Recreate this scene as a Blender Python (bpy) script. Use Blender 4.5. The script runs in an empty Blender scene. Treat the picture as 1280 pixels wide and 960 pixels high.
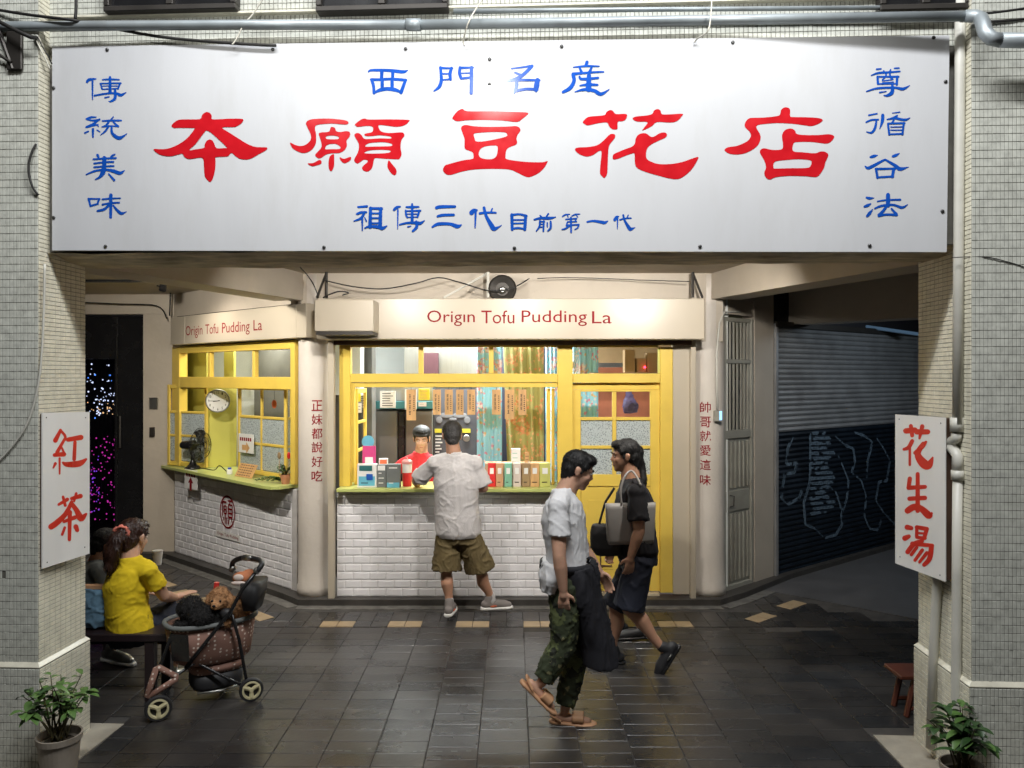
import bpy, math, random
from mathutils import Vector, Matrix, noise
random.seed(7)
R = math.radians
S = bpy.context.scene
COL = S.collection

# ---------------------------------------------------------------- camera
F_PX, CX, HZ, CAMZ = 980.0, 640.0, 470.0, 2.1
cd = bpy.data.cameras.new('camera'); cam = bpy.data.objects.new('camera', cd); COL.objects.link(cam)
cam.location = (0, 0, CAMZ); cam.rotation_euler = (R(90), 0, 0)
cd.sensor_width = 36; cd.lens = 36 * F_PX / 1280; cd.shift_y = -10 / 1280
cd.clip_start = .05; cd.clip_end = 2000
S.camera = cam
# ---------------------------------------------------------------- world (night sky) and exposure
W = bpy.data.worlds.new('World'); S.world = W; W.use_nodes = True
wn = W.node_tree; bg = wn.nodes['Background']
sky = wn.nodes.new('ShaderNodeTexSky'); sky.sky_type = 'NISHITA'; sky.sun_disc = False
sky.sun_elevation = R(4); sky.sun_rotation = R(180)
wn.links.new(sky.outputs[0], bg.inputs[0]); bg.inputs[1].default_value = .004
S.view_settings.view_transform = 'Standard'; S.view_settings.look = 'None'
S.view_settings.exposure = 0; S.view_settings.gamma = 1

def lamp(name, kind, loc, target, power, color, **kw):
    d = bpy.data.lights.new(name, kind); o = bpy.data.objects.new(name, d); COL.objects.link(o)
    o.location = loc; d.energy = power; d.color = color
    v = Vector(target) - Vector(loc); o.rotation_euler = v.to_track_quat('-Z', 'Y').to_euler()
    for k, a in kw.items(): setattr(d, k, a)
    return o
# added key light high before the board, unseen, widened for even lighting, cool white
lamp('street_key_light', 'AREA', (0, 1.9, 6.3), (0, 4.4, 1.6), 320, (.98, .99, 1.0), shape='RECTANGLE', size=4.8, size_y=.25)
# three small floodlights above the board
for x, p, z in ((-1.32, 20, 4.0), (-.19, 30, 3.93), (1.22, 20, 3.98)):
    lamp('flood_light', 'SPOT', (x, 3.24, z), (x, 4.3, 1.6), p, (1, .98, .92), spot_size=R(170), spot_blend=.6, shadow_soft_size=.05)
# arcade ceiling spots behind the front beam, warm white
for x, p, tx in ((-1.15, 128, -1.1), (.15, 112, .1), (1.4, 175, 1.0)):
    lamp('arcade_spot', 'SPOT', (x, 5.0, 2.96), (tx, 7.3, 1.55), p, (1, .95, .88), spot_size=R(118), spot_blend=.7, shadow_soft_size=.05)
lamp('arcade_spot', 'SPOT', (-3.0, 6.1, 2.98), (-3.0, 8.3, 1.3), 190, (1, .94, .84), spot_size=R(130), spot_blend=.7, shadow_soft_size=.05)
# shop ceiling tubes, neutral white
lamp('shop_light', 'AREA', (-.5, 8.5, 2.86), (-.5, 8.5, 0), 185, (.95, 1, .98), shape='RECTANGLE', size=1.6, size_y=.3)
lamp('shop_light', 'AREA', (-3.0, 9.1, 2.75), (-3.0, 9.1, 0), 24, (1, .97, .8), shape='RECTANGLE', size=.7, size_y=.2)
# dim blue-white passage light far right
lamp('passage_light', 'AREA', (5.2, 7.4, 2.85), (4.0, 8.4, .6), 18, (.72, .86, 1.0), shape='RECTANGLE', size=1.0, size_y=.1)

# ---------------------------------------------------------------- geometry helpers
def P(px, py, Y):
    return Vector(((px - CX) / F_PX * Y, Y, CAMZ - (py - HZ) / F_PX * Y))
class Frame:
    """local x along a wall (left to right as seen), y into the wall, z up"""
    def __init__(s, a, b):
        s.o = Vector((a[0], a[1], 0)); d = Vector((b[0] - a[0], b[1] - a[1], 0)); s.L = d.length
        s.x = d.normalized(); s.y = Vector((-s.x.y, s.x.x, 0)); s.ang = math.atan2(s.x.y, s.x.x)
    def __call__(s, p): return s.o + s.x * p[0] + s.y * p[1] + Vector((0, 0, p[2]))
    def hit(s, px, py, off=0):
        r = Vector(((px - CX) / F_PX, 1, -(py - HZ) / F_PX)); c = Vector((0, 0, CAMZ))
        q = s.o + s.y * off; t = (q - c).dot(s.y) / r.dot(s.y); w = c + r * t
        l = w - s.o; return l.dot(s.x), off, w.z
    def u(s, px, off=0): return s.hit(px, HZ, off)[0]
class MB:
    def __init__(s, xf=None): s.v = []; s.f = []; s.xf = xf
    def add(s, vs, fs):
        b = len(s.v)
        s.v += [Vector(s.xf(p)) if s.xf else Vector(p) for p in vs]
        s.f += [tuple(i + b for i in f) for f in fs]
    def box(s, x0, x1, y0, y1, z0, z1):
        s.add([(x0,y0,z0),(x1,y0,z0),(x1,y1,z0),(x0,y1,z0),(x0,y0,z1),(x1,y0,z1),(x1,y1,z1),(x0,y1,z1)],
              [(0,3,2,1),(4,5,6,7),(0,1,5,4),(1,2,6,5),(2,3,7,6),(3,0,4,7)]); return s
    def bbox(s, x0, x1, y0, y1, z0, z1, b=.004):
        """box with chamfered edges"""
        vs = []; fs = []
        X = (x0, x1); Y = (y0, y1); Z = (z0, z1); idx = {}
        for i in (0, 1):
            for j in (0, 1):
                for k in (0, 1):
                    sx, sy, sz = (b if i == 0 else -b), (b if j == 0 else -b), (b if k == 0 else -b)
                    for a in range(3):
                        p = [X[i] + (0 if a == 0 else sx), Y[j] + (0 if a == 1 else sy), Z[k] + (0 if a == 2 else sz)]
                        idx[(i, j, k, a)] = len(vs); vs.append(tuple(p))
        for a in range(3):
            o = [q for q in range(3) if q != a]
            for e in (0, 1):
                cyc = []
                for (m, n) in ((0,0),(1,0),(1,1),(0,1)):
                    t = [0,0,0]; t[a] = e; t[o[0]] = m; t[o[1]] = n; cyc.append(idx[(t[0],t[1],t[2],a)])
                fs.append(tuple(cyc))
            for m in (0, 1):
                for n in (0, 1):
                    t0 = [0,0,0]; t0[o[0]] = m; t0[o[1]] = n; t1 = list(t0); t1[a] = 1
                    fs.append((idx[(*t0, o[0])], idx[(*t1, o[0])], idx[(*t1, o[1])], idx[(*t0, o[1])]))
        for i in (0,1):
            for j in (0,1):
                for k in (0,1): fs.append((idx[(i,j,k,0)], idx[(i,j,k,1)], idx[(i,j,k,2)]))
        s.add(vs, fs); return s
    def prism(s, poly, dvec):
        n = len(poly); d = Vector(dvec)
        s.add([tuple(Vector(p)) for p in poly] + [tuple(Vector(p) + d) for p in poly],
              [tuple(range(n)), tuple(range(2*n-1, n-1, -1))] + [(i, i+n, (i+1)%n+n, (i+1)%n) for i in range(n)]); return s
    def tube(s, pts, r, n=8, closed=False, caps=True):
        pts = [Vector(p) for p in pts]; m = len(pts); rr = r if isinstance(r, (list, tuple)) else [r]*m
        vs = []; fs = []; prev = None
        for i, p in enumerate(pts):
            if closed: t = pts[(i+1)%m] - pts[i-1]
            else: t = pts[min(i+1, m-1)] - pts[max(i-1, 0)]
            t.normalize()
            if prev is None:
                a = Vector((0,0,1)) if abs(t.z) < .9 else Vector((1,0,0)); u = t.cross(a).normalized()
            else: u = (prev - t * prev.dot(t)).normalized()
            prev = u; w = t.cross(u)
            for k in range(n):
                q = 2*math.pi*k/n; vs.append(tuple(p + (u*math.cos(q) + w*math.sin(q))*rr[i]))
        for i in range(m if closed else m-1):
            j = (i+1) % m
            for k in range(n): fs.append((i*n+k, i*n+(k+1)%n, j*n+(k+1)%n, j*n+k))
        if caps and not closed: fs += [tuple(range(n-1,-1,-1)), tuple(range((m-1)*n, m*n))]
        s.add(vs, fs); return s
    def cap(s, p1, r1, p2, r2, n=14):
        """closed round cone"""
        p1 = Vector(p1); p2 = Vector(p2); d = p2 - p1; L = d.length
        if L < 1e-5: return s.ell(p1, (r1, r1, r1))
        t = d / L; pts = []; rs = []
        for k in range(5):
            a = math.pi/2 * (1 - k/4); pts.append(p1 - t * r1 * math.sin(a)); rs.append(max(r1*math.cos(a), 1e-4))
        for k in range(5):
            a = math.pi/2 * k/4; pts.append(p2 + t * r2 * math.sin(a)); rs.append(max(r2*math.cos(a), 1e-4))
        return s.tubex(pts, rs, n)
    def tubex(s, pts, rs, n):
        t = (pts[-1] - pts[0]).normalized(); a = Vector((0,0,1)) if abs(t.z) < .9 else Vector((1,0,0))
        u = t.cross(a).normalized(); w = t.cross(u); vs = []; fs = []
        for p, r in zip(pts, rs):
            for k in range(n):
                q = 2*math.pi*k/n; vs.append(tuple(p + (u*math.cos(q) + w*math.sin(q))*r))
        m = len(pts)
        for i in range(m-1):
            for k in range(n): fs.append((i*n+k, i*n+(k+1)%n, (i+1)*n+(k+1)%n, (i+1)*n+k))
        fs += [tuple(range(n-1,-1,-1)), tuple(range((m-1)*n, m*n))]
        s.add(vs, fs); return s
    def limb(s, *pr, n=14):
        for (p, r), (q, t) in zip(pr, pr[1:]): s.cap(p, r, q, t, n)
        return s
    def ell(s, c, r, ax=None, nu=16, nv=10):
        c = Vector(c); ax = ax or (Vector((1,0,0)), Vector((0,1,0)), Vector((0,0,1)))
        vs = [tuple(c - ax[2]*r[2])]; fs = []
        for i in range(1, nv):
            a = math.pi*i/nv - math.pi/2
            for k in range(nu):
                q = 2*math.pi*k/nu
                vs.append(tuple(c + ax[0]*r[0]*math.cos(a)*math.cos(q) + ax[1]*r[1]*math.cos(a)*math.sin(q) + ax[2]*r[2]*math.sin(a)))
        vs.append(tuple(c + ax[2]*r[2])); T = len(vs)-1
        for k in range(nu):
            fs.append((0, 1+(k+1)%nu, 1+k)); b = 1+(nv-2)*nu; fs.append((T, b+k, b+(k+1)%nu))
        for i in range(nv-2):
            for k in range(nu):
                a = 1+i*nu; b = a+nu; fs.append((a+k, a+(k+1)%nu, b+(k+1)%nu, b+k))
        s.add(vs, fs); return s
    def loft(s, secs, n=20, pw=1.0):
        """secs: (centre, axis1, r1, axis2, r2); closed"""
        vs = []; fs = []
        for c, a1, r1, a2, r2 in secs:
            for k in range(n):
                q = 2*math.pi*k/n; cs, sn = math.cos(q), math.sin(q)
                cs = math.copysign(abs(cs)**pw, cs); sn = math.copysign(abs(sn)**pw, sn)
                vs.append(tuple(Vector(c) + Vector(a1)*r1*cs + Vector(a2)*r2*sn))
        m = len(secs)
        for i in range(m-1):
            for k in range(n): fs.append((i*n+k, i*n+(k+1)%n, (i+1)*n+(k+1)%n, (i+1)*n+k))
        fs += [tuple(range(n-1,-1,-1)), tuple(range((m-1)*n, m*n))]
        s.add(vs, fs); return s
    def lathe(s, c, prof, n=24, ax=None, caps=True):
        c = Vector(c); ax = ax or (Vector((1,0,0)), Vector((0,1,0)), Vector((0,0,1)))
        vs = []; fs = []
        for r, z in prof:
            for k in range(n):
                q = 2*math.pi*k/n; vs.append(tuple(c + ax[0]*r*math.cos(q) + ax[1]*r*math.sin(q) + ax[2]*z))
        for i in range(len(prof)-1):
            for k in range(n): fs.append((i*n+k, i*n+(k+1)%n, (i+1)*n+(k+1)%n, (i+1)*n+k))
        if caps: fs += [tuple(range(n-1,-1,-1)), tuple(range((len(prof)-1)*n, len(prof)*n))]
        s.add(vs, fs); return s
    def merge(s, o):
        b = len(s.v); s.v += o.v; s.f += [tuple(i+b for i in f) for f in o.f]; return s
    def build(s, name, mat, parent=None, smooth=False, fix=True, **kw):
        me = bpy.data.meshes.new(name)
        if parent is None:
            xs = [v.x for v in s.v]; ys = [v.y for v in s.v]; zs = [v.z for v in s.v]
            o0 = Vector(((min(xs)+max(xs))/2, (min(ys)+max(ys))/2, min(zs)))
        else: o0 = WL[parent.name]
        me.from_pydata([tuple(v - o0) for v in s.v], [], s.f)
        if fix:
            import bmesh
            bm = bmesh.new(); bm.from_mesh(me); bmesh.ops.recalc_face_normals(bm, faces=bm.faces); bm.to_mesh(me); bm.free()
        return link(name, me, mat, parent, o0, smooth, **kw)
WL = {}
def link(name, me, mat, parent, o0, smooth=False, label=None, cat=None, group=None, kind=None):
    me.materials.clear(); me.materials.append(mat)
    if smooth: me.shade_smooth() if hasattr(me, 'shade_smooth') else None
    ob = bpy.data.objects.new(name, me); COL.objects.link(ob)
    if parent is None: ob.location = o0
    else: ob.parent = parent
    WL[ob.name] = Vector(o0)
    tag(ob, label, cat, group, kind); return ob
def tag(o, label=None, cat=None, group=None, kind=None):
    if label: o['label'] = label
    if cat: o['category'] = cat
    if group: o['group'] = group
    if kind: o['kind'] = kind
    return o
def thing(name, label, cat, loc, group=None, kind=None):
    o = bpy.data.objects.new(name, None); COL.objects.link(o); o.location = loc; o.empty_display_size = .1
    WL[o.name] = Vector(loc); return tag(o, label, cat, group, kind)
def wpos(o):
    return WL[o.name]
def share(name, me, parent, loc, rotz=0):
    """a piece that shares mesh data, as child at world place loc"""
    o = bpy.data.objects.new(name, me); COL.objects.link(o); o.parent = parent
    o.location = Vector(loc) - WL[parent.name]; o.rotation_euler = (0, 0, rotz); return o
def remesh(mb, voxel, it=4, disp=None):
    me = bpy.data.meshes.new('tmp'); me.from_pydata([tuple(v) for v in mb.v], [], mb.f)
    import bmesh
    bm = bmesh.new(); bm.from_mesh(me); bmesh.ops.recalc_face_normals(bm, faces=bm.faces); bm.to_mesh(me); bm.free()
    o = bpy.data.objects.new('tmp', me); COL.objects.link(o)
    m = o.modifiers.new('r', 'REMESH'); m.mode = 'VOXEL'; m.voxel_size = voxel
    if it:
        q = o.modifiers.new('s', 'SMOOTH'); q.iterations = it; q.factor = .5
    dg = bpy.context.evaluated_depsgraph_get()
    out = bpy.data.meshes.new_from_object(o.evaluated_get(dg))
    bpy.data.objects.remove(o); bpy.data.meshes.remove(me)
    if disp:
        ns = [v.normal.copy() for v in out.vertices]
        for v, n in zip(out.vertices, ns): v.co += n * disp(v.co, n)
    return out
def blob(name, mb, mat, parent, voxel=.007, it=4, disp=None, **kw):
    me = remesh(mb, voxel, it, disp); o0 = WL[parent.name]
    me.transform(Matrix.Translation(-o0)); me.shade_smooth()
    return link(name, me, mat, parent, o0, False, **kw)

def strands(name, src, m, parent, n, L, flow, w=.0016, out=.3, curl=0, seed=1, keep=None):
    """many thin tapering locks growing from a surface"""
    rnd = random.Random(seed); mb = MB(); vs = src.data.vertices; o0 = WL[parent.name]; N_ = len(vs)
    for i in range(n):
        v = vs[rnd.randrange(N_)]; nn = v.normal.copy(); p = v.co + o0
        if keep and not keep(p): continue
        fl = Vector(flow) if flow else Vector((rnd.uniform(-1,1), rnd.uniform(-1,1), rnd.uniform(-1,1)))
        fl = fl + Vector((rnd.uniform(-.3,.3), rnd.uniform(-.3,.3), rnd.uniform(-.3,.3)))
        t = fl - nn*fl.dot(nn)
        if t.length < .05: continue
        d = (t.normalized() + nn*out*rnd.uniform(.3,1.2)).normalized(); s_ = d.cross(nn).normalized()*w; l = L*rnd.uniform(.6,1.2)
        a = p - nn*.002; b = p + d*l*.5 + nn*curl*l; c = p + d*l - nn*.25*l*(1 if out < .6 else 0)
        mb.add([a-s_, a+s_, b-s_*.9, b+s_*.9, c], [(0,1,3,2),(2,3,4)])
    return mb.build(name, m, parent, fix=False, kind='stuff')

# ---------------------------------------------------------------- materials
def newmat(name):
    m = bpy.data.materials.new(name); m.use_nodes = True
    return m, m.node_tree, m.node_tree.nodes['Principled BSDF']
def N(t, kind, **kw):
    n = t.nodes.new(kind)
    for k, v in kw.items(): setattr(n, k, v)
    return n
def mat(name, col, rough=.5, var=.12, scale=6, bump=0, bscale=60, metal=0, dirt=0, dirtcol=(.05,.04,.03), spec=.5, coat=0, stretch=None, trans=0, sub=0, fold=0, fscale=7):
    m, t, b = newmat(name)
    b.inputs['Roughness'].default_value = rough; b.inputs['Metallic'].default_value = metal
    b.inputs['Specular IOR Level'].default_value = spec; b.inputs['Coat Weight'].default_value = coat
    if sub: b.inputs['Subsurface Weight'].default_value = sub; b.inputs['Subsurface Scale'].default_value = .01
    tc = N(t, 'ShaderNodeNewGeometry'); mp = N(t, 'ShaderNodeMapping'); t.links.new(tc.outputs['Position'], mp.inputs[0])
    if stretch: mp.inputs['Scale'].default_value = stretch
    nz = N(t, 'ShaderNodeTexNoise'); nz.inputs['Scale'].default_value = scale; nz.inputs['Detail'].default_value = 6
    t.links.new(mp.outputs[0], nz.inputs[0])
    rp = N(t, 'ShaderNodeMapRange'); rp.inputs[1].default_value = .3; rp.inputs[2].default_value = .7
    rp.inputs[3].default_value = 1 - var; rp.inputs[4].default_value = 1 + var; t.links.new(nz.outputs[0], rp.inputs[0])
    mx = N(t, 'ShaderNodeMix', data_type='RGBA', blend_type='MULTIPLY'); mx.inputs[0].default_value = 1
    mx.inputs[6].default_value = (*col, 1); t.links.new(rp.outputs[0], mx.inputs[7]); out = mx.outputs[2]
    if dirt:
        n2 = N(t, 'ShaderNodeTexNoise'); n2.inputs['Scale'].default_value = 2.3; n2.inputs['Detail'].default_value = 9; n2.inputs['Roughness'].default_value = .7
        t.links.new(mp.outputs[0], n2.inputs[0])
        r2 = N(t, 'ShaderNodeMapRange'); r2.inputs[1].default_value = .5; r2.inputs[2].default_value = .75; r2.inputs[4].default_value = dirt
        t.links.new(n2.outputs[0], r2.inputs[0])
        m2 = N(t, 'ShaderNodeMix', data_type='RGBA'); t.links.new(r2.outputs[0], m2.inputs[0]); t.links.new(out, m2.inputs[6]); m2.inputs[7].default_value = (*dirtcol, 1); out = m2.outputs[2]
    t.links.new(out, b.inputs['Base Color'])
    rr = N(t, 'ShaderNodeMapRange'); rr.inputs[3].default_value = max(rough-.08, .02); rr.inputs[4].default_value = min(rough+.1, 1)
    t.links.new(nz.outputs[0], rr.inputs[0]); t.links.new(rr.outputs[0], b.inputs['Roughness'])
    if bump:
        n3 = N(t, 'ShaderNodeTexNoise'); n3.inputs['Scale'].default_value = bscale; n3.inputs['Detail'].default_value = 4
        t.links.new(mp.outputs[0], n3.inputs[0])
        bp = N(t, 'ShaderNodeBump'); bp.inputs['Strength'].default_value = min(bump, 1); bp.inputs['Distance'].default_value = .004 if bump <= 1 else .004*bump
        t.links.new(n3.outputs[0], bp.inputs['Height']); t.links.new(bp.outputs[0], b.inputs['Normal'])
    if fold:
        mq = N(t, 'ShaderNodeMapping'); mq.inputs['Scale'].default_value = (1,1,.55); mq.inputs['Rotation'].default_value = (.3,.5,.2); t.links.new(tc.outputs[0], mq.inputs[0])
        n4 = N(t, 'ShaderNodeTexNoise'); n4.noise_type = 'RIDGED_MULTIFRACTAL'; n4.inputs['Scale'].default_value = fscale; n4.inputs['Detail'].default_value = 2; n4.inputs['Distortion'].default_value = .8; t.links.new(mq.outputs[0], n4.inputs[0])
        b4 = N(t, 'ShaderNodeBump'); b4.inputs['Strength'].default_value = .8; b4.inputs['Distance'].default_value = fold; t.links.new(n4.outputs[0], b4.inputs['Height'])
        if bump: t.links.new(bp.outputs[0], b4.inputs['Normal'])
        t.links.new(b4.outputs[0], b.inputs['Normal'])
    return m
def emit(name, col, s):
    m, t, b = newmat(name); b.inputs['Base Color'].default_value = (*col, 1)
    b.inputs['Emission Color'].default_value = (*col, 1); b.inputs['Emission Strength'].default_value = s; return m
def glassmat(name, tint=(1,1,1), rough=.02, haze=0., hazecol=(.6,.65,.65), pattern=0):
    m, t, b = newmat(name); out = t.nodes['Material Output']
    tr = N(t, 'ShaderNodeBsdfTransparent'); tr.inputs[0].default_value = (*tint, 1)
    gl = N(t, 'ShaderNodeBsdfGlossy'); gl.inputs['Roughness'].default_value = rough
    fr = N(t, 'ShaderNodeFresnel'); mx = N(t, 'ShaderNodeMixShader')
    ge = N(t, 'ShaderNodeNewGeometry'); fm_ = N(t, 'ShaderNodeMath', operation='SUBTRACT'); fm_.inputs[0].default_value = 1; t.links.new(ge.outputs['Backfacing'], fm_.inputs[1]); fx = N(t, 'ShaderNodeMath', operation='MULTIPLY'); t.links.new(fr.outputs[0], fx.inputs[0]); t.links.new(fm_.outputs[0], fx.inputs[1])
    t.links.new(fx.outputs[0], mx.inputs[0]); t.links.new(tr.outputs[0], mx.inputs[1]); t.links.new(gl.outputs[0], mx.inputs[2])
    last = mx.outputs[0]
    if haze:
        b.inputs['Base Color'].default_value = (*hazecol, 1); b.inputs['Roughness'].default_value = .35
        m2 = N(t, 'ShaderNodeMixShader'); m2.inputs[0].default_value = haze
        t.links.new(last, m2.inputs[1]); t.links.new(b.outputs[0], m2.inputs[2]); last = m2.outputs[0]
        if pattern:
            tc = N(t, 'ShaderNodeTexCoord'); vo = N(t, 'ShaderNodeTexVoronoi'); vo.inputs['Scale'].default_value = pattern
            t.links.new(tc.outputs['Object'], vo.inputs[0])
            cr = N(t, 'ShaderNodeMapRange'); cr.inputs[1].default_value = .15; cr.inputs[2].default_value = .5; cr.inputs[3].default_value = haze*.75; cr.inputs[4].default_value = min(haze*1.25, 1)
            t.links.new(vo.outputs['Distance'], cr.inputs[0]); t.links.new(cr.outputs[0], m2.inputs[0])
            mm = N(t, 'ShaderNodeMix', data_type='RGBA'); mm.inputs[6].default_value = (.25,.3,.32,1); mm.inputs[7].default_value = (*hazecol, 1)
            c2 = N(t, 'ShaderNodeMapRange'); c2.inputs[1].default_value = .2; c2.inputs[2].default_value = .45; t.links.new(vo.outputs['Distance'], c2.inputs[0])
            t.links.new(c2.outputs[0], mm.inputs[0]); t.links.new(mm.outputs[2], b.inputs['Base Color'])
            bp = N(t, 'ShaderNodeBump'); bp.inputs['Strength'].default_value = .6; bp.inputs['Distance'].default_value = .003
            t.links.new(vo.outputs['Distance'], bp.inputs['Height']); t.links.new(bp.outputs[0], gl.inputs['Normal']); t.links.new(bp.outputs[0], b.inputs['Normal'])
    t.links.new(last, out.inputs[0]); return m
def patmat(name, base, flowers, scale, rough=.8):
    """printed fabric: scattered blossom rosettes over a ground colour"""
    m, t, b = newmat(name); b.inputs['Roughness'].default_value = rough
    tc = N(t, 'ShaderNodeTexCoord'); last = None
    nz = N(t, 'ShaderNodeTexNoise'); nz.inputs['Scale'].default_value = 30; t.links.new(tc.outputs['Object'], nz.inputs[0])
    ad = N(t, 'ShaderNodeMix', data_type='VECTOR'); ad.inputs[0].default_value = .035
    t.links.new(tc.outputs['Object'], ad.inputs[4]); t.links.new(nz.outputs['Color'], ad.inputs[5])
    cur = None
    for i, (c, sc, th) in enumerate(flowers):
        vo = N(t, 'ShaderNodeTexVoronoi'); vo.inputs['Scale'].default_value = sc*scale; vo.inputs['Randomness'].default_value = .8
        mp = N(t, 'ShaderNodeMapping'); mp.inputs['Location'].default_value = (i*3.1 if i > 2 else 0, 0, 0)
        t.links.new(ad.outputs[1], mp.inputs[0]); t.links.new(mp.outputs[0], vo.inputs[0])
        n2 = N(t, 'ShaderNodeTexNoise'); n2.inputs['Scale'].default_value = sc*scale*5; t.links.new(mp.outputs[0], n2.inputs[0])
        a = N(t, 'ShaderNodeMath', operation='MULTIPLY_ADD'); a.inputs[1].default_value = .5; t.links.new(n2.outputs[0], a.inputs[0]); t.links.new(vo.outputs['Distance'], a.inputs[2])
        lt = N(t, 'ShaderNodeMath', operation='LESS_THAN'); lt.inputs[1].default_value = th + .25; t.links.new(a.outputs[0], lt.inputs[0])
        mx = N(t, 'ShaderNodeMix', data_type='RGBA'); t.links.new(lt.outputs[0], mx.inputs[0])
        if cur is None: mx.inputs[6].default_value = (*base, 1)
        else: t.links.new(cur, mx.inputs[6])
        mx.inputs[7].default_value = (*c, 1); cur = mx.outputs[2]
    t.links.new(cur, b.inputs['Base Color']); return m

def floral(name, base, c1, c2, c3, sc, th):
    """printed cotton: clusters of small petals over a ground colour"""
    m, t, b = newmat(name); b.inputs['Roughness'].default_value = .85
    tc = N(t, 'ShaderNodeNewGeometry'); P_ = tc.outputs['Position']
    nz = N(t, 'ShaderNodeTexNoise'); nz.inputs['Scale'].default_value = 22; nz.inputs['Detail'].default_value = 3; t.links.new(P_, nz.inputs[0])
    vo = N(t, 'ShaderNodeTexVoronoi'); vo.inputs['Scale'].default_value = sc; vo.inputs['Randomness'].default_value = .55; t.links.new(P_, vo.inputs[0])
    a = N(t, 'ShaderNodeMath', operation='MULTIPLY_ADD'); a.inputs[1].default_value = .55; t.links.new(nz.outputs[0], a.inputs[0]); t.links.new(vo.outputs['Distance'], a.inputs[2])
    msk = N(t, 'ShaderNodeMapRange'); msk.inputs[1].default_value = th+.33; msk.inputs[2].default_value = th+.22; t.links.new(a.outputs[0], msk.inputs[0])
    fv = N(t, 'ShaderNodeTexVoronoi'); fv.inputs['Scale'].default_value = 42; t.links.new(P_, fv.inputs[0])
    se = N(t, 'ShaderNodeSeparateColor'); t.links.new(fv.outputs['Color'], se.inputs[0])
    cr = N(t, 'ShaderNodeValToRGB'); cr.color_ramp.interpolation = 'CONSTANT'; e = cr.color_ramp.elements
    e[0].position = 0; e[0].color = (*base, 1); e[1].position = .22; e[1].color = (*c1, 1)
    for p, c in ((.52, c2), (.86, c3)): x = e.new(p); x.color = (*c, 1)
    t.links.new(se.outputs[0], cr.inputs[0])
    lt = N(t, 'ShaderNodeMath', operation='LESS_THAN'); lt.inputs[1].default_value = .13; t.links.new(se.outputs[1], lt.inputs[0])
    mxm = N(t, 'ShaderNodeMath', operation='MAXIMUM'); t.links.new(msk.outputs[0], mxm.inputs[0]); t.links.new(lt.outputs[0], mxm.inputs[1])
    mx = N(t, 'ShaderNodeMix', data_type='RGBA'); t.links.new(mxm.outputs[0], mx.inputs[0]); mx.inputs[6].default_value = (*base, 1); t.links.new(cr.outputs[0], mx.inputs[7])
    t.links.new(mx.outputs[2], b.inputs['Base Color']); return m
def dotmat(name, base, dot):
    m, t, b = newmat(name); b.inputs['Roughness'].default_value = .75
    tc = N(t, 'ShaderNodeNewGeometry'); vo = N(t, 'ShaderNodeTexVoronoi'); vo.inputs['Scale'].default_value = 36; vo.inputs['Randomness'].default_value = .25
    t.links.new(tc.outputs['Position'], vo.inputs[0]); lt = N(t, 'ShaderNodeMath', operation='LESS_THAN'); lt.inputs[1].default_value = .27; t.links.new(vo.outputs['Distance'], lt.inputs[0])
    mx = N(t, 'ShaderNodeMix', data_type='RGBA'); t.links.new(lt.outputs[0], mx.inputs[0]); mx.inputs[6].default_value = (*base, 1); mx.inputs[7].default_value = (*dot, 1)
    t.links.new(mx.outputs[2], b.inputs['Base Color']); return m

M = {}
M['tile_front'] = mat('glazed_mosaic', (.60,.61,.55), .28, .14, 25, dirt=.25, dirtcol=(.2,.18,.13))
M['tile_side'] = mat('cream_mosaic', (.76,.73,.60), .35, .1, 20, dirt=.25, dirtcol=(.25,.22,.16))
M['grout'] = mat('grout', (.15,.145,.125), .9, .2, 12, dirt=.3)
M['sign_white'] = mat('painted_sheet', (.59,.60,.62), .11, .03, 1.5, bump=.8, bscale=3, dirt=.16, dirtcol=(.38,.36,.30), stretch=(2,2,.5), coat=.6)
M['sign_red'] = mat('red_paint', (.52,.008,.015), .22, .1, 14)
M['sign_blue'] = mat('blue_paint', (.006,.075,.42), .22, .15, 14)
M['screw'] = mat('screw_metal', (.08,.08,.08), .4, metal=.8)
M['cream'] = mat('cream_render', (.50,.44,.36), .55, .06, 3, bump=.5, bscale=18, dirt=.25, dirtcol=(.34,.29,.22))
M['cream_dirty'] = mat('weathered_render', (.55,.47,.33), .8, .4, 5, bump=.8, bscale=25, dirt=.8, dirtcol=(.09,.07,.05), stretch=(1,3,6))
M['fascia'] = mat('fascia_sheet', (.50,.44,.345), .32, .04, 2, bump=.15, bscale=3)
M['letter_red'] = mat('letter_red', (.24,.006,.012), .6, spec=.2)
M['ceiling'] = mat('ceiling_paint', (.42,.36,.27), .8, .12, 2, bump=.4, bscale=20, dirt=.35, dirtcol=(.2,.16,.1))
M['yellow'] = mat('yellow_paint', (.78,.56,.10), .34, .05, 4, bump=.2, bscale=25, dirt=.25, dirtcol=(.48,.30,.09))
M['yellowgreen'] = mat('yellow_green_board', (.60,.56,.12), .5, .05, 4)
M['countertop'] = mat('lime_counter', (.50,.55,.18), .3, .06, 5)
M['wtile'] = mat('white_tile', (.86,.85,.87), .24, .04, 8)
M['wgrout'] = mat('tile_grout', (.52,.50,.49), .9, .15, 10)
M['ftile'] = mat('floor_tile', (.032,.030,.029), .27, .35, 3, bump=.35, bscale=35, dirt=.35, dirtcol=(.075,.068,.062))
M['ftile2'] = mat('floor_tile_brown', (.036,.033,.031), .29, .35, 3, bump=.35, bscale=35, dirt=.35, dirtcol=(.085,.075,.065))
M['ftile3'] = mat('floor_tile_slate', (.029,.029,.030), .25, .35, 3, bump=.35, bscale=35, dirt=.35, dirtcol=(.07,.068,.065))
M['beige'] = mat('beige_tile', (.40,.30,.18), .4, .12, 10, dirt=.2)
M['fgrout'] = mat('floor_grout', (.060,.056,.052), .9, .3, 9)
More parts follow.
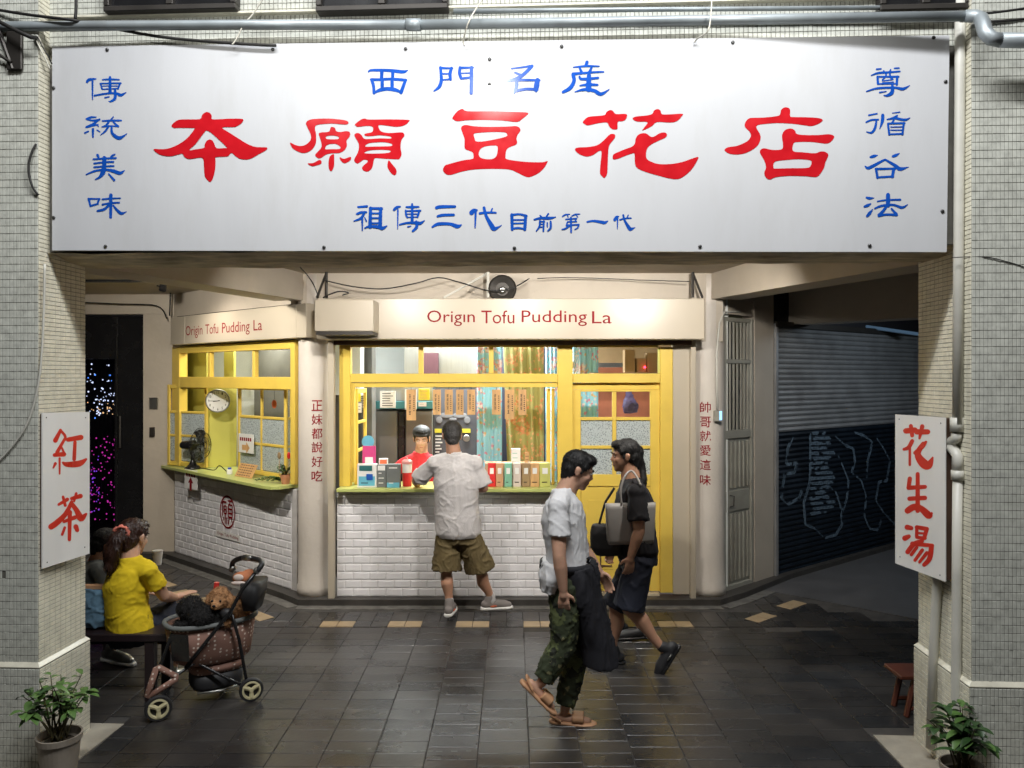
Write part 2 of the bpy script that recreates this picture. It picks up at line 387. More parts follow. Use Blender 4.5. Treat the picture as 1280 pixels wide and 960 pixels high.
M['concrete'] = mat('concrete', (.36,.33,.27), .85, .2, 5, bump=.8, bscale=40, dirt=.5, dirtcol=(.16,.14,.11))
M['plinth'] = mat('dark_stone', (.05,.046,.042), .5, .3, 6, bump=.5, bscale=20, dirt=.3, dirtcol=(.12,.11,.1))
M['asphalt'] = mat('asphalt', (.05,.05,.05), .8, .2, 8, bump=.7, bscale=90)
M['black'] = mat('black_paint', (.012,.012,.013), .25)
M['blackmat'] = mat('black_plastic', (.02,.02,.022), .55)
M['darkmetal'] = mat('dark_metal', (.05,.045,.04), .45, metal=.5)
M['pipe'] = mat('galvanised_pipe', (.33,.37,.39), .42, .15, 7, metal=.35, dirt=.3, dirtcol=(.2,.18,.15))
M['pvc'] = mat('white_pvc', (.60,.59,.53), .4, .08, 5, dirt=.25, dirtcol=(.35,.33,.27))
M['cable'] = mat('black_cable', (.015,.014,.013), .6)
M['cablew'] = mat('white_cable', (.6,.58,.5), .5)
M['brownwood'] = mat('brown_board', (.10,.055,.035), .7, .25, 8)
M['wood'] = mat('light_wood', (.62,.36,.15), .55, .15, 5, stretch=(6,6,1))
M['redwood'] = mat('red_wood', (.11,.032,.018), .4, .2, 8)
M['doorgrey'] = mat('grey_green_door', (.34,.33,.28), .45, .12, 5, bump=.3, bscale=15, dirt=.4, dirtcol=(.1,.08,.06))
M['shutter'] = mat('steel_shutter', (.30,.30,.30), .42, .15, 4, metal=.3, dirt=.3)
M['shutterblue'] = mat('blue_painted_shutter', (.007,.013,.022), .42, .4, 6, metal=.2)
M['slat_marks'] = mat('spray_and_gleam_paint', (.10,.145,.19), .8, .5, 40)
M['ink'] = mat('ink', (.02,.015,.012), .7)
M['board_white'] = mat('side_board_white', (.86,.85,.82), .4, .04, 3, dirt=.08, dirtcol=(.5,.48,.4), stretch=(2,2,.6))
M['paper'] = mat('paper', (.78,.77,.74), .7, .03)
M['steel'] = mat('brushed_steel', (.35,.35,.33), .32, .08, 3, metal=.9, stretch=(20,20,1))
M['steeldark'] = mat('fridge_steel', (.22,.215,.19), .4, .08, 3, metal=.55)
M['iwall'] = mat('shop_wall', (.72,.74,.72), .7, .04)
M['teal'] = mat('teal_band', (.03,.15,.15), .5)
M['glass'] = glassmat('window_glass')
M['frost'] = glassmat('patterned_glass', rough=.25, haze=.72, hazecol=(.50,.56,.56), pattern=70)
M['darkglass'] = glassmat('dark_glass', tint=(.5,.5,.55))
M['bluefloral'] = floral('blue_floral_cloth', (.32,.66,.84), (.66,.30,.42), (.82,.70,.72), (.72,.52,.30), 4.2, .40)
M['greenfloral'] = floral('olive_floral_cloth', (.40,.38,.14), (.66,.27,.12), (.74,.44,.22), (.48,.36,.14), 4.0, .46)
M['camo'] = patmat('camouflage_cloth', (.035,.045,.02), [((.10,.12,.045),11,.40),((.015,.018,.01),13,.30),((.16,.15,.07),24,.22)], .8)
M['dots'] = dotmat('dotted_brown_cloth', (.26,.14,.105), (.66,.56,.48))
M['skin'] = mat('skin', (.57,.33,.225), .5, .08, 20, sub=.08)
M['skin2'] = mat('tanned_skin', (.46,.25,.16), .5, .08, 20, sub=.08)
M['hair'] = mat('black_hair', (.007,.0065,.0065), .62, .3, 60, bump=.8, bscale=140, stretch=(1,1,.25))
M['hairbrown'] = mat('dark_brown_hair', (.035,.013,.008), .42, .4, 60, bump=.9, bscale=120, stretch=(1,1,.15))
M['hairgrey'] = mat('greying_hair', (.03,.028,.027), .5, .5, 60, bump=.9, bscale=120)
M['tee_white'] = mat('white_cotton', (.68,.68,.69), .85, .03, 6, fold=.010, fscale=5)
M['linen'] = mat('oatmeal_linen', (.52,.50,.50), .9, .08, 30, bump=.5, bscale=220, stretch=(1,1,.3), fold=.012, fscale=5)
M['olive'] = mat('olive_cotton', (.115,.085,.035), .85, .12, 14, fold=.010, fscale=7)
M['tee_yellow'] = mat('yellow_cotton', (.76,.55,.012), .85, .05, 8, fold=.010, fscale=5)
M['tee_red'] = mat('red_cotton', (.62,.03,.04), .8, .05, fold=.02)
M['tee_black'] = mat('black_cotton', (.011,.010,.013), .85)
M['navy'] = mat('navy_cotton', (.013,.016,.03), .8)
M['apron'] = mat('black_apron_cloth', (.012,.012,.017), .8, fold=.015)
M['greycloth'] = mat('grey_cotton', (.15,.16,.155), .9, fold=.02)
M['denim'] = mat('blue_cloth', (.10,.19,.27), .85, .15, 14)
M['tote'] = mat('grey_translucent_nylon', (.36,.34,.32), .45, .08)
M['tan'] = mat('tan_rubber', (.55,.30,.16), .6)
M['shoe_grey'] = mat('grey_mesh', (.20,.18,.17), .8)
M['white_rubber'] = mat('white_rubber', (.7,.7,.68), .5)
M['orange'] = mat('orange_patch', (.75,.16,.06), .6)
M['terracotta'] = mat('terracotta', (.50,.22,.12), .7, .12)
M['pot'] = mat('beige_plastic_pot', (.32,.28,.23), .5, .1, dirt=.3)
M['soil'] = mat('soil', (.03,.02,.012), .95, .4, 40, bump=1, bscale=80)
M['stem'] = mat('plant_stem', (.07,.06,.025), .7)
M['leaf'] = mat('green_leaf', (.085,.17,.04), .42, .3, 9)
M['leafdark'] = mat('dark_green_leaf', (.03,.075,.02), .4, .3, 9)
M['pooda'] = mat('apricot_curls', (.42,.22,.10), .9, .3, 50, bump=1, bscale=160)
M['poodb'] = mat('black_curls', (.012,.011,.011), .8, .3, 50, bump=1, bscale=160)
M['wheelcream'] = mat('cream_plastic', (.55,.50,.30), .45)
M['pink'] = mat('pink_plastic', (.60,.06,.22), .5)
M['blue'] = mat('light_blue_print', (.14,.45,.60), .5)
M['red'] = mat('red_plastic', (.65,.03,.03), .35)
M['lidclear'] = mat('pale_pink_plastic', (.72,.32,.30), .25)
M['orangewall'] = mat('orange_wall', (.32,.10,.05), .7, .2)
M['purplebag'] = mat('violet_bag', (.12,.10,.25), .5)
M['yellowpaper'] = mat('yellow_paper', (.75,.65,.05), .7)
M['card'] = mat('cardboard', (.33,.22,.11), .8)
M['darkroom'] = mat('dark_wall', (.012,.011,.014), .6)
# ================================================================ setting
FR = Frame((-2.49, 4.25), (2.233, 4.0))          # plane of the painted board, street side
WG = Frame((-3.914, 9.09), (-2.047, 7.43))       # angled left front of the shop
GR = Frame((1.93, 7.36), (2.66, 8.02))           # grey grille door wall
SH = Frame((2.70, 8.06), (5.3, 10.12))           # roller shutter wall
YC = 7.25
def U(px, Y=YC): return (px - CX) / F_PX * Y
def Z(py, Y=YC): return CAMZ - (py - HZ) / F_PX * Y
def pb(mb, x0, x1, y0, y1, Y, d, b=.003):        # chamfered box from a photographed rectangle at its depth
    return mb.bbox(U(x0, Y), U(x1, Y), Y, Y + d, Z(y1, Y), Z(y0, Y), b)

g = MB(); g.add([(-400,-400,-.02),(400,-400,-.02),(400,400,-.02),(-400,400,-.02)], [(0,1,2,3)])
g.build('ground', M['asphalt'], kind='structure')
arc = MB(); arc.box(-6.5, 7.5, 3.3, 11.5, -.018, 0)
floor = arc.build('floor', M['fgrout'], kind='structure', fix=True)
# concrete strips beside the pillars and the grey passage floor
s1 = MB(); s1.prism([FR((-.9,-.5,.001)), FR((.11,-.5,.001)), FR((.135,.47,.001)), FR((-.9,.47,.001))], (0,0,.009)); s1.build('kerb_strip', M['concrete'], kind='structure')
s1 = MB(); s1.prism([FR((4.60,-.5,.001)), FR((5.8,-.5,.001)), FR((5.8,.56,.001)), FR((4.57,.56,.001))], (0,0,.009)); s1.build('kerb_strip', M['concrete'], kind='structure')
s1 = MB(); s1.prism([(2.5,7.65,.001), (3.5,6.73,.001), (7.4,3.4,.001), (7.4,11.4,.001), (4.6,11.4,.001), (2.3,8.2,.001)], (0,0,.009)); s1.build('passage_floor', mat('passage_concrete', (.085,.085,.088), .6, .15, 4, bump=.4), kind='structure')

# floor tiles: the nearer ones one by one, the far ones joined
TW, TD = .285, .145
def tilemesh(nm, w, d, h, m):
    q = MB(); q.bbox(-w/2, w/2, -d/2, d/2, -.002, h, .0013)
    me = bpy.data.meshes.new(nm); me.from_pydata([tuple(v) for v in q.v], [], q.f)
    import bmesh
    bm = bmesh.new(); bm.from_mesh(me); bmesh.ops.recalc_face_normals(bm, faces=bm.faces); bm.to_mesh(me); bm.free()
    me.materials.append(m); return me
fm = [tilemesh('floor_tile', TW-.006, TD-.005, .0075, M[k]) for k in ('ftile','ftile2','ftile3')]
far = [MB(), MB(), MB()]; beige = []
kerbline = [(-3.98,9.0), (-2.14,7.35), (-1.95,7.15), (1.9,7.15), (2.2,7.4), (2.75,7.95)]
def kerbY(x):
    if x < kerbline[0][0]: return 9.2
    for (a, b), (c, d) in zip(kerbline, kerbline[1:]):
        if a <= x <= c: return b + (d-b)*(x-a)/(c-a)
    return 7.95
def blocked(x, y):
    l = Vector((x, y, 0)) - FR.o; lx, ly = l.dot(FR.x), l.dot(FR.y)
    if ly < .5 and lx < .0: return True
    if ly < .6 and lx > 4.72: return True
    if y > kerbY(x) - .10: return True
    if x > 2.3 and (x-2.5)*.92 + (y-7.65) > -.06: return True
    return False
BY = 6.62
ntile = 0
for k in range(-17, 14):
    xc = .095 + (k+.5)*TW; off = random.choice((0, 0, .5, .27))*TD
    r = 0
    while True:
        yc = 3.55 + off + r*TD; r += 1
        if yc > 9.1: break
        if blocked(xc, yc) or blocked(xc+.13, yc) or blocked(xc-.13, yc): continue
        if abs(yc - BY) < TD*.98 : continue
        if yc > BY: continue
        mi = random.choice((0,0,1,1,2))
        xa_, xb_ = xc-TW/2+.003, xc+TW/2-.003
        if yc < 4.75 and xa_ < -2.34: xa_ = -2.34
        if yc < 4.65 and xb_ > 2.09: xb_ = 2.09
        if xb_-xa_ < TW-.007:
            if xb_-xa_ > .02: far[mi].bbox(xa_, xb_, yc-TD/2+.0025, yc+TD/2-.0025, -.002, .0072, .002)
            continue
        if yc < 5.75 and abs(xc) < yc*.67 and yc > 4.05 and ntile < 290:
            o = share('tile', fm[mi], floor, (xc, yc, random.uniform(-.0008,.0008))); ntile += 1
            o.rotation_euler = (random.uniform(-.004,.004), random.uniform(-.003,.003), 0)
        else: far[mi].bbox(xc-TW/2+.003, xc+TW/2-.003, yc-TD/2+.0025, yc+TD/2-.0025, -.002, .0065+random.uniform(0,.0015), .0012)
# row with pale pairs, then soldier courses up to the kerb
for k in range(-17, 14):
    xc = .095 + (k+.5)*TW
    for j in (-1, 1):
        x1 = xc + j*TW/4
        pale = (k % 2 == 0) and -1.9 < xc < 1.9
        if blocked(x1, BY): continue
        if pale: beige.append((x1, BY, 0))
        else: far[random.choice((0,1,2))].bbox(x1-TW/4+.003, x1+TW/4-.003, BY-TD/2, BY+TD/2, -.002, .007, .0012)
        yy = BY + TD*.5 + .0
        while yy < 9.0:
            d = .26
            if not (blocked(x1, yy+d) or blocked(x1-.07, yy+d) or blocked(x1+.07, yy+d)):
                far[random.choice((0,1,2))].bbox(x1-TW/4+.003, x1+TW/4-.003, yy+.004, yy+d-.003, -.002, .007, .0012)
            yy += d
for q, k in zip(far, ('ftile','ftile2','ftile3')): q.build('tile_field', M[k], floor, kind='stuff')
def floorpt(px, py):
    Y = F_PX*CAMZ/(py-HZ); return ((px-CX)/F_PX*Y, Y)
bm_ = tilemesh('beige_tile', TW/2-.006, TD-.005, .0085, M['beige'])
for x, y, a in beige: share('pale_tile', bm_, floor, (x, y, 0))
for px, py, a in ((323,771,-42),(232,743,-42),(205,731,-42),(262,752,-42),(951,773,40),(990,757,40)):
    x, y = floorpt(px, py); c, s_ = math.cos(R(a)), math.sin(R(a))
    for j in (-1, 1): share('pale_tile', bm_, floor, (x+c*TW/4*j, y+s_*TW/4*j, .002), R(a))
# worn white marks left on the tiles
wm = MB()
for px, py, L, n in ((455,857,150,26),(402,941,190,20)):
    for i in range(n):
        if random.random() < .3: continue
        x0, y0 = floorpt(px + L*i/n, py + random.uniform(-1,1)); w = L/n*.9*y0/F_PX*random.uniform(.5,1); h = random.uniform(.004,.012)
        wm.box(x0, x0+w, y0, y0+h, .0088, .0094)
wm.build('paint_marks', mat('worn_white', (.20,.20,.20), .8), kind='structure')

# kerb platform the shop stands on
kp = MB(); kp.prism([(x, y, -.01) for x, y in [(-4.35,9.02)]+kerbline+[(2.9,8.1),(5.5,10.2),(5.5,11),(-5.5,11),(-5.5,9.3),(-4.35,9.3)]], (0,0,.07))
kp.build('shop_platform', M['plinth'], kind='structure')
cs = MB()
for i in range(len(kerbline)-1):
    a = Vector((*kerbline[i],0)); b = Vector((*kerbline[i+1],0)); n = Vector(((b-a).y, -(b-a).x, 0)).normalized()
    n = n if n.y < 0 else -n
    cs.prism([a+Vector((0,0,.001)), b+Vector((0,0,.001)), b+n*.11+Vector((0,0,.001)), a+n*.11+Vector((0,0,.001))], (0,0,.004+.0005*i))
cs.build('cement_fillet', mat('cement', (.13,.125,.115), .8, .4, 12, bump=1, dirt=.5), kind='structure')

# ceiling
c = MB(); c.box(-6.5, 7.5, 4.45, 11.4, 3.05, 3.2); c.build('ceiling', M['ceiling'], kind='structure')

# ---------------------------------------------------------------- mosaic pillars and front beam
def mosaic(mb, o, u, v, n, w, h, pu, pv, gap=.0022, th=.003):
    """small separate tiles over a face; o corner, u right, v up, n outward"""
    nu = int(w/pu); nv = int(h/pv); eu = w/nu; ev = h/nv
    for i in range(nu):
        for j in range(nv):
            if random.random() < .001: continue
            t = th + random.uniform(-.0007,.0007); tx = random.uniform(-.0005,.0005)
            a = o + u*(i*eu+gap/2) + v*(j*ev+gap/2); du = u*(eu-gap); dv = v*(ev-gap); c = .0012
            nn = n*t
            cor = [a, a+du, a+du+dv, a+dv]
            iu = u*c; iv = v*c
            top = [a+iu+iv+nn, a+du-iu+iv+nn+n*tx, a+du-iu+dv-iv+nn+n*tx, a+iu+dv-iv+nn]
            mb.add(cor + top, [(4,5,6,7),(0,1,5,4),(1,2,6,5),(2,3,7,6),(3,0,4,7)])
Zv = Vector((0,0,1))
def pillar(label, x0, x1, depth, inner):
    """x0..x1 in board coordinates; inner = +1 if the arcade side face looks right"""
    t = thing('mosaic_pillar', label, 'pillar', FR(((x0+x1)/2, depth/2, 0)), 'mosaic pillars of the arcade')
    core = MB(FR); core.box(x0, x1, -.05, depth, 0, 5.0); core.build('core', M['grout'], t)
    pl = MB(FR); pl.box(x0-.018, x1+.018, -.068, depth+.018, 0, .54); pl.build('plinth', M['grout'], t)
    q = MB()
    if inner > 0: qa = x1-.5
    else: qa = x0
    q2 = MB()
    mosaic(q, FR((qa, -.05, .56)), FR.x, Zv, -FR.y, .5, 3.95, .0195, .041)
    mosaic(q, FR((qa if inner>0 else x0-.018, -.068, 0)), FR.x, Zv, -FR.y, .518, .535, .0195, .041)
    q.build('front_tiles', M['tile_front'], t, fix=False, kind='stuff')
    if inner > 0:
        mosaic(q2, FR((x1, -.05, .56)), FR.y, Zv, FR.x, depth+.05, 3.95, .045, .0235)
        mosaic(q2, FR((x1+.018, -.068, 0)), FR.y, Zv, FR.x, depth+.086, .535, .045, .0235)
    else:
        mosaic(q2, FR((x0, depth, .56)), -FR.y, Zv, -FR.x, depth+.05, 3.95, .045, .0235)
        mosaic(q2, FR((x0-.018, depth+.018, 0)), -FR.y, Zv, -FR.x, depth+.086, .535, .045, .0235)
    q2.build('side_tiles', M['tile_side'], t, fix=False, kind='stuff')
    cp = MB(FR); cp.prism([(x0-.02,-.07,.541),(x1+.02,-.07,.541),(x1+.02,depth+.02,.541),(x0-.02,depth+.02,.541)], (0,0,.004))
    cp2 = MB(FR)
    b0 = [(x0-.02,-.07,.545),(x1+.02,-.07,.545),(x1+.02,depth+.02,.545),(x0-.02,depth+.02,.545)]
    b1 = [(x0,-.052,.567),(x1,-.052,.567),(x1,depth+.002,.567),(x0,depth+.002,.567)]
    cp2.add(b0+b1, [(0,1,5,4),(1,2,6,5),(2,3,7,6),(3,0,4,7)]); cp.merge(cp2); cp.build('mortar_ledge', M['tile_side'], t)
pillar('mosaic tiled pillar at the left, behind the 紅茶 board and potted plant', -.95, -.047, .37, 1)
pillar('mosaic tiled pillar at the right, with white drainpipes on its side', 4.812, 5.75, .52, -1)

fb = thing('front_beam', 'tiled beam over the arcade opening, behind the big painted shop board', 'beam', FR((2.38, .25, 2.745)))
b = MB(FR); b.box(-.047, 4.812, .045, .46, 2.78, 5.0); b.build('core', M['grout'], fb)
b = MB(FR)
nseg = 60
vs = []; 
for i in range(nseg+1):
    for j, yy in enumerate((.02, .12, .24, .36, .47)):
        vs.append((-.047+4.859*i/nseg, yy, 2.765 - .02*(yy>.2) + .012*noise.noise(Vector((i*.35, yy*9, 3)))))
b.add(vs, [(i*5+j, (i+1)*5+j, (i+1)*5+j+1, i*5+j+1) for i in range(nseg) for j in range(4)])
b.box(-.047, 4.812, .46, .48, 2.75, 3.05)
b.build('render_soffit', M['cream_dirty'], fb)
b = MB(); mosaic(b, FR((-.047, .045, 3.80)), FR.x, Zv, -FR.y, 4.859, .62, .0235, .030); b.build('front_tiles', M['tile_front'], fb, fix=False, kind='stuff')
b = MB(FR); b.prism([(-.047,.045,4.045),(-.047,.015,4.05),(-.047,.015,4.06),(-.047,.045,4.07)], (4.859,0,0)); b.build('ledge', M['tile_side'], fb)
# dark window units just above
for x0, x1 in ((130, 295), (395, 560), (1100, 1215)):
    a, _, _ = FR.hit(x0, 5, -.02); c_, _, z_ = FR.hit(x1, 11, -.02)
    t = thing('upper_window', {130:'dark upper window unit above the left end of the board', 395:'dark upper window unit above the middle of the board', 1100:'dark upper window unit above the right end of the board'}[x0], 'window', FR(((a+c_)/2, 0, z_)), 'dark window units above the board')
    q = MB(FR); q.bbox(a, c_, -.03, .04, z_, z_+.03); q.bbox(a, a+.03, -.03, .04, z_+.031, z_+.8); q.bbox(c_-.03, c_, -.03, .04, z_+.031, z_+.8); q.bbox((a+c_)/2-.02, (a+c_)/2+.02, -.03, .04, z_+.031, z_+.8); q.build('frame', M['darkmetal'], t)
    q = MB(FR); q.box(a+.03, c_-.03, 0, .01, z_+.031, z_+.8); q.build('pane', M['black'], t)

# ---------------------------------------------------------------- arcade beams, walls, columns
def beam(name, label, a, b, w, z0, z1, m, z0b=None):
    f = Frame(a, b); z0b = z0b or z0; q = MB(f)
    q.add([(0,0,z0),(f.L,0,z0b),(f.L,w,z0b),(0,w,z0),(0,0,z1),(f.L,0,z1),(f.L,w,z1),(0,w,z1)], [(0,3,2,1),(4,5,6,7),(0,1,5,4),(1,2,6,5),(2,3,7,6),(3,0,4,7)])
    return q.build(name, m, label=label, cat='beam')
beam('ceiling_beam', 'cream concrete beam running back from the left pillar to the round column', (-1.93, 7.25), (-2.50, 4.70), -.3, 2.80, 3.049, M['cream'], 2.755)
beam('ceiling_beam', 'cream concrete beam running back from the right pillar to the round column', (1.84, 7.25), (2.36, 4.56), .3, 2.81, 3.048, M['cream'], 2.75)
beam('ceiling_beam', 'cream concrete beam above the black door at the far left', (-6.2, 9.13), (-3.9, 9.10), .3, 2.82, 3.049, M['cream'])
beam('ceiling_beam', 'shadowed brown beam in front of the roller shutter passage', (2.74, 8.4), (4.6, 6.3), .3, 2.64, 3.049, M['cream'])
w = MB(); w.box(-1.95, 1.95, YC, YC+.12, 2.42, 3.05); w.build('upper_wall', M['cream'], label='cream wall above the shop fascia, under the ceiling', cat='wall')
w = MB(WG); w.box(-.02, 2.5, .0, .12, 2.44, 3.05); w.build('upper_wall', M['cream'], label='cream wall above the angled left fascia, lit by the ceiling spotlight', cat='wall')
w = MB(); w.box(-4.29, -3.93, 9.12, 9.35, .0, 3.049); w.build('end_wall', M['cream'], label='narrow white wall strip between the black door and the angled shop front', cat='wall')
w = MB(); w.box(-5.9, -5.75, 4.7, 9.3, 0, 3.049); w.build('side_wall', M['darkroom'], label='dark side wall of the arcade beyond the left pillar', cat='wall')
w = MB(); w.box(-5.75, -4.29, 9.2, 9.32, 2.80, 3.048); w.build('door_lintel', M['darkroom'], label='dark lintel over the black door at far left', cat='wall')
for x, lab in ((-1.853, 'round cream column with red characters 正妹都說好吃'), (1.842, 'round cream column with red characters 帥哥就愛這味')):
    t = thing('round_column', lab, 'column', (x, 7.40, .06), 'round cream columns of the shop front')
    q = MB(); q.lathe((x, 7.40, 0), [(.172,.055),(.172,.13),(.162,.16),(.160,.4),(.158,1.2),(.157,2.9),(.157,3.04)], 40)
    q.build('shaft', mat('column_render', (.60,.55,.49), .5, .05, 3, bump=1.6, bscale=14, dirt=.15, dirtcol=(.4,.35,.28)), t, smooth=True)
# downpipes beside the columns
for x0, x1, y1, lab in ((410, 418, 752, 'flat cream downpipe right of the left round column'), (863, 870, 747, 'flat cream downpipe left of the right round column')):
    q = MB(); q.bbox(U(x0,7.2), U(x1,7.2), 7.19, 7.25, .02, 2.42, .006); q.build('downpipe', M['fascia'], label=lab, cat='pipe')

# white brick tiles
def bricks(mb_owner, frame, x0, x1, z0, z1, yf, group=None):
    PW, PH = .1517, .0755; made = {}
    def mesh(w, h):
        key = (round(w,3), round(h,3))
        if key not in made:
            q = MB(); g_ = .0022; a = .011
            bx0, bx1, bz0, bz1 = g_/2, w-g_/2, g_/2, h-g_/2
            q.add([(bx0,.004,bz0),(bx1,.004,bz0),(bx1,.004,bz1),(bx0,.004,bz1),
                   (bx0,-.001,bz0),(bx1,-.001,bz0),(bx1,-.001,bz1),(bx0,-.001,bz1),
                   (bx0+a,-.0052,bz0+a),(bx1-a,-.0052,bz0+a),(bx1-a,-.0052,bz1-a),(bx0+a,-.0052,bz1-a)],
                  [(8,9,10,11),(4,5,9,8),(5,6,10,9),(6,7,11,10),(7,4,8,11),(0,1,5,4),(1,2,6,5),(2,3,7,6),(3,0,4,7)])
            me = bpy.data.meshes.new('brick_tile'); me.from_pydata([tuple(v) for v in q.v], [], q.f); me.materials.append(M['wtile']); made[key] = me
        return made[key]
    r = 0; z = z0
    while z < z1 - .012:
        h = min(PH, z1-z); x = x0 - (PW/2 if r % 2 else 0)
        while x < x1 - .001:
            a = max(x, x0); b_ = min(x+PW, x1)
            if b_ - a > .03:
                p = frame((a, yf, z)) if frame else Vector((a, yf, z))
                o = share('brick', mesh(b_-a, h), mb_owner, p, frame.ang if frame else 0)
                o.rotation_euler.x += random.uniform(-.005,.005)
            x += PW
        z += PH; r += 1
cw = thing('counter_wall', 'white brick-tiled counter wall the customer stands at', 'wall', (-.55, 7.3, .06))
q = MB(); q.box(U(421), U(712), YC+.006, YC+.12, .06, 1.045); q.build('core', M['wgrout'], cw)
bricks(cw, None, U(421), U(712), .062, 1.0, YC+.003)
cw2 = thing('counter_wall', 'white brick-tiled counter wall of the angled left front, with red oval emblem', 'wall', WG((1.25, .05, .06)))
q = MB(WG); q.box(0.0, 2.5, .006, .12, .06, 1.02); q.build('core', M['wgrout'], cw2)
bricks(cw2, WG, .0, 2.42, .062, .98, .003)

def text(body, rect, xf, m, parent=None, name='lettering', fit=True, bold=.0, wscale=1, cut=False, **kw):
    """flat lettering filling rect=(x0,x1,z0,z1) on the surface xf(x,z)"""
    cu = bpy.data.curves.new('t', 'FONT'); cu.body = body; cu.size = 1; cu.offset = bold; cu.resolution_u = 3
    o = bpy.data.objects.new('t', cu); COL.objects.link(o)
    dg = bpy.context.evaluated_depsgraph_get(); me = bpy.data.meshes.new_from_object(o.evaluated_get(dg)); bpy.data.objects.remove(o)
    if not me.vertices: return None
    xs = [v.co.x for v in me.vertices]; ys = [v.co.y for v in me.vertices]
    x0, x1, z0, z1 = rect; ax, bx, ay, by = min(xs), max(xs), min(ys), max(ys)
    sx = (x1-x0)/(bx-ax); sz = (z1-z0)/(by-ay) if z1 is not None else sx
    o0 = WL[parent.name] if parent else Vector((0,0,0))
    if cut:
        import bmesh
        bm = bmesh.new(); bm.from_mesh(me)
        for i in range(1, 12): bmesh.ops.bisect_plane(bm, geom=bm.verts[:]+bm.edges[:]+bm.faces[:], plane_co=(ax+(bx-ax)*i/12,0,0), plane_no=(1,0,0))
        bm.to_mesh(me); bm.free()
    for v in me.vertices:
        w_ = Vector(xf(x0+(v.co.x-ax)*sx, z0+(v.co.y-ay)*sz)); v.co = w_ - o0
    return link(name, me, m, parent, o0, False, **kw)

# ---------------------------------------------------------------- fascia boxes with lettering
fa = thing('fascia_sign', 'long cream fascia box reading Origin Tofu Pudding La above the serving window', 'sign', (0, 6.95, 2.426))
q = MB(); q.bbox(U(396,6.95), U(881,6.95), 6.95, 7.249, Z(424,6.95), Z(373,6.95), .006); q.build('box', M['fascia'], fa)
for w_, a, b_, c_, d_ in (('Orig\u0131n',534,593.5,388,407.6),('Tofu',601.7,643,388,404.4),('Pudding',652,733.7,388,407.6),('La',740,764.5,389,404.4)):
    text(w_, (U(a,6.95), U(b_,6.95), Z(d_,6.95), Z(c_,6.95)), lambda x, z: (x, 6.9485, z), M['letter_red'], fa, name='word')
q = MB(); q.box(U(420), U(862), 7.16, 7.249, 2.385, 2.424); q.build('shutter_slot', M['brownwood'], fa)
ab = MB(); ab.bbox(U(393,6.68), U(467,6.68), 6.68, 6.949, Z(414,6.68), Z(374.5,6.68), .006)
t = thing('sign_end_box', 'short cream box standing proud of the fascia at its left end', 'box', (-1.4, 6.8, 2.47)); ab.build('box', M['fascia'], t)
q = MB(); q.box(U(393,6.68)+.01, U(467,6.68)-.01, 6.69, 6.94, Z(414,6.68)-.03, Z(414,6.68)-.001); q.build('underside', M['darkmetal'], t)
fl = thing('fascia_sign', 'angled cream fascia reading Origin Tofu Pudding La over the left serving window', 'sign', WG((1.25, -.05, 2.46)))
ua = WG.u(231, -.12); ub = WG.u(370, -.12)
for a, b_ in ((WG.u(213,-.12), ua-.004), (ua, ub), (ub+.004, ub+.16)):
    q = MB(WG); q.bbox(a, b_, -.12, -.001, 2.452, 2.762, .004); q.build('panel', M['fascia'], fl)
zA = WG.hit(240, 407, -.1215)[2]; zB = WG.hit(240, 419, -.1215)[2]
for w_, a, b_, de in (('Origin',232,253,1),('Tofu',256.5,272.7,0),('Pudding',277.4,312,1),('La',316.8,327.5,0)):
    text(w_, (WG.u(a,-.122), WG.u(b_,-.122), zB-(.034 if de else 0), zA), lambda x, z: WG((x, -.1215, z)), M['letter_red'], fl, name='word')
q = MB(WG); q.tube([(ua-.3,-.06,2.77),(ua+.6,-.06,2.772),(ub,-.05,2.77)], .007, 6); q.build('cable', M['cable'], fl)

# column characters wrapped on the shafts
def coltext(chars, xc, px, ys, lab):
    t = thing('column_lettering', lab, 'lettering', (xc, 7.24, 1.0))
    r = .1595
    for ch, y in zip(chars, ys):
        u0 = (px-CX)/F_PX*7.24 - xc; a0 = math.asin(max(-1, min(1, u0/r)))
        w_ = .100; zc = Z(y, 7.25)
        def xf(x, z, a0=a0):
            a = a0 + x/r; return (xc + r*math.sin(a), 7.40 - r*math.cos(a), z)
        text(ch, (-w_/2, w_/2, zc-.05, zc+.05), xf, M['letter_red'], t, name='character', bold=.008, cut=True)
coltext('正妹都說好吃', -1.853, 396, (507, 524.5, 542, 559, 577, 595), 'red vertical characters 正妹都說好吃 on the round column left of the serving window')
coltext('帥哥就愛這味', 1.842, 882, (509, 527.5, 545, 563, 581, 600), 'red vertical characters 帥哥就愛這味 on the round column right of the yellow door')

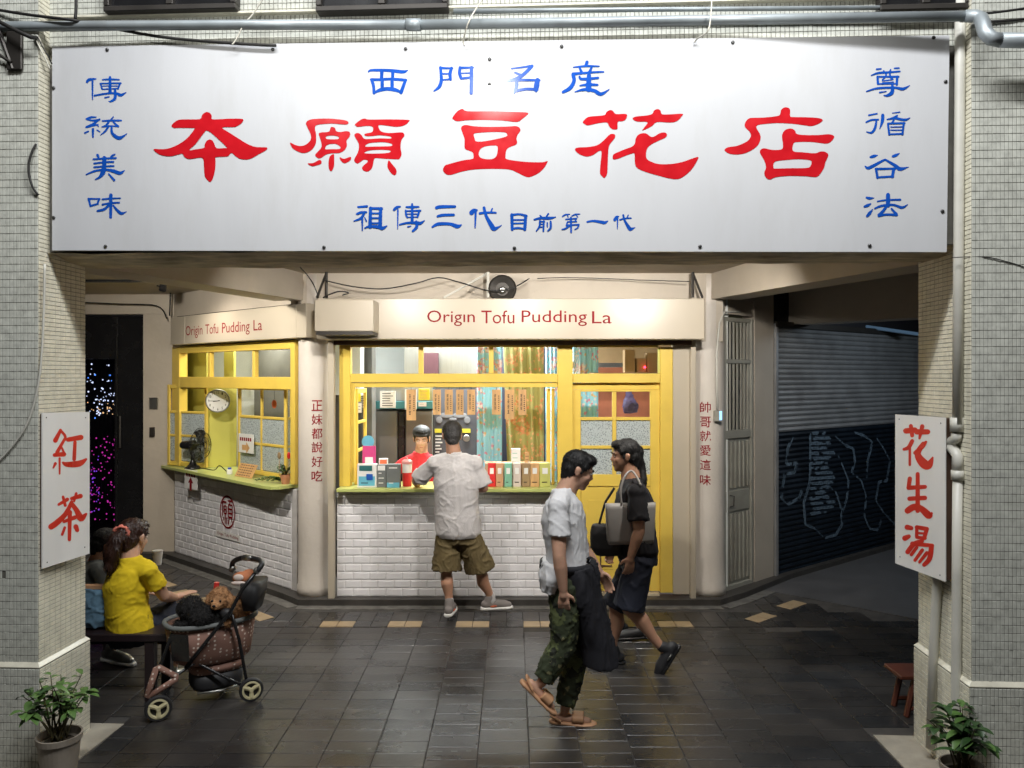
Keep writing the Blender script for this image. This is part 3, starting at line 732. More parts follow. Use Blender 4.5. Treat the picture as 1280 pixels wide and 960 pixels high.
# ---------------------------------------------------------------- roller shutter, grille door, right wall
sh = thing('roller_shutter', 'closed roller shutter in the dark passage, lower half painted blue with sprayed outlines', 'shutter', SH((1.3, 0, .02)))
zs = Z(539, 8.07); n1 = 0; z = .03
while z < 2.60:
    h = .055; up = z > zs-.02
    q = MB(SH)
    prof = [(0,z),(-.012,z+.008),(-.019,z+h*.45),(-.012,z+h-.012),(0,z+h-.004),(.004,z+h-.002),(.006,z+h-.002),(.006,z)]
    q.add([(.0, y, zz) for y, zz in prof] + [(3.2, y, zz) for y, zz in prof], [(i, i+8, (i+1)%8+8, (i+1)%8) for i in range(8)])
    q.build('slat', M['shutter'] if up else M['shutterblue'], sh, smooth=False); z += h
def slat_strokes(pts):
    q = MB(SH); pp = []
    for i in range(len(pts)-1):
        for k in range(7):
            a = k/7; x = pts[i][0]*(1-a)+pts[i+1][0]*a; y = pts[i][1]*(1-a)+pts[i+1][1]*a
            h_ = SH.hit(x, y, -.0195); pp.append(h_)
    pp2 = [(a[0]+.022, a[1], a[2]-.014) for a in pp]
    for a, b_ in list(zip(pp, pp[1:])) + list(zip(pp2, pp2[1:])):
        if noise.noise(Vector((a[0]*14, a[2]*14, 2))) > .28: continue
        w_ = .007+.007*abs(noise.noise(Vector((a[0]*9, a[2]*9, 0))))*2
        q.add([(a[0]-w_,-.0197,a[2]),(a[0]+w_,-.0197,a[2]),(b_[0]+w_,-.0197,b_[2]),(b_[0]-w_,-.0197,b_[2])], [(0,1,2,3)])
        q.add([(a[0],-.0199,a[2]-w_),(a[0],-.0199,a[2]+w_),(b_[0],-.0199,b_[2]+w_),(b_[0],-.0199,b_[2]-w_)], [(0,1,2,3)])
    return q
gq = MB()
for j in range(17):  # gleams along the slat ridges, painted on as short pale dashes
    gq.merge(slat_strokes([(1013+random.uniform(-2,3), 541+j*6.3), (1044+random.uniform(-10,4), 540.5+j*6.1)]))
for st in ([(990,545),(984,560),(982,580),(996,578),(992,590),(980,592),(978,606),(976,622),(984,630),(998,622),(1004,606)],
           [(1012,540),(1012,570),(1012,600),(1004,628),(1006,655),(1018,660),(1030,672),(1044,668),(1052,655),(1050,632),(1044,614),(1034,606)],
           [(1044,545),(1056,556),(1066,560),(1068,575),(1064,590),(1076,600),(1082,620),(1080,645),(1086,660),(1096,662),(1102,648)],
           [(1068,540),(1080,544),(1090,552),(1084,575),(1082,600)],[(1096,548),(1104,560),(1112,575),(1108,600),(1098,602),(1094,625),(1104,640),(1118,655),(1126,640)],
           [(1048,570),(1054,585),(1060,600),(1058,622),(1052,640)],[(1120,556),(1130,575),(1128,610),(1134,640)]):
    gq.merge(slat_strokes(st))
gq.build('spray_and_gleam', M['slat_marks'], sh, fix=False, label='pale sprayed outlines and painted-on gleams on the blue slats', kind='stuff')
q = MB(SH); q.bbox(-.05, -.002, -.05, .06, .0, 2.64); q.build('guide_rail', M['shutter'], sh); q = MB(SH); q.bbox(3.2, 3.26, -.05, .06, 0, 2.64); q.build('guide_rail', M['shutter'], sh)
q = MB(SH); q.bbox(-.05, 3.26, -.06, .2, 2.60, 2.66); q.build('head_box', M['darkmetal'], sh)
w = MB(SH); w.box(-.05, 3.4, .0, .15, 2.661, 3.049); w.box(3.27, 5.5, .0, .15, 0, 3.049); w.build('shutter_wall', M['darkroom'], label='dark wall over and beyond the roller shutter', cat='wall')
w = MB(GR); w.box(.0, .07, -.0, .12, .06, 2.7); w.box(.07, .62, .0, .12, 2.69, 3.049); w.box(.62, .98, -.02, .12, .0, 3.047); w.build('door_wall', M['cream'], label='grubby cream wall round the grey grille door', cat='wall')
gd = thing('grille_door', 'grey metal door with open bars above and ribbed panel below, right of the column', 'door', GR((.34, 0, .05)))
q = MB(GR); d0, d1 = .075, .60
for a, b_, c_, e in ((d0,d0+.04,.05,2.66),(d1-.04,d1,.05,2.66)): q.bbox(a, b_, -.02, .03, c_, e)
for z0, z1 in ((.05,.10),(1.50,1.58),(2.22,2.26),(2.62,2.66)): q.bbox(d0+.041, d1-.041, -.015, .025, z0, z1)
q.build('frame', M['doorgrey'], gd)
for i in range(7):
    x = d0+.04+(d1-d0-.08)*(i+.5)/7; q = MB(GR); q.bbox(x-.009, x+.009, -.008, .010, 1.581, 2.219, .002); q.bbox(x-.009, x+.009, -.008, .010, 2.261, 2.619, .002); q.build('bar', M['doorgrey'], gd)
q = MB(GR); q.box(d0+.041, d1-.041, .008, .014, .101, 1.499); q.build('panel', M['doorgrey'], gd)
for i in range(6):
    x = d0+.05+(d1-d0-.1)*(i+.5)/6; q = MB(GR)
    for z0, z1 in ((.13,.78),(1.02,1.47)): q.bbox(x-.016, x+.016, -.012, .0075, z0, z1, .008)
    q.build('rib', M['doorgrey'], gd)
q = MB(GR); q.bbox(d0+.05, d1-.05, -.006, .0075, .80, 1.0); q.build('lock_plate', M['doorgrey'], gd)
q = MB(GR); q.tube([(d0+.12,-.008,.85),(d0+.15,-.03,.86),(d0+.16,-.03,.95),(d0+.12,-.008,.96)], .006, 6); q.build('handle', M['darkmetal'], gd)
q = MB(GR); q.box(d0+.03, d1-.03, .20, .21, .06, 2.66); q.build('stairwell', M['darkroom'], gd)
q = MB(); q.bbox(U(893,7.2), U(903,7.2), 7.2, 7.26, Z(527,7.2), Z(513,7.2)); t = thing('doorbell', 'small grey doorbell box with lit blue button by the grille door', 'doorbell', P(898,528,7.2)); q.build('case', M['doorgrey'], t)
q = MB(); q.box(U(899.5,7.195), U(902.5,7.195), 7.195, 7.199, Z(525,7.2), Z(514,7.2)); q.build('button', emit('blue_led', (.25,.55,1), 1.6), t)
q = MB(); q.tube([P(897,512,7.19),P(896,480,7.19),P(896,440,7.19),P(899,405,7.19),P(905,390,7.3),P(925,390,7.4)], .010, 8); q.build('conduit', M['pvc'], label='thin cream conduit running up from the doorbell', cat='pipe', smooth=True)
tb = thing('tube_light', 'faint blue fluorescent batten on the passage ceiling', 'lamp', (4.3, 8.2, 2.9))
q = MB(); q.tube([P(1066,406,9.2), P(1150,418,9.4)], .022, 8); q.build('tube', emit('dim_tube', (.2,.32,.45), .05), tb)

# ---------------------------------------------------------------- far left black door and fairy lights
bd = thing('black_door', 'black door with dark glass at far left, fairy lights behind it', 'door', (-4.6, 9.25, .03))
q = MB(); q.bbox(U(148,9.22), U(187,9.22), 9.2, 9.25, .03, 2.795); q.build('leaf', M['black'], bd)
q = MB(); q.bbox(U(60,9.22), U(147.5,9.22), 9.2, 9.25, 2.30, 2.795); q.bbox(U(60,9.22), U(72,9.22), 9.2, 9.25, .03, 2.299); q.bbox(U(144,9.22), U(147.5,9.22), 9.2, 9.25, .03, 2.299); q.build('frame', M['black'], bd)
q = MB(); q.box(U(72,9.22), U(144,9.22), 9.225, 9.231, .03, 2.299); q.build('pane', M['darkglass'], bd)
q = MB(); q.tube([P(150,520,9.17),P(150,560,9.17)], .012, 6); q.build('handle', M['darkmetal'], bd)
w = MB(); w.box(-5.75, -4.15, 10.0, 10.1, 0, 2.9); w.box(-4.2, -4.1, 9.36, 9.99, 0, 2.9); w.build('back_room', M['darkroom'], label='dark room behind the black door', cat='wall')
fc = [('white', (.75,.85,1), 5, 60, (107,146,455,520)), ('blue', (.1,.35,1), 6, 6, (110,146,452,600)), ('magenta', (.9,.05,.5), 2.2, 110, (107,146,545,650)), ('violet', (.35,.08,.9), 2.5, 40, (106,125,570,640)), ('warm', (1,.6,.25), 4, 22, (108,146,500,518))]
ft = thing('fairy_lights', 'strings of white, blue and magenta fairy lights hanging behind the dark glass', 'lights', P(125,650,9.6))
for nm, colr, st, n, (x0,x1,y0,y1) in fc:
    q = MB()
    for i in range(n):
        p = P(random.uniform(x0,x1), random.uniform(y0,y1), random.uniform(9.4,9.8)); r = random.uniform(.004,.011); q.ell(p, (r,r,r), nu=6, nv=4)
    q.build(nm+'_bulbs', emit('bulb_'+nm, colr, st), ft, kind='stuff')
q = MB()
for i in range(9): q.tube([P(107+i*5, 450, 9.5), P(108+i*5, 560, 9.6), P(106+i*5, 650, 9.5)], .003, 4)
q.build('wires', M['cable'], ft)
t = thing('wall_panel', 'grey call panel on the white strip beside the black door', 'panel', P(192,512,9.1)); q = MB(); q.bbox(*[U(x,9.1) for x in (187,197)], 9.09, 9.119, Z(511,9.1), Z(497,9.1)); q.build('case', M['steel'], t)
t = thing('wall_panel', 'small dark switch box on the white strip beside the black door, below the grey panel', 'panel', P(192,546,9.1)); q = MB(); q.bbox(*[U(x,9.1) for x in (187,193)], 9.09, 9.119, Z(546,9.1), Z(534,9.1)); q.build('case', M['darkmetal'], t)
# ================================================================ painted boards (brush lettering)
def catmull(pts, closed=False, k=4):
    n = len(pts); out = []
    rng = range(n) if closed else range(n-1)
    for i in rng:
        if closed: p = [pts[(i+j-1) % n] for j in range(4)]
        else: p = [pts[max(min(i+j-1, n-1), 0)] for j in range(4)]
        for s in range(k):
            t = s/k; out.append(tuple(.5*((2*b)+(-a+c)*t+(2*a-5*b+4*c-d)*t*t+(-a+3*b-3*c+d)*t**3) for a, b, c, d in zip(*p)))
    if not closed: out.append(tuple(pts[-1]))
    return out
def outline(polys, org, sc, to3):
    """filled shape with holes from traced outlines (even-odd), as flat mesh on a surface"""
    cu = bpy.data.curves.new('o', 'CURVE'); cu.dimensions = '2D'; cu.fill_mode = 'FRONT'
    for pl in polys:
        pts = catmull(pl, True, 3); sp = cu.splines.new('POLY'); sp.points.add(len(pts)-1); sp.use_cyclic_u = True
        for q, (x, y) in zip(sp.points, pts): q.co = (x, -y, 0, 1)
    o = bpy.data.objects.new('o', cu); COL.objects.link(o)
    me = bpy.data.meshes.new_from_object(o.evaluated_get(bpy.context.evaluated_depsgraph_get())); bpy.data.objects.remove(o)
    for v in me.vertices: v.co = to3(org[0]+v.co.x/sc, org[1]-v.co.y/sc, 0)
    return me
def strokes(spec, org, sc, to3, wmul=1.0):
    """brush strokes 'x,y,w x,y,w;...' with swelling width"""
    mb = MB(); i = 0
    for st in spec.split(';'):
        pts = [tuple(float(a) for a in q.split(',')) for q in st.split()]
        if len(pts) < 2: continue
        cp = catmull(pts, False, 5); n = len(cp); L = []; Rr = []
        for j, (x, y, w) in enumerate(cp):
            a = cp[max(j-1, 0)]; b = cp[min(j+1, n-1)]; dx, dy = b[0]-a[0], b[1]-a[1]; l = math.hypot(dx, dy) or 1
            h = max(w, 2)*wmul/2; L.append((x-dy/l*h, y+dx/l*h)); Rr.append((x+dy/l*h, y-dx/l*h))
        def arc(c, w, a0):
            return [(c[0]+w*math.cos(a0+math.pi*t/5), c[1]+w*math.sin(a0+math.pi*t/5)) for t in range(1, 5)]
        e0 = math.atan2(Rr[0][1]-L[0][1], Rr[0][0]-L[0][0]); e1 = math.atan2(L[-1][1]-Rr[-1][1], L[-1][0]-Rr[-1][0])
        c0 = arc(cp[0], max(cp[0][2],2)*wmul/2, e0+math.pi); c1 = arc(cp[-1], max(cp[-1][2],2)*wmul/2, e1+math.pi)
        i += 1; V = lambda q: to3(org[0]+q[0]/sc, org[1]+q[1]/sc, i)
        vs = [V(q) for q in L] + [V(q) for q in Rr]; fs = [(j, j+1, n+j+1, n+j) for j in range(n-1)]
        b0 = len(vs); vs += [V(q) for q in c0]; ring0 = [0] + [b0+k for k in range(4)] + [n]
        b1 = len(vs); vs += [V(q) for q in c1]; ring1 = [2*n-1] + [b1+k for k in range(4)] + [n-1]
        mb.add(vs, fs + [tuple(ring0), tuple(ring1)])
    return mb
def glyph(parent, name, m, spec, org, sc, to3, wmul=1.0):
    q = strokes(spec, org, sc, to3, wmul); return q.build(name, m, parent, fix=False)

bd = thing('shop_board', 'big white painted board with red shop name 本願豆花店 and blue slogans over the arcade', 'sign board', FR((2.37, 0, 2.76)))
A_ = FR.hit(65, 58); B_ = FR.hit(1187, 44); C_ = FR.hit(1183.5, 315); D_ = FR.hit(65, 313)
q = MB(FR)
NX, NZ = 110, 26; ys = {}
vs = []
for i in range(NX+1):
    for j in range(NZ+1):
        a, b = i/NX, j/NZ
        x = (A_[0]*(1-a)+B_[0]*a)*b + (D_[0]*(1-a)+C_[0]*a)*(1-b); z = (A_[2]*(1-a)+B_[2]*a)*b + (D_[2]*(1-a)+C_[2]*a)*(1-b)
        vs.append((x, .0008+.0012*noise.noise(Vector((x*1.7, z*2.6, 4))), z))
q.add(vs, [(i*(NZ+1)+j, (i+1)*(NZ+1)+j, (i+1)*(NZ+1)+j+1, i*(NZ+1)+j+1) for i in range(NX) for j in range(NZ)])
def pt(p, y): return (p[0], y, p[2])
q.build('sheet', M['sign_white'], bd, smooth=True)
q = MB(FR); q.prism([pt(D_,.006), pt(C_,.006), pt(B_,.006), pt(A_,.006)], (0, .026, 0)); q.build('backing', M['fascia'], bd)
def onb(px, py, i): return FR(FR.hit(px, py, -.0008 - i*.00004))
def red(polys, org):
    me = outline(polys, org, 8, onb); o0 = WL[bd.name]; me.transform(Matrix.Translation(-o0)); return link('red_character', me, M['sign_red'], bd, o0)
red([[(95,450),(180,452),(260,440),(340,405),(410,360),(460,310),(505,250),(500,240),(345,238),(300,240),(275,222),(290,195),(345,158),(450,153),(560,150),(580,110),(620,80),(660,90),(678,120),(682,152),(780,150),(880,146),(985,150),(985,180),(950,210),(900,230),(780,234),(860,290),(930,335),(1000,380),(1070,415),(1130,430),(1230,435),(1215,465),(1150,500),(1090,535),(1040,553),(970,550),(920,525),(880,490),(860,498),(830,524),(720,530),(715,560),(712,650),(690,740),(662,780),(625,750),(605,710),(600,620),(595,560),(575,535),(520,540),(450,550),(405,530),(385,497),(340,505),(270,522),(190,515),(130,490)],
 [(452,460),(520,395),(610,275),(630,268),(660,280),(720,330),(825,430),(800,440),(725,440),(700,390),(680,362),(655,355),(625,370),(605,410),(600,438),(520,452)]], (180,130))
red([[(60,385),(110,408),(160,420),(210,410),(255,375),(270,340),(265,300),(225,215),(220,190),(240,165),(290,150),(420,145),(520,150),(610,162),(645,180),(635,200),(600,205),(480,195),(380,202),(325,212),(308,240),(320,300),(320,380),(300,430),(260,470),(200,490),(140,475),(85,440)],
 [(480,228),(510,240),(522,270),(560,280),(610,272),(650,275),(662,300),(650,335),(625,365),(628,420),(600,465),(550,490),(480,492),(420,505),(370,540),(340,540),(312,515),(325,490),(370,440),(375,400),(360,340),(347,300),(365,285),(430,280),(455,270),(465,238)],
 [(418,335),(430,320),(490,315),(540,325),(550,340),(530,352),(450,352),(425,348)],[(412,450),(420,420),(450,402),(510,398),(550,415),(565,440),(540,450),(450,452)],
 [(240,592),(290,590),(350,560),(375,572),(370,598),(330,612),(285,622),(250,608)],[(480,505),(500,508),(502,600),(490,650),(470,672),(450,650),(445,590),(455,530)],[(555,530),(600,548),(660,528),(672,545),(655,570),(610,592),(575,575)],
 [(712,200),(770,155),(810,145),(850,155),(1050,153),(1240,158),(1248,175),(1210,210),(1130,228),(1020,215),(950,210),(948,240),(975,275),(1050,290),(1160,283),(1195,290),(1203,320),(1175,360),(1165,430),(1175,500),(1155,548),(1110,552),(980,545),(910,542),(895,580),(880,640),(840,675),(800,668),(780,640),(800,610),(835,580),(830,560),(790,560),(740,595),(710,580),(703,550),(740,480),(748,400),(705,320),(715,295),(745,290),(775,310),(800,345),(850,350),(960,343),(1060,345),(1072,332),(1050,322),(960,312),(900,318),(840,322),(810,315),(805,300),(830,292),(880,280),(892,250),(880,225),(830,218),(740,228),(715,215)],
 [(812,425),(840,395),(900,385),(1000,382),(1070,395),(1082,412),(1050,422),(900,425)],[(805,492),(840,468),(930,458),(1040,460),(1065,472),(1040,488),(930,495)],
 [(1048,562),(1080,600),(1120,650),(1125,690),(1105,712),(1070,690),(1038,640),(1035,600)]], (355,130))
red([[(205,135),(250,75),(305,48),(355,72),(600,72),(780,78),(950,85),(950,110),(900,150),(850,180),(700,165),(520,158),(400,160),(320,165),(250,172),(215,155)],
 [(290,240),(310,215),(350,210),(420,222),(560,228),(760,225),(830,220),(870,232),(885,265),(855,310),(845,350),(852,385),(835,410),(780,430),(745,460),(735,520),(745,550),(840,568),(960,580),(1100,582),(1150,570),(1155,580),(1120,640),(1060,695),(970,732),(910,715),(850,685),(770,655),(600,648),(420,655),(300,675),(200,705),(150,705),(118,680),(110,650),(130,615),(170,600),(300,565),(400,550),(415,530),(410,490),(380,470),(340,455),(325,430),(325,350),(305,290)],
 [(418,300),(470,288),(600,280),(720,283),(750,300),(740,325),(620,355),(500,375),(440,372),(428,350)],[(470,480),(490,445),(540,422),(620,415),(655,425),(655,480),(640,525),(600,550),(530,550),(485,535),(468,510)]], (540,130))
red([[(108,178),(160,130),(240,120),(325,110),(345,80),(380,60),(410,70),(440,100),(520,98),(550,108),(540,150),(505,172),(458,178),(455,245),(430,255),(400,250),(370,220),(350,185),(270,190),(160,213),(125,198)],
 [(605,145),(640,125),(740,115),(800,100),(820,65),(855,50),(885,65),(902,102),(1000,102),(1105,97),(1095,125),(1050,170),(980,185),(850,180),(800,220),(705,265),(725,230),(755,180),(650,175)],
 [(30,450),(60,435),(160,430),(250,412),(310,370),(370,310),(400,298),(428,305),(428,340),(380,400),(365,450),(358,560),(352,690),(325,738),(300,720),(280,690),(285,600),(295,500),(290,468),(260,475),(210,510),(150,525),(90,510),(45,480)],
 [(410,550),(410,510),(440,490),(520,455),(600,425),(630,390),(635,350),(660,310),(700,292),(745,295),(790,328),(830,320),(880,290),(930,285),(950,305),(935,335),(870,365),(800,400),(755,440),(740,500),(750,550),(800,580),(870,600),(980,600),(1100,580),(1200,545),(1260,530),(1255,560),(1200,650),(1130,715),(1060,750),(980,745),(860,715),(740,680),(660,645),(630,600),(625,500),(600,495),(540,515),(450,550)]], (715,130))
red([[(85,460),(120,432),(200,420),(280,390),(330,355),(350,310),(330,270),(290,230),(290,190),(320,150),(360,138),(480,135),(600,122),(640,105),(650,60),(690,32),(735,45),(742,85),(740,120),(770,130),(900,132),(1020,140),(1068,160),(1030,195),(960,220),(900,215),(770,198),(620,190),(480,200),(415,212),(405,240),(440,300),(445,350),(420,410),(360,460),(280,495),(200,505),(130,495)],
 [(440,490),(445,460),(480,442),(560,458),(650,455),(670,420),(660,330),(670,285),(700,255),(750,245),(790,265),(810,300),(900,310),(1020,310),(1130,302),(1180,320),(1170,355),(1130,390),(1080,395),(960,380),(820,380),(775,395),(770,470),(860,482),(990,492),(1040,475),(1090,478),(1125,510),(1095,580),(1080,640),(1040,700),(1000,730),(900,722),(740,718),(600,730),(540,755),(500,735),(482,690),(500,630),(480,560)],
 [(575,600),(600,572),(700,560),(820,552),(940,562),(955,590),(940,625),(900,640),(740,642),(590,645),(575,635)]], (895,130))
def blue(spec, org, sc): glyph(bd, 'blue_character', M['sign_blue'], spec, org, sc, onb)
blue('85,158,14 120,142,26 300,145,32 430,158,34 478,142,8;218,160,34 215,230,34;328,160,34 325,230,30;112,235,28 200,236,28 300,230,28 400,236,30 462,240,24;118,240,30 135,300,30 140,370,30;455,240,30 430,310,34 410,365,36;140,370,18 200,340,36 275,328,38 350,338,38 420,365,18;222,235,34 222,325,34;320,235,34 322,325,34', (450,70), 8)
blue('805,115,30 810,180,30 812,250,34 790,310,34 740,350,14;800,118,24 860,122,22 925,122,18;915,120,30 900,180,34 905,235,28;820,178,16 900,178,16;820,240,16 900,232,18;1000,115,30 995,170,32 1010,220,30;1000,118,28 1130,115,20;1115,115,34 1115,240,36 1112,370,34;1010,172,14 1100,170,14;1010,225,24 1100,215,24', (450,70), 8)
blue('440,100,32 370,170,34 300,220,36 220,245,32 160,245,30;235,125,16 360,110,18 420,100,24;270,165,20 330,190,24;285,240,34 285,300,36 262,370,20;280,240,26 400,240,26 515,242,22;495,240,44 485,300,54 480,345,34;270,350,30 380,330,28 490,335,30', (610,70), 8)
blue('990,60,32 980,95,30;855,112,12 980,100,22 1110,102,14;915,115,20 935,160,30;1040,105,20 1015,160,30;850,178,30 950,170,24 1080,160,20 1155,158,16;850,185,36 860,250,36 820,320,40 750,360,28;915,205,20 940,230,28 1100,218,24;1010,190,40 1005,330,60;920,295,14 1000,285,28 1095,288,22;870,358,10 960,335,30 1060,345,36 1130,380,36 1215,330,6', (610,70), 8)
s6 = 6.737
blue('85,72,16 160,66,20;75,130,18 110,118,22 155,115,14;140,115,20 110,165,22 50,190,10;120,170,18 120,270,10;140,160,8 155,190,14;190,80,26 185,240,30;185,82,20 285,85,22;275,85,28 270,240,32;195,125,14 265,125,14;195,165,14 265,165,14;195,208,14 265,208,14;140,250,10 180,235,20 260,240,30 290,250,30 328,230,8', (435,248), s6)
blue('388,95,22 410,75,24 440,68,12;420,95,14 418,255,8;490,72,14 540,72,20 595,70,14;540,48,18 540,185,26;485,100,14 490,140,18 500,160,14;490,105,12 610,102,16;600,105,18 585,155,18;500,130,8 580,130,10;500,158,8 585,155,10;435,220,14 500,205,18 580,205,26 610,208,26 645,185,6;575,195,22 578,240,26 545,275,18;505,238,14 530,232,8', (435,248), s6)
blue('745,78,26 780,70,28 900,68,22;755,150,20 800,140,24 890,138,22;710,240,16 760,215,28 860,215,26 920,235,34 955,222,10', (435,248), s6)
blue('1040,120,40 1060,100,30 1085,98,16;1075,110,20 1070,245,12;1110,125,20 1170,118,18 1245,120,16;1145,78,24 1165,150,26 1210,230,40 1230,255,36 1270,240,14 1292,225,6;1215,85,12 1205,110,14', (435,248), s6)
s7 = 7.111
blue('105,145,28 108,275,26;100,148,22 170,140,18 235,155,22;228,155,28 220,275,28;110,190,14 215,190,14;110,222,14 215,220,14;105,270,16 160,262,18 220,272,16', (625,248), s7)
blue('355,150,10 370,165,16;430,135,14 410,165,14;305,188,16 360,175,22 440,175,26 495,165,8;355,200,18 350,250,18 322,290,10;355,205,14 395,205,14;390,200,16 385,290,16;360,228,10 385,228,10;358,255,10 385,252,10;420,215,12 420,250,12;450,205,18 450,260,20 425,288,14', (625,248), s7)
blue('555,160,12 580,145,14 620,140,8;600,150,10 605,165,10;640,155,12 670,142,14 710,138,8;680,150,10 690,165,10;585,185,12 680,178,14;675,180,14 670,205,14;600,208,12 680,205,12;600,208,12 590,240,14;590,238,14 700,232,14;700,232,16 690,260,14 665,275,10;630,170,18 632,300,16;615,245,16 580,268,16 550,275,10', (625,248), s7)
blue('775,208,16 830,200,20 900,210,28 930,215,28 958,200,8', (625,248), s7)
blue('1020,190,28 1035,165,22 1055,160,10;1045,175,14 1043,270,8;1065,190,14 1110,178,14 1165,175,12;1095,148,18 1110,200,20 1150,265,34 1165,272,28 1200,258,6;1140,148,10 1130,170,12', (625,248), s7)
blue('85,165,30 110,140,36 190,130,18;150,160,26 150,375,16;270,140,16 360,135,24 470,140,18;360,110,30 360,290,40;245,185,20 265,250,22;245,185,18 490,182,22;480,185,26 455,250,22;265,215,12 450,215,14;265,255,14 460,245,16;175,330,24 330,305,24 440,305,30 490,325,38 555,292,8;420,260,30 420,360,38 370,400,24 345,398,10;300,355,20 350,345,14', (100,85), 9.6)
blue('85,615,24 150,630,24 235,620,24;75,610,20 130,592,26 190,590,18;235,615,24 160,670,28 80,705,24;75,710,24 150,690,26 215,680,20;200,680,14 220,700,16;155,735,32 155,830,20;100,760,20 60,778,24;205,745,16 240,765,14;270,635,20 380,630,26 495,630,20;400,585,16 375,615,20;350,640,24 310,690,26 265,705,16;275,705,18 360,695,18 460,700,20;400,650,20 460,700,24;340,705,24 300,760,24 245,805,8;380,710,24 385,780,34 450,835,44 500,830,34 565,785,6', (100,85), 9.6)
blue('210,85,34 222,110,26;420,75,16 390,90,26 365,110,16;160,135,22 300,125,24 430,120,24;170,185,22 290,170,22 400,165,24;170,230,22 290,220,22 405,215,20;292,120,50 290,220,52 275,290,60 240,345,34 185,378,14;75,318,16 180,275,26 300,260,26 400,275,40 480,300,40 535,268,8;345,310,18 410,385,30', (100,185), 9.6)
blue('100,610,24 240,610,18;105,610,30 125,700,22;230,610,26 210,670,24;125,695,26 215,670,24;270,615,22 370,605,22 485,602,16;270,678,24 370,660,24 470,655,22;370,565,44 368,830,34;340,690,30 290,735,34 210,755,26;400,690,20 450,750,34 500,785,36 560,762,6', (100,185), 9.6)
s9 = 9.143
blue('190,105,20 240,100,18;395,95,18 445,92,20;130,175,14 210,148,26 330,140,24 455,130,22;270,125,20 290,150,20;350,110,18 335,145,20;200,190,26 205,270,28;200,190,20 440,190,24;425,190,30 420,280,26;300,150,18 290,190,18 255,225,14;340,150,18 350,200,22 375,210,10;255,238,12 380,222,12;255,258,10 385,250,10;205,272,18 430,270,16;75,358,14 200,322,24 400,315,26 490,330,34 568,290,8;370,290,30 365,370,44 310,405,28 272,402,10;225,370,18 300,358,10', (1075,75), s9)
blue('100,630,18 195,612,18;70,710,18 130,685,22 210,680,18;190,680,20 170,780,30 130,830,26 75,820,12;260,630,36 255,700,36 225,785,8;370,605,10 455,595,14;425,635,20 370,665,24 310,678,14;400,660,30 480,680,28 530,680,26 572,658,6;390,670,22 370,715,22;320,735,24 335,850,26;320,725,22 510,720,22;500,720,26 485,850,24;350,765,12 490,762,14;350,800,12 490,800,14;330,848,18 490,842,20', (1075,75), s9)
blue('120,150,24 160,138,36 200,128,10;375,140,28 410,128,34 450,105,8;60,255,16 90,275,34 150,250,36 270,185,24 300,185,24 400,245,38 460,285,44 555,262,6;185,290,30 200,385,30;180,285,28 400,280,24;385,285,38 370,375,32;200,380,24 380,370,24', (1075,180), s9)
blue('75,612,24 110,620,32 160,615,8;50,715,24 90,700,34 125,680,10;80,825,26 110,790,38 145,745,8;200,655,16 300,640,20 460,635,24;320,580,46 320,700,50;170,735,20 250,705,26 380,695,26 480,725,30 545,690,8;300,715,30 260,770,34 210,810,24;215,820,30 300,805,26 420,810,30;360,740,22 415,800,34', (1075,180), s9)
for x, y in ((134,62),(341,62),(507,61),(612,74),(612,105),(702,58),(916,53),(1167,47),(67,110),(67,272),(1182,102),(1178,264),(132,308),(405,309),(643,310),(875,308),(1087,307)):
    l = FR.hit(x, y, -.001); q = MB(FR); q.lathe((l[0], -.0005, l[2]), [(.010,0),(.009,.004),(.005,.006),(.0005,.0065)], 8, (Vector((1,0,0)), Vector((0,0,1)), Vector((0,-1,0)))); q.build('screw', M['screw'], bd)

# small side boards on the pillars
def sideboard(label, pa, pb_, thick, outward, specs):
    """pa, pb_: (px, Y) of the two vertical edges with their top and bottom image rows"""
    (xa, Ya, ta, ba), (xb, Yb, tb_, bb) = pa, pb_
    A = P(xa, ta, Ya); B = P(xb, tb_, Yb); f = Frame(A, B)
    t = thing('side_board', label, 'sign', f((f.L/2, .02, Z(ba, Ya))), 'small boards with red characters on the pillars')
    za0, za1, zb0, zb1 = Z(ba,Ya), Z(ta,Ya), Z(bb,Yb), Z(tb_,Yb)
    q = MB(f); q.prism([(0,0,za0),(f.L,0,zb0),(f.L,0,zb1),(0,0,za1)], (0,.008,0)); q.build('face', M['board_white'], t)
    q = MB(f); q.prism([(.008,.0082,za0+.006),(f.L-.008,.0082,zb0+.006),(f.L-.008,.0082,zb1-.006),(.008,.0082,za1-.006)], (0,thick,0)); q.build('box', M['brownwood'], t)
    m = mat('board_red', (.70,.035,.02), .3, .1)
    for sp, org, sc in specs:
        glyph(t, 'character', m, sp, org, sc, lambda px, py, i: f(f.hit(px, py, -.0008-i*.00006)))
    for px, py in ((xa+5, ta+6), (xb-5, tb_+7), (xa+6, ba-8), (xb-6, bb-8)):
        l = f.hit(px, py, 0); q = MB(f); q.ell((l[0], 0, l[2]), (.004,.002,.004), nu=8, nv=4); q.build('screw', M['screw'], t)
k = 4.683
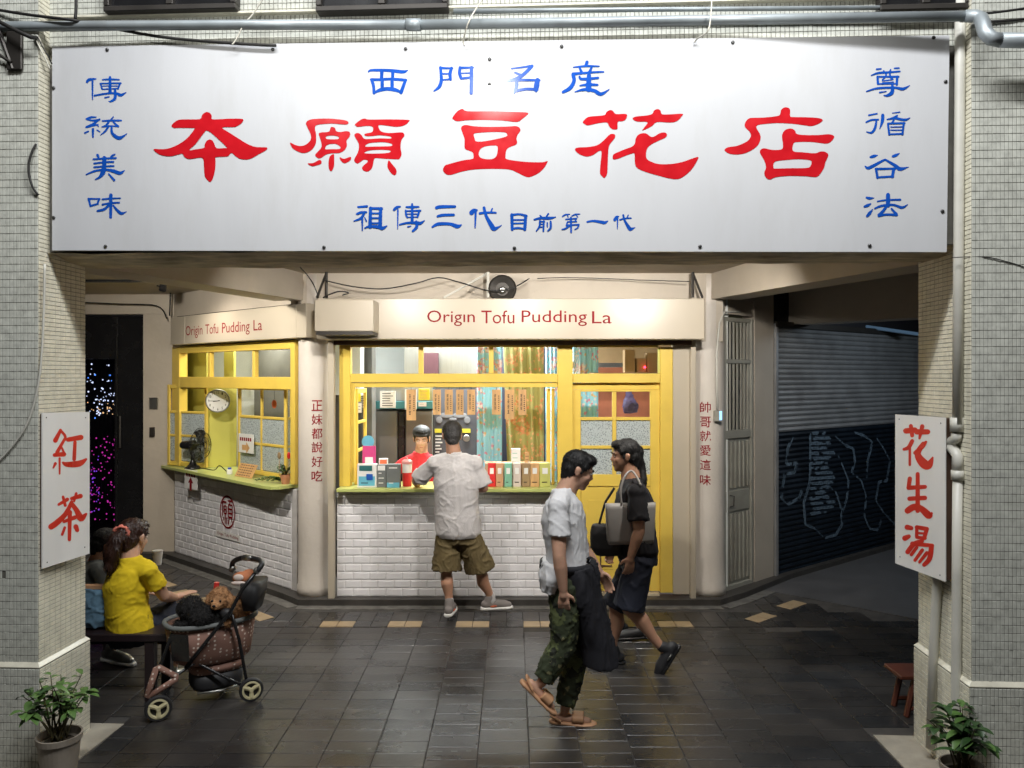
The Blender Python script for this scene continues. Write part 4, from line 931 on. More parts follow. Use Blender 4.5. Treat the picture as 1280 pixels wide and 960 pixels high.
sideboard('white board reading 紅茶 on the left pillar, red brush characters', (53, 4.20, 516, 711), (112, 4.53, 515, 692), .05, 1, [
 ('120,130,18 90,190,28;120,130,14 145,160,16 150,185,14;145,180,16 100,260,22;85,275,22 140,270,28;120,215,10 140,260,14;90,325,18 78,350,10;115,295,14 115,385,10', (50,510), k),
 ('165,185,26 240,172,30;205,200,20 200,300,22;135,320,14 160,330,30 230,325,36 270,300,14', (50,510), k),
 ('110,565,16 160,535,22;135,520,16 148,570,18;185,530,20 238,515,26;212,500,16 200,545,14;185,550,20 150,620,28 100,670,34 65,695,34;185,560,24 215,600,30 240,645,40 270,620,14;140,665,18 205,640,24;175,610,26 172,770,20;145,700,16 130,740,16;210,695,30 218,715,24', (50,510), k)])
k = 4.364
sideboard('white box board reading 花生湯 on the right pillar, red brush characters', (1119, 4.49, 518, 704), (1181, 4.08, 522, 727), .055, -1, [
 ('75,125,30 125,120,30;103,98,22 110,150,22;135,130,30 195,130,28;165,100,24 150,165,14;110,180,22 90,215,22 65,225,16;97,210,14 97,310,14;125,245,20 165,210,24 185,185,14;170,195,24 140,250,34 170,300,50 200,310,44 222,270,10', (1115,510), k),
 ('97,385,24 90,435,22;90,435,24 180,430,22;140,360,22 140,560,26;95,495,24 180,490,24;85,560,34 120,540,36 160,550,34 200,585,40 215,575,16', (1115,510), k),
 ('82,650,28 105,655,24;70,710,30 92,700,22;135,650,22 190,660,24;135,650,18 135,700,20;190,660,22 175,710,22;135,705,18 180,710,20;145,682,12 170,684,12;85,785,26 120,742,26 165,725,20;110,740,24 220,750,20;215,755,28 205,820,28 175,855,22;135,760,18 105,800,18;165,775,20 125,830,18;190,790,20 150,840,16', (1115,510), k)])

# ================================================================ centre serving window
sw = thing('serving_window', 'wide yellow-framed serving window with transom panes above the tiled counter', 'window', (-.6, 7.3, 1.08))
def yb(x0, x1, y0, y1, Y=YC, d=.08, name='frame', par=None, m='yellow', b=.003):
    q = MB(); pb(q, x0, x1, y0, y1, Y, d, b); return q.build(name, M[m], par or sw)
yb(424, 438, 430, 608); yb(438.2, 697, 467, 478, d=.10); 
yb(523, 529, 434, 466.8, 7.27, .05, 'muntin'); yb(611, 617, 434, 466.8, 7.27, .05, 'muntin'); yb(438.3, 443, 478.2, 603, 7.27, .06)
yb(443.1, 697, 478.2, 484, 7.27, .06); yb(697.2, 716, 434, 603, YC, .10); yb(438.2, 823, 430, 433.8, YC, .08)
q = MB(); q.box(U(438), U(697), 7.30, 7.304, Z(466.5), Z(434)); q.build('pane', M['glass'], sw)
ct = thing('counter_top', 'lime green counter ledge of the centre serving window', 'counter', (-.55, 7.2, 1.045))
q = MB(); q.bbox(U(421,7.12), U(700,7.12), 7.10, 7.60, 1.046, 1.078, .004); q.build('board', M['countertop'], ct)
# folded sashes at each side of the opening
def sash(name, lab, f, L, z0, z1, rows, pat, cols=1, w=.035, th=.03, group='yellow glazed window leaves'):
    t = thing(name, lab, 'window leaf', f((L/2, 0, z0)), group)
    q = MB(f); q.bbox(0, w, 0, th, z0, z1); q.bbox(L-w, L, 0, th, z0, z1); q.bbox(w+.0005, L-w-.0005, .001, th-.001, z0, z0+w*1.3); q.bbox(w+.0005, L-w-.0005, .001, th-.001, z1-w*1.3, z1)
    q.build('frame', M['yellow'], t)
    for i in range(1, cols):
        x = L*i/cols; q = MB(f); q.bbox(x-w*.4, x+w*.4, .002, th-.002, z0+w*1.3+.0005, z1-w*1.3-.0005); q.build('muntin', M['yellow'], t)
    hz = [z0+w*1.3 + (z1-z0-2.6*w)*r for r in rows]
    for z in hz:
        for i in range(cols):
            xa = w+.001 if i == 0 else L*i/cols+w*.4+.0005; xb = L-w-.001 if i == cols-1 else L*(i+1)/cols-w*.4-.0005
            q = MB(f); q.bbox(xa, xb, .003, th-.003, z-w*.4, z+w*.4); q.build('muntin', M['yellow'], t)
    zz = [z0+w*1.3] + hz + [z1-w*1.3]
    for j in range(len(zz)-1):
        for i in range(cols):
            xa = L*i/cols+w*.4; xb = L*(i+1)/cols-w*.4
            q = MB(f); q.box(xa, xb, th/2-.002, th/2+.002, zz[j]+w*.3, zz[j+1]-w*.3); q.build('pane', M['frost'] if pat[j] else M['glass'], t)
    return t
sash('window_leaf', 'yellow leaf folded inward at the left side of the serving window, with stickers', Frame((U(444),7.36), (U(457,7.75),7.75)), .45, 1.08, 1.98, (.33,.66), (0,0,0))
sash('window_leaf', 'narrow yellow leaf folded at the right side of the serving window', Frame((U(689),7.36), (U(687,7.6),7.60)), .28, 1.08, 1.98, (.33,.66), (0,0,0))
sash('window_leaf', 'second narrow yellow leaf folded beside the door post', Frame((U(694),7.355), (U(693,7.6),7.60)), .28, 1.08, 1.98, (.33,.66), (0,0,0))
# door and its frame
dr = thing('yellow_door', 'yellow door with six panes in its upper half, behind the man in black', 'door', (U(768), 7.3, .06))
def db(x0, x1, y0, y1, Y=7.29, d=.04, name='frame', m='yellow', b=.003): return yb(x0, x1, y0, y1, Y, d, name, dr, m, b)
yb(825.5, 841, 434, 741, YC, .10, 'frame', dr); yb(716.3, 825.2, 467, 478.5, YC, .10, 'frame', dr); yb(697.2, 712, 603.2, 741, YC, .1, 'frame', dr)
yb(823.2, 825.3, 434, 466.8, YC+.01, .05, 'frame', dr, 'yellowgreen')
q = MB(); q.box(U(716.5), U(823), 7.30, 7.304, Z(466.5), Z(434)); q.build('pane', M['glass'], dr)
db(712.3, 824.6, 478.7, 486.8, 7.31, .03); db(712.3, 726, 487, 739); db(813, 824.6, 487, 739); db(726.2, 812.8, 487, 489.6); db(765.5, 770.5, 489.8, 593); 
for y0, y1 in ((521.5,525.5),(557,561)): db(726.2, 765.3, y0, y1, 7.292, .034, 'muntin'); db(770.7, 812.8, y0, y1, 7.292, .034, 'muntin')
db(726.2, 812.8, 593.2, 608); db(726.2, 812.8, 724, 739)
db(726.2, 812.8, 608.2, 723.8, 7.303, .015, 'panel'); db(735, 804, 625, 712, 7.299, .004, 'panel', b=.002)
for xa, xb in ((726,765.5),(770.5,813)):
    for j, (y0, y1) in enumerate(((489.8,521.4),(525.6,557),(561,593))):
        q = MB(); q.box(U(xa,7.3), U(xb,7.3), 7.308, 7.312, Z(y1,7.3), Z(y0,7.3)); q.build('pane', M['frost'] if j else M['glass'], dr)
db(750, 751.5, 690, 708, 7.289, .004, 'latch_line', 'brownwood', .0005); db(751.7, 765, 706.5, 708, 7.289, .004, 'latch_line', 'brownwood', .0005)
q = MB(); q.box(U(712.5), U(825), 7.27, 7.33, .06, .085); q.build('threshold', M['cream_dirty'], dr)
cp = MB(); pb(cp, 841.3, 863, 430, 743, YC, .1); cp.build('door_side_panel', M['fascia'], label='plain cream panel between the yellow door and the downpipe', cat='wall')

# ================================================================ angled left window
lw = thing('serving_window', 'yellow-framed window of the angled left front with transom and open leaves', 'window', WG((1.25, 0, 1.06)))
u = WG.u
def wb(u0, u1, z0, z1, y0=-.02, y1=.08, name='frame', m='yellow', par=None): q = MB(WG); q.bbox(u0, u1, y0, y1, z0, z1); return q.build(name, M[m], par or lw)
E = u(365)
wb(u(217), u(226), 1.07, 2.44); wb(E, E+.07, 1.07, 2.44); wb(u(226)+.001, E-.001, 2.36, 2.44); wb(u(226)+.001, E-.001, 1.97, 2.09)
for px in (261, 316.5): wb(u(px)-.022, u(px)+.022, 2.091, 2.359, .0, .05, 'muntin')
for a, b in ((226,261),(261,316.5),(316.5,365)):
    q = MB(WG); q.box(u(a)+.02, u(b)-.02, .02, .024, 2.09, 2.36); q.build('pane', M['glass'], lw)
ct2 = thing('counter_top', 'lime green counter ledge of the angled left window, with fan and plants', 'counter', WG((1.25, -.1, 1.03)))
q = MB(WG); q.prism([(-.12,-.10,1.034),(2.30,-.22,1.034),(2.40,-.20,1.034),(2.44,-.14,1.034),(2.44,.42,1.034),(-.12,.42,1.034)], (0,0,.028)); q.build('board', M['countertop'], ct2)
sash('window_leaf', 'yellow leaf with frosted lower panes swung open behind the black fan', Frame(tuple(WG((u(209,-.06),-.06,0)))[:2], tuple(WG((u(258,.1),.1,0)))[:2]), (WG((u(209,-.06),-.06,0))-WG((u(258,.1),.1,0))).length, 1.07, 2.0, (.36,.68), (1,1,0))
fy = Frame(tuple(P(256,470,8.85))[:2], tuple(P(296,470,9.02))[:2]); yg = MB(fy); yg.bbox(0, fy.L, 0, .03, 1.063, 2.02); yg.build('partition_board', M['yellowgreen'], label='yellow-green board behind the left counter carrying the clock', cat='board')
f2 = Frame(tuple(WG((u(297,.16),.16,0)))[:2], tuple(WG((u(357,.14),.14,0)))[:2])
sash('window_leaf', 'double yellow leaf with frosted panes behind the orange notice', f2, f2.L, 1.07, 2.0, (.33,.66), (1,1,0), 2)
f3 = Frame(tuple(WG((u(358.5,.14),.14,0)))[:2], tuple(WG((u(367,.3),.3,0)))[:2])
sash('window_leaf', 'narrow yellow leaf with frosted panes at the right end of the left window', f3, f3.L, 1.07, 2.0, (.33,.66), (1,1,0), 1, .03)

# ================================================================ shop interior
rm = MB(); rm.box(-4.3, 2.2, 9.9, 10.0, .05, 2.95); rm.box(-2.06, -1.96, 7.62, 9.89, .05, 2.95); rm.build('back_wall', M['iwall'], label='white inner walls of the shop behind the counter', cat='wall')
q = MB(); q.prism([(-4.3,9.55,2.95),(-2.0,7.5,2.95),(1.8,7.38,2.95),(2.2,8.0,2.95),(2.2,10,2.95),(-4.3,10,2.95)], (0,0,.05)); q.build('shop_ceiling', M['iwall'], kind='structure')
q = MB(); q.box(.62, 2.2, 9.0, 9.05, .05, 2.2); q.build('orange_partition', M['orangewall'], label='orange-brown partition seen through the door panes', cat='wall')
q = MB(); q.box(.62, 2.2, 8.98, 8.995, 2.25, 2.95); q.build('dim_partition', M['card'], label='brown boarding high behind the door transom', cat='wall')
q = MB(); q.box(1.95, 2.05, 7.45, 9.89, .05, 2.95); q.build('inner_side_wall', M['iwall'], label='white inner wall right of the door', cat='wall')
q = MB(); q.prism([WG((1.85,.75,1.9)), WG((2.5,.75,1.9)), WG((2.5,.75,2.9)), WG((1.4,.75,2.9))], WG.y*.05); q.build('sloping_soffit', M['iwall'], label='pale sloping soffit seen through the left transom', cat='wall')
q = MB(WG); q.box(.2, 2.5, .9, .95, .06, 2.9); q.build('inner_partition', mat('grey_inner_wall', (.16,.16,.15), .8), label='grey inner wall behind the folding leaves of the left window', cat='wall')
q = MB(WG); q.box(u(226,.35), u(258,.35), .35, .38, 1.0, 2.9); q.box(u(280,.5), u(292,.5), .5, .53, 2.0, 2.9); q.build('yellow_inner_boards', M['yellowgreen'], label='yellow-green inner boards seen through the left transom', cat='board')
fr = thing('fridge', 'tall two-door steel fridge behind the counter, left half', 'fridge', (-1.2, 9.2, .06))
for x0, x1 in ((468,496.5),(507,541)):
    q = MB(); q.bbox(U(x0,8.6), U(x1,8.6), 8.6, 8.64, .1, Z(513,8.6), .008); q.build('door', M['steeldark'], fr)
q = MB(); q.bbox(U(466,8.65), U(543,8.65), 8.645, 9.3, .06, Z(512,8.65)); q.build('cabinet', M['darkmetal'], fr)
q = MB(); q.bbox(U(498,8.6), U(505,8.6), 8.61, 8.63, .1, Z(513,8.6)-.01); q.build('gap_trim', M['black'], fr)
hc = thing('wall_cabinet', 'steel wall cabinet with dark teal band above the fridge', 'cabinet', (-1.3, 8.7, 1.7))
q = MB(); q.bbox(U(468,8.5), U(541,8.5), 8.5, 8.9, Z(501,8.5), Z(484,8.5)+.12); q.build('box', M['steel'], hc)
q = MB(); q.bbox(U(468,8.5), U(541,8.5), 8.49, 8.9, Z(511,8.5), Z(501.3,8.5)); q.build('band', M['teal'], hc)
q = MB(); q.bbox(U(505,9), U(618,9), 9.0, 9.5, Z(470,9), 2.94); q.build('duct', M['steel'], label='grey extractor duct under the shop ceiling', cat='duct')
q = MB(); q.bbox(U(529,8.9), U(548,8.9), 8.9, 8.95, Z(468,8.9), Z(441,8.9)); q.build('dark_red_panel', mat('maroon', (.035,.008,.012), .5), label='maroon panel seen through the second transom pane', cat='panel')
po = thing('menu_poster', 'charcoal wall poster with white crab-like shape and yellow captions', 'poster', P(568,612,8.7))
q = MB(); q.box(U(541,8.7), U(597,8.7), 8.7, 8.72, .9, Z(486,8.7)); q.build('sheet', mat('charcoal_print', (.075,.075,.085), .6), po)
q = MB(); 
for k_, (px, py, rx, rz) in enumerate(((558,519,9,3.5),(575,519,9,3.5),(549,525,4,4.5),(584,525,4,4.5),(566,524,5,2))): q.ell(P(px,py,8.695-k_*.0001), (rx*8.7/F_PX, .002, rz*8.7/F_PX), nu=14, nv=6)
q.build('white_shape', mat('grey_white_print', (.22,.22,.23), .8), po)
for x0, x1 in ((543,552),(576,588)): q = MB(); q.box(U(x0,8.69), U(x1,8.69), 8.694, 8.697, Z(541,8.69), Z(536,8.69)); q.build('caption', M['yellowpaper'], po)
q = MB()
for i in range(9): q.box(U(544,8.69), U(544+random.uniform(5,9),8.69), 8.694, 8.697, Z(546+i*4,8.69), Z(544.2+i*4,8.69))
q.build('print_lines', M['paper'], po, kind='stuff')
q = MB(); q.lathe(P(583,548,8.69), [(.04,0),(.035,.004),(.001,.005)], 14, (Vector((1,0,0)),Vector((0,0,1)),Vector((0,-1,0)))); q.build('round_print', M['steel'], po)
def curtain(lab, x0, x1, y0, y1, Y, m, taper=0):
    xa, xb = U(x0,Y), U(x1,Y); za, zb = Z(y1,Y), Z(y0,Y); nx = 60; nz = 10; vs = []; fs = []
    for s_ in (0, 1):
        for j in range(nz+1):
            for i in range(nx+1):
                a = i/nx; b = j/nz
                vs.append((xa+(xb-xa)*a + taper*(1-b)*(1-a), Y + .012*math.sin(a*math.pi*2*max(2, int((xb-xa)*11)))*(1.1-.4*b) + .01*math.sin(a*31+b*3) + s_*.004, za+(zb-za)*b))
    k = (nx+1)*(nz+1)
    for s_ in (0, 1):
        for j in range(nz):
            for i in range(nx): fs.append(tuple(s_*k + q_ for q_ in (j*(nx+1)+i, j*(nx+1)+i+1, (j+1)*(nx+1)+i+1, (j+1)*(nx+1)+i)))
    for j in range(nz):
        for i in (0, nx): fs.append((j*(nx+1)+i, (j+1)*(nx+1)+i, k+(j+1)*(nx+1)+i, k+j*(nx+1)+i))
    mb = MB(); mb.add(vs, fs); mb.build('curtain', m, smooth=True, label=lab, cat='curtain', group='floral curtains inside the shop')
curtain('turquoise floral curtain left of the olive one', 596, 627.5, 428, 640, 8.35, M['bluefloral'])
curtain('olive curtain with orange blossoms in the middle of the serving window', 629, 680, 428, 640, 8.42, M['greenfloral'], .06)
curtain('narrow turquoise floral curtain right of the olive one', 682, 706, 428, 640, 8.5, M['bluefloral'])
curtain('turquoise floral curtain behind the door panes and its transom', 716, 748, 428, 600, 8.3, M['bluefloral'])
q = MB(); q.bbox(U(655,8.9), U(720,8.9), 8.9, 8.95, .06, 2.9); q.build('dark_cloth', M['navy'], label='dark cloth hanging between the curtains', cat='cloth')
q = MB(); q.bbox(U(620,8.9), U(640,8.9), 8.88, 8.895, .06, 2.9); q.build('dark_cloth', M['navy'], label='dark strip of cloth behind the gap left of the olive curtain', cat='cloth')
# ================================================================ pipes and cables on the building front
def fp(px, py, off): return FR(FR.hit(px, py, off))
q = MB(); q.tube([fp(-60,34,-.09), fp(20,33,-.06), fp(300,31,-.03), fp(512,31,-.03)], .026, 14); q.tube([fp(522,31,-.03), fp(900,25,-.03), fp(1210,20,-.10)], .026, 14)
pp = thing('galvanised_pipe', 'thick grey pipe running the whole width just above the board', 'pipe', fp(600,31,-.10))
q.build('pipe', M['pipe'], pp, smooth=True)
q = MB(); q.tube([fp(508,31,-.03), fp(526,31,-.03)], .032, 14); q.build('coupling', M['pipe'], pp, smooth=True)
q = MB(); q.tube([fp(1206,20,-.10), fp(1219,20,-.11), fp(1226,23,-.13), fp(1229,31,-.16), fp(1232,41,-.18), fp(1239,48,-.20), fp(1250,50,-.20)], [.030,.031,.033,.034,.034,.034,.034], 14); q.build('elbow', M['pipe'], pp, smooth=True)
q = MB(); q.tube([fp(1250,50,-.20), fp(1340,52,-.20)], .036, 14); q.build('pipe', M['pipe'], pp, smooth=True)
q = MB(); q.tube([fp(567,14,-.01), fp(800,12,-.01), fp(1210,9,-.01)], .012, 10); q.build('thin_pipe', M['pipe'], smooth=True, label='thin pale pipe above the thick grey one, right half', cat='pipe')
for pts, r, m, lab in (
    ([(-5,12,-.07),(40,19,-.09),(90,25,-.09),(115,30,-.03),(200,46,-.02),(290,54,-.02),(345,57,-.02)], .008, 'cable', 'black cable drooping behind the grey pipe at upper left'),
    ([(-5,25,-.12),(20,38,-.13),(38,46,-.12),(45,47,-.06)], .012, 'cable', 'thick black cable at the left pillar bracket'),
    ([(95,-5,-.06),(95,12,-.06),(94,24,-.06)], .008, 'cable', 'short black cable dropping to the pipe at upper left'),
    ([(330,-4,-.05),(316,18,-.04),(305,30,-.04),(296,48,-.04),(290,56,-.04)], .004, 'cablew', 'thin white cable above the left part of the board'),
    ([(605,-4,-.08),(592,16,-.09),(585,30,-.09),(579,50,-.03),(581,57,-.02)], .004, 'cablew', 'thin white cable above the middle of the board'),
    ([(890,-4,-.07),(888,25,-.11),(884,40,-.11),(872,48,-.03),(868,53,-.01)], .004, 'cablew', 'thin white cable above the right part of the board'),
    ([(44,48,-.06),(50,60,-.06),(56,72,-.05),(62,86,-.03)], .004, 'cablew', 'white cable hanging at the board\'s upper left corner'),
    ([(47,46,-.06),(54,60,-.06),(60,70,-.05),(65,80,-.02)], .0035, 'cable', 'black cable hanging beside the white one at the board\'s corner'),
    ([(45,180,-.06),(40,190,-.07),(36,205,-.075),(37,222,-.075),(42,236,-.07),(48,244,-.06)], .006, 'cable', 'black cable loop on the left pillar edge'),
    ([(56,330,-.052),(55,380,-.053),(53,430,-.053),(48,480,-.058),(36,525,-.06),(18,555,-.06),(-5,580,-.06)], .006, 'pvc', 'cream cable curving down the left pillar'),
    ([(1195,18,-.06),(1215,17,-.09),(1240,16,-.09),(1285,10,-.09)], .006, 'cable', 'black cable crossing the right pillar top'),
    ([(1200,26,-.06),(1240,27,-.10),(1290,23,-.10)], .007, 'cable', 'second black cable crossing the right pillar top'),
    ([(1190,322,-.02),(1230,321,-.055),(1262,328,-.056),(1284,335,-.056)], .0025, 'cable', 'thin black wire on the right pillar by the board corner')):
    q = MB(); q.tube(catmull([tuple(fp(*p)) for p in pts], False, 4), r, 6); q.build('cable', M[m], smooth=True, label=lab, cat='cable')
# bracket on the left pillar
t = thing('wall_bracket', 'rusty steel bracket at the top left corner of the left pillar', 'bracket', fp(15,85,-.07))
q = MB(); q.tube([fp(-4,30,-.07), fp(16,86,-.07)], .010, 6); q.tube([fp(-6,65,-.08), fp(14,78,-.08)], .009, 6); q.build('brace', M['darkmetal'], t)
a = FR.hit(10,40,-.06); b = FR.hit(29,88,-.06); q = MB(FR); q.bbox(a[0], b[0], -.075, -.055, b[2], a[2]); q.build('plate', M['darkmetal'], t)
# pipes at the right pillar side
def rp(px, py, off=.028):     # on the side face of the right pillar
    f = Frame(tuple(FR((4.812-off, 1.2, 0)))[:2], tuple(FR((4.812-off, -.4, 0)))[:2]); return f(f.hit(px, py))
dp = thing('drain_pipe', 'white drainpipe with a trap down the side of the right pillar', 'pipe', rp(1198, 870))
q = MB(); q.tube([rp(1200,-20), rp(1200,90), rp(1199,200), rp(1198,330), rp(1197,530)], .025, 12); q.build('upper_pipe', M['pvc'], dp, smooth=True)
q = MB(); q.tube([rp(1196,522), rp(1196,540)], .032, 12); q.tube([rp(1196,541), rp(1195,548), rp(1188,553), rp(1182,548), rp(1180,540)], .026, 12); q.build('trap', M['pvc'], dp, smooth=True)
q = MB(); q.tube([rp(1184,556), rp(1192,562), rp(1197,570), rp(1197,590)], .027, 12); q.tube([rp(1197,588), rp(1197,600)], .031, 12); q.build('elbow', M['pvc'], dp, smooth=True)
q = MB(); q.tube([rp(1197,600), rp(1196,720), rp(1195,885), rp(1194,960)], .024, 12); q.build('lower_pipe', M['pvc'], dp, smooth=True)
q = MB(); q.tube([rp(1172,705,.03), rp(1171,735,.03), rp(1168,790,.03), rp(1163,935,.05)], .024, 12); q.build('drain_pipe', M['pvc'], smooth=True, label='second white pipe slanting to the ground below the 花生湯 board', cat='pipe')

# ================================================================ under the arcade ceiling
for pts, r, lab in (
    ([(404,350,7.0),(440,358,6.95),(480,361,6.95),(520,354,6.95),(548,347,6.95),(575,353,6.95),(610,363,6.95),(640,360,6.95),(662,348,6.95)], .006, 'black cable sagging above the long fascia box'),
    ([(404,372,7.0),(412,368,6.95),(425,364,6.95),(436,366,6.95),(428,369,6.9)], .006, 'knotted black cable end on top of the cream end box'),
    ([(672,348,7.0),(720,347,7.1),(800,350,7.1),(862,352,7.0)], .004, 'thin cable along the wall right of the speaker'),
    ([(107,378,9.0),(150,380,9.0),(190,381,9.0),(203,387,9.0),(208,398,8.9)], .007, 'brown cable along the cream beam above the black door'),
    ([(213,366,8.9),(212,395,8.9)], .008, 'short conduit at the corner above the angled fascia'),
    ([(375,334,6.5),(385,345,6.7),(393,358,6.8),(398,372,6.8)], .005, 'thin cable dropping to the cream end box')):
    q = MB(); q.tube(catmull([tuple(P(*p)) for p in pts], False, 4), r, 6); q.build('cable', M['cable'], smooth=True, label=lab, cat='cable')
for x, dx, lab in ((408, -12, 'black steel bracket holding the fascia at its left end'), (610, -55, 'cream steel bracket holding the fascia in the middle'), (866, 12, 'rusty steel bracket holding the fascia at its right end')):
    t = thing('fascia_bracket', lab, 'bracket', P(x, 372, 7.05), 'steel brackets above the fascia'); m = M['pvc'] if x == 610 else M['darkmetal']
    q = MB(); q.tube([P(x,340,7.05), P(x,372,7.05)], .014, 6); q.build('post', m, t); q = MB(); q.tube([P(x,341,7.1), P(x+dx,372,7.0)], .011, 6); q.build('brace', m, t)
sp = thing('round_speaker', 'dark round horn speaker on top of the fascia box', 'speaker', P(628,372,7.05))
ax = (Vector((1,0,0)), Vector((0,0,1)), Vector((0,-1,0)))
q = MB(); q.lathe(P(628,362,7.1), [(.10,-.06),(.125,0),(.128,.06),(.11,.075),(.06,.05),(.03,.05)], 24, ax); q.build('horn', M['darkmetal'], sp, smooth=False)
q = MB(); q.lathe(P(628,363,7.05), [(.035,0),(.034,.03),(.02,.045)], 16, ax); q.build('cone', M['steel'], sp)
t = thing('track_spotlight', 'small black spotlight hanging from the ceiling above the left window', 'spotlight', P(203,358,7.9))
q = MB(); q.tube([P(205,352,7.9), P(203,363,7.86)], .035, 10); q.build('head', M['black'], t); q = MB(); q.tube([P(203,346,7.95), P(204,353,7.9)], .012, 6); q.build('arm', M['black'], t); q = MB(); q.tube([P(196,357,7.9), P(203,359,7.9)], .008, 6); q.build('knob', M['black'], t)
lamp('track_spot', 'SPOT', tuple(P(211,368,7.7)), tuple(WG((1.3,0,1.9))), 26, (1,.90,.78), spot_size=R(130), spot_blend=.8, shadow_soft_size=.03)
q = MB(); a = floorpt; q.box(U(105,7.8), U(190,7.8), 7.72, 7.80, 3.03, 3.0499); q.build('ceiling_slot', M['black'], label='black lighting track on the ceiling at far left', cat='track')

# emblem on the angled counter wall
em = thing('emblem', 'dark red oval emblem with a stylised character and small lettering on white tiles', 'emblem', WG((1.0,-.02,.5)))
ux = WG.u(284.5,-.006); zc = WG.hit(284.5,640,-.006)[2]; rz = .175; rx = .16
q = MB(WG); pts = [(ux+rx*math.cos(a/40*2*math.pi), -.0085, zc+rz*math.sin(a/40*2*math.pi)) for a in range(40)]
pi_ = [(ux+(rx-.018)*math.cos(a/40*2*math.pi), -.0085, zc+(rz-.018)*math.sin(a/40*2*math.pi)) for a in range(40)]
q.add(pts+pi_, [(i, (i+1)%40, 40+(i+1)%40, 40+i) for i in range(40)]); q.build('ring', M['letter_red'], em)
def seg(u0, z0, u1, z1, w=.018):
    return (u0, z0, u1, z1, w)
q = MB(WG); k_ = 0
for (a,b,c,d) in ((-.10,.10,-.02,.10),(-.10,.10,-.10,-.05),(-.07,.06,-.02,.06),(-.07,.06,-.07,-.02),(-.02,.06,-.02,-.02),(-.07,.02,-.02,.02),(-.07,-.02,-.02,-.02),(-.045,-.02,-.045,-.13),(-.08,-.06,-.09,-.10),(-.015,-.06,-.012,-.13),
                  (.01,.12,.09,.12),(.05,.12,.05,.08),(.02,.08,.10,.08),(.02,.08,.02,-.05),(.10,.08,.10,-.05),(.02,.035,.10,.035),(.02,-.01,.10,-.01),(.02,-.05,.10,-.05),(.04,-.05,.02,-.13),(.08,-.05,.10,-.10)):
    k_ += 1; L = math.hypot(c-a, d-b); nx, nz = -(d-b)/L*.009, (c-a)/L*.009; y = -.0086-k_*.00004
    q.add([(ux+a+nx,y,zc+b+nz),(ux+a-nx,y,zc+b-nz),(ux+c-nx,y,zc+d-nz),(ux+c+nx,y,zc+d+nz)], [(0,1,2,3)])
q.build('stylised_character', M['letter_red'], em, fix=False)
q = MB(WG); q.box(WG.u(270,-.009), WG.u(299.5,-.009), -.0095, -.008, zc-.285, zc-.215); q.build('name_plate', M['paper'], em)
text('Origin Tofu Pudding', (WG.u(271.5,-.01), WG.u(298,-.01), zc-.272, zc-.23), lambda x, z: WG((x,-.0105,z)), M['letter_red'], em)
t = thing('name_plate', 'small white plate with red lettering on the tiles behind the customer\'s legs', 'plate', P(578,700,7.24))
q = MB(); q.box(U(560,7.24), U(602,7.24), 7.237, 7.243, Z(700,7.24), Z(685,7.24)); q.build('plate', M['paper'], t)
text('Tofu Pu', (U(563,7.24), U(590,7.24), Z(697.5,7.24), Z(689,7.24)), lambda x, z: (x,7.2365,z), M['letter_red'], t)

# ================================================================ menu plaques hanging in the window
def vmarks(mb, xc, z0, z1, Y, w, n, cols=(0,)):
    """small dark character-like marks too small to read"""
    for co in cols:
        for i in range(n):
            zc = z0 + (z1-z0)*(i+.5)/n; h = (z1-z0)/n*.36; x = xc+co
            for k in range(3):
                zz = zc + h*(k-1)*.8; mb.box(x-w*random.uniform(.3,.5), x+w*random.uniform(.3,.5), Y-.0008-k*.00004, Y, zz-h*.14, zz+h*.14)
            mb.box(x-w*.08, x+w*.08, Y-.0011, Y, zc-h, zc+h)
cnt = 0
for x0, x1, y0, y1, lab in ((508,520,487,525.5,'longest, leftmost wooden menu plaque in the window'),(541,551,487,518.5,'wooden menu plaque, first of the row of four above the customer'),(556,566,487,518.5,'wooden menu plaque, second of the row of four above the customer'),
    (570,579.5,487,518.5,'wooden menu plaque, third of the row of four above the customer'),(584,594,487,518.5,'wooden menu plaque, last of the row of four above the customer'),(615,626,487,518.5,'wooden menu plaque in front of the turquoise curtain'),
    (631,643,487,524,'wider wooden menu plaque on the left of the olive curtain'),(648,658,487,519,'wooden menu plaque on the right of the olive curtain')):
    Y = 7.32; t = thing('menu_plaque', lab, 'menu plaque', (U((x0+x1)/2,Y), Y, Z(y1,Y)), 'wooden menu plaques hanging in the window')
    q = MB(); q.bbox(U(x0,Y), U(x1,Y), Y, Y+.008, Z(y1,Y), Z(y0,Y), .0015); q.build('board', M['wood'], t)
    q = MB(); vmarks(q, U((x0+x1)/2-1.5,Y), Z(y1-6,Y), Z(y0+5,Y), Y-.0003, .022, 4); 
    for i in range(8): zz = Z(y0+8+i*2.6,Y); q.box(U(x1-3.3,Y), U(x1-1.9,Y), Y-.0012, Y-.0002, zz-.005, zz+.004)
    q.build('characters', M['ink'], t, kind='stuff')
    q = MB(); q.tube([(U((x0+x1)/2,Y), Y+.004, Z(y0,Y)), (U((x0+x1)/2,Y), Y-.01, Z(484.2,Y)+.0)], .002, 4); q.build('cord', M['darkmetal'], t)
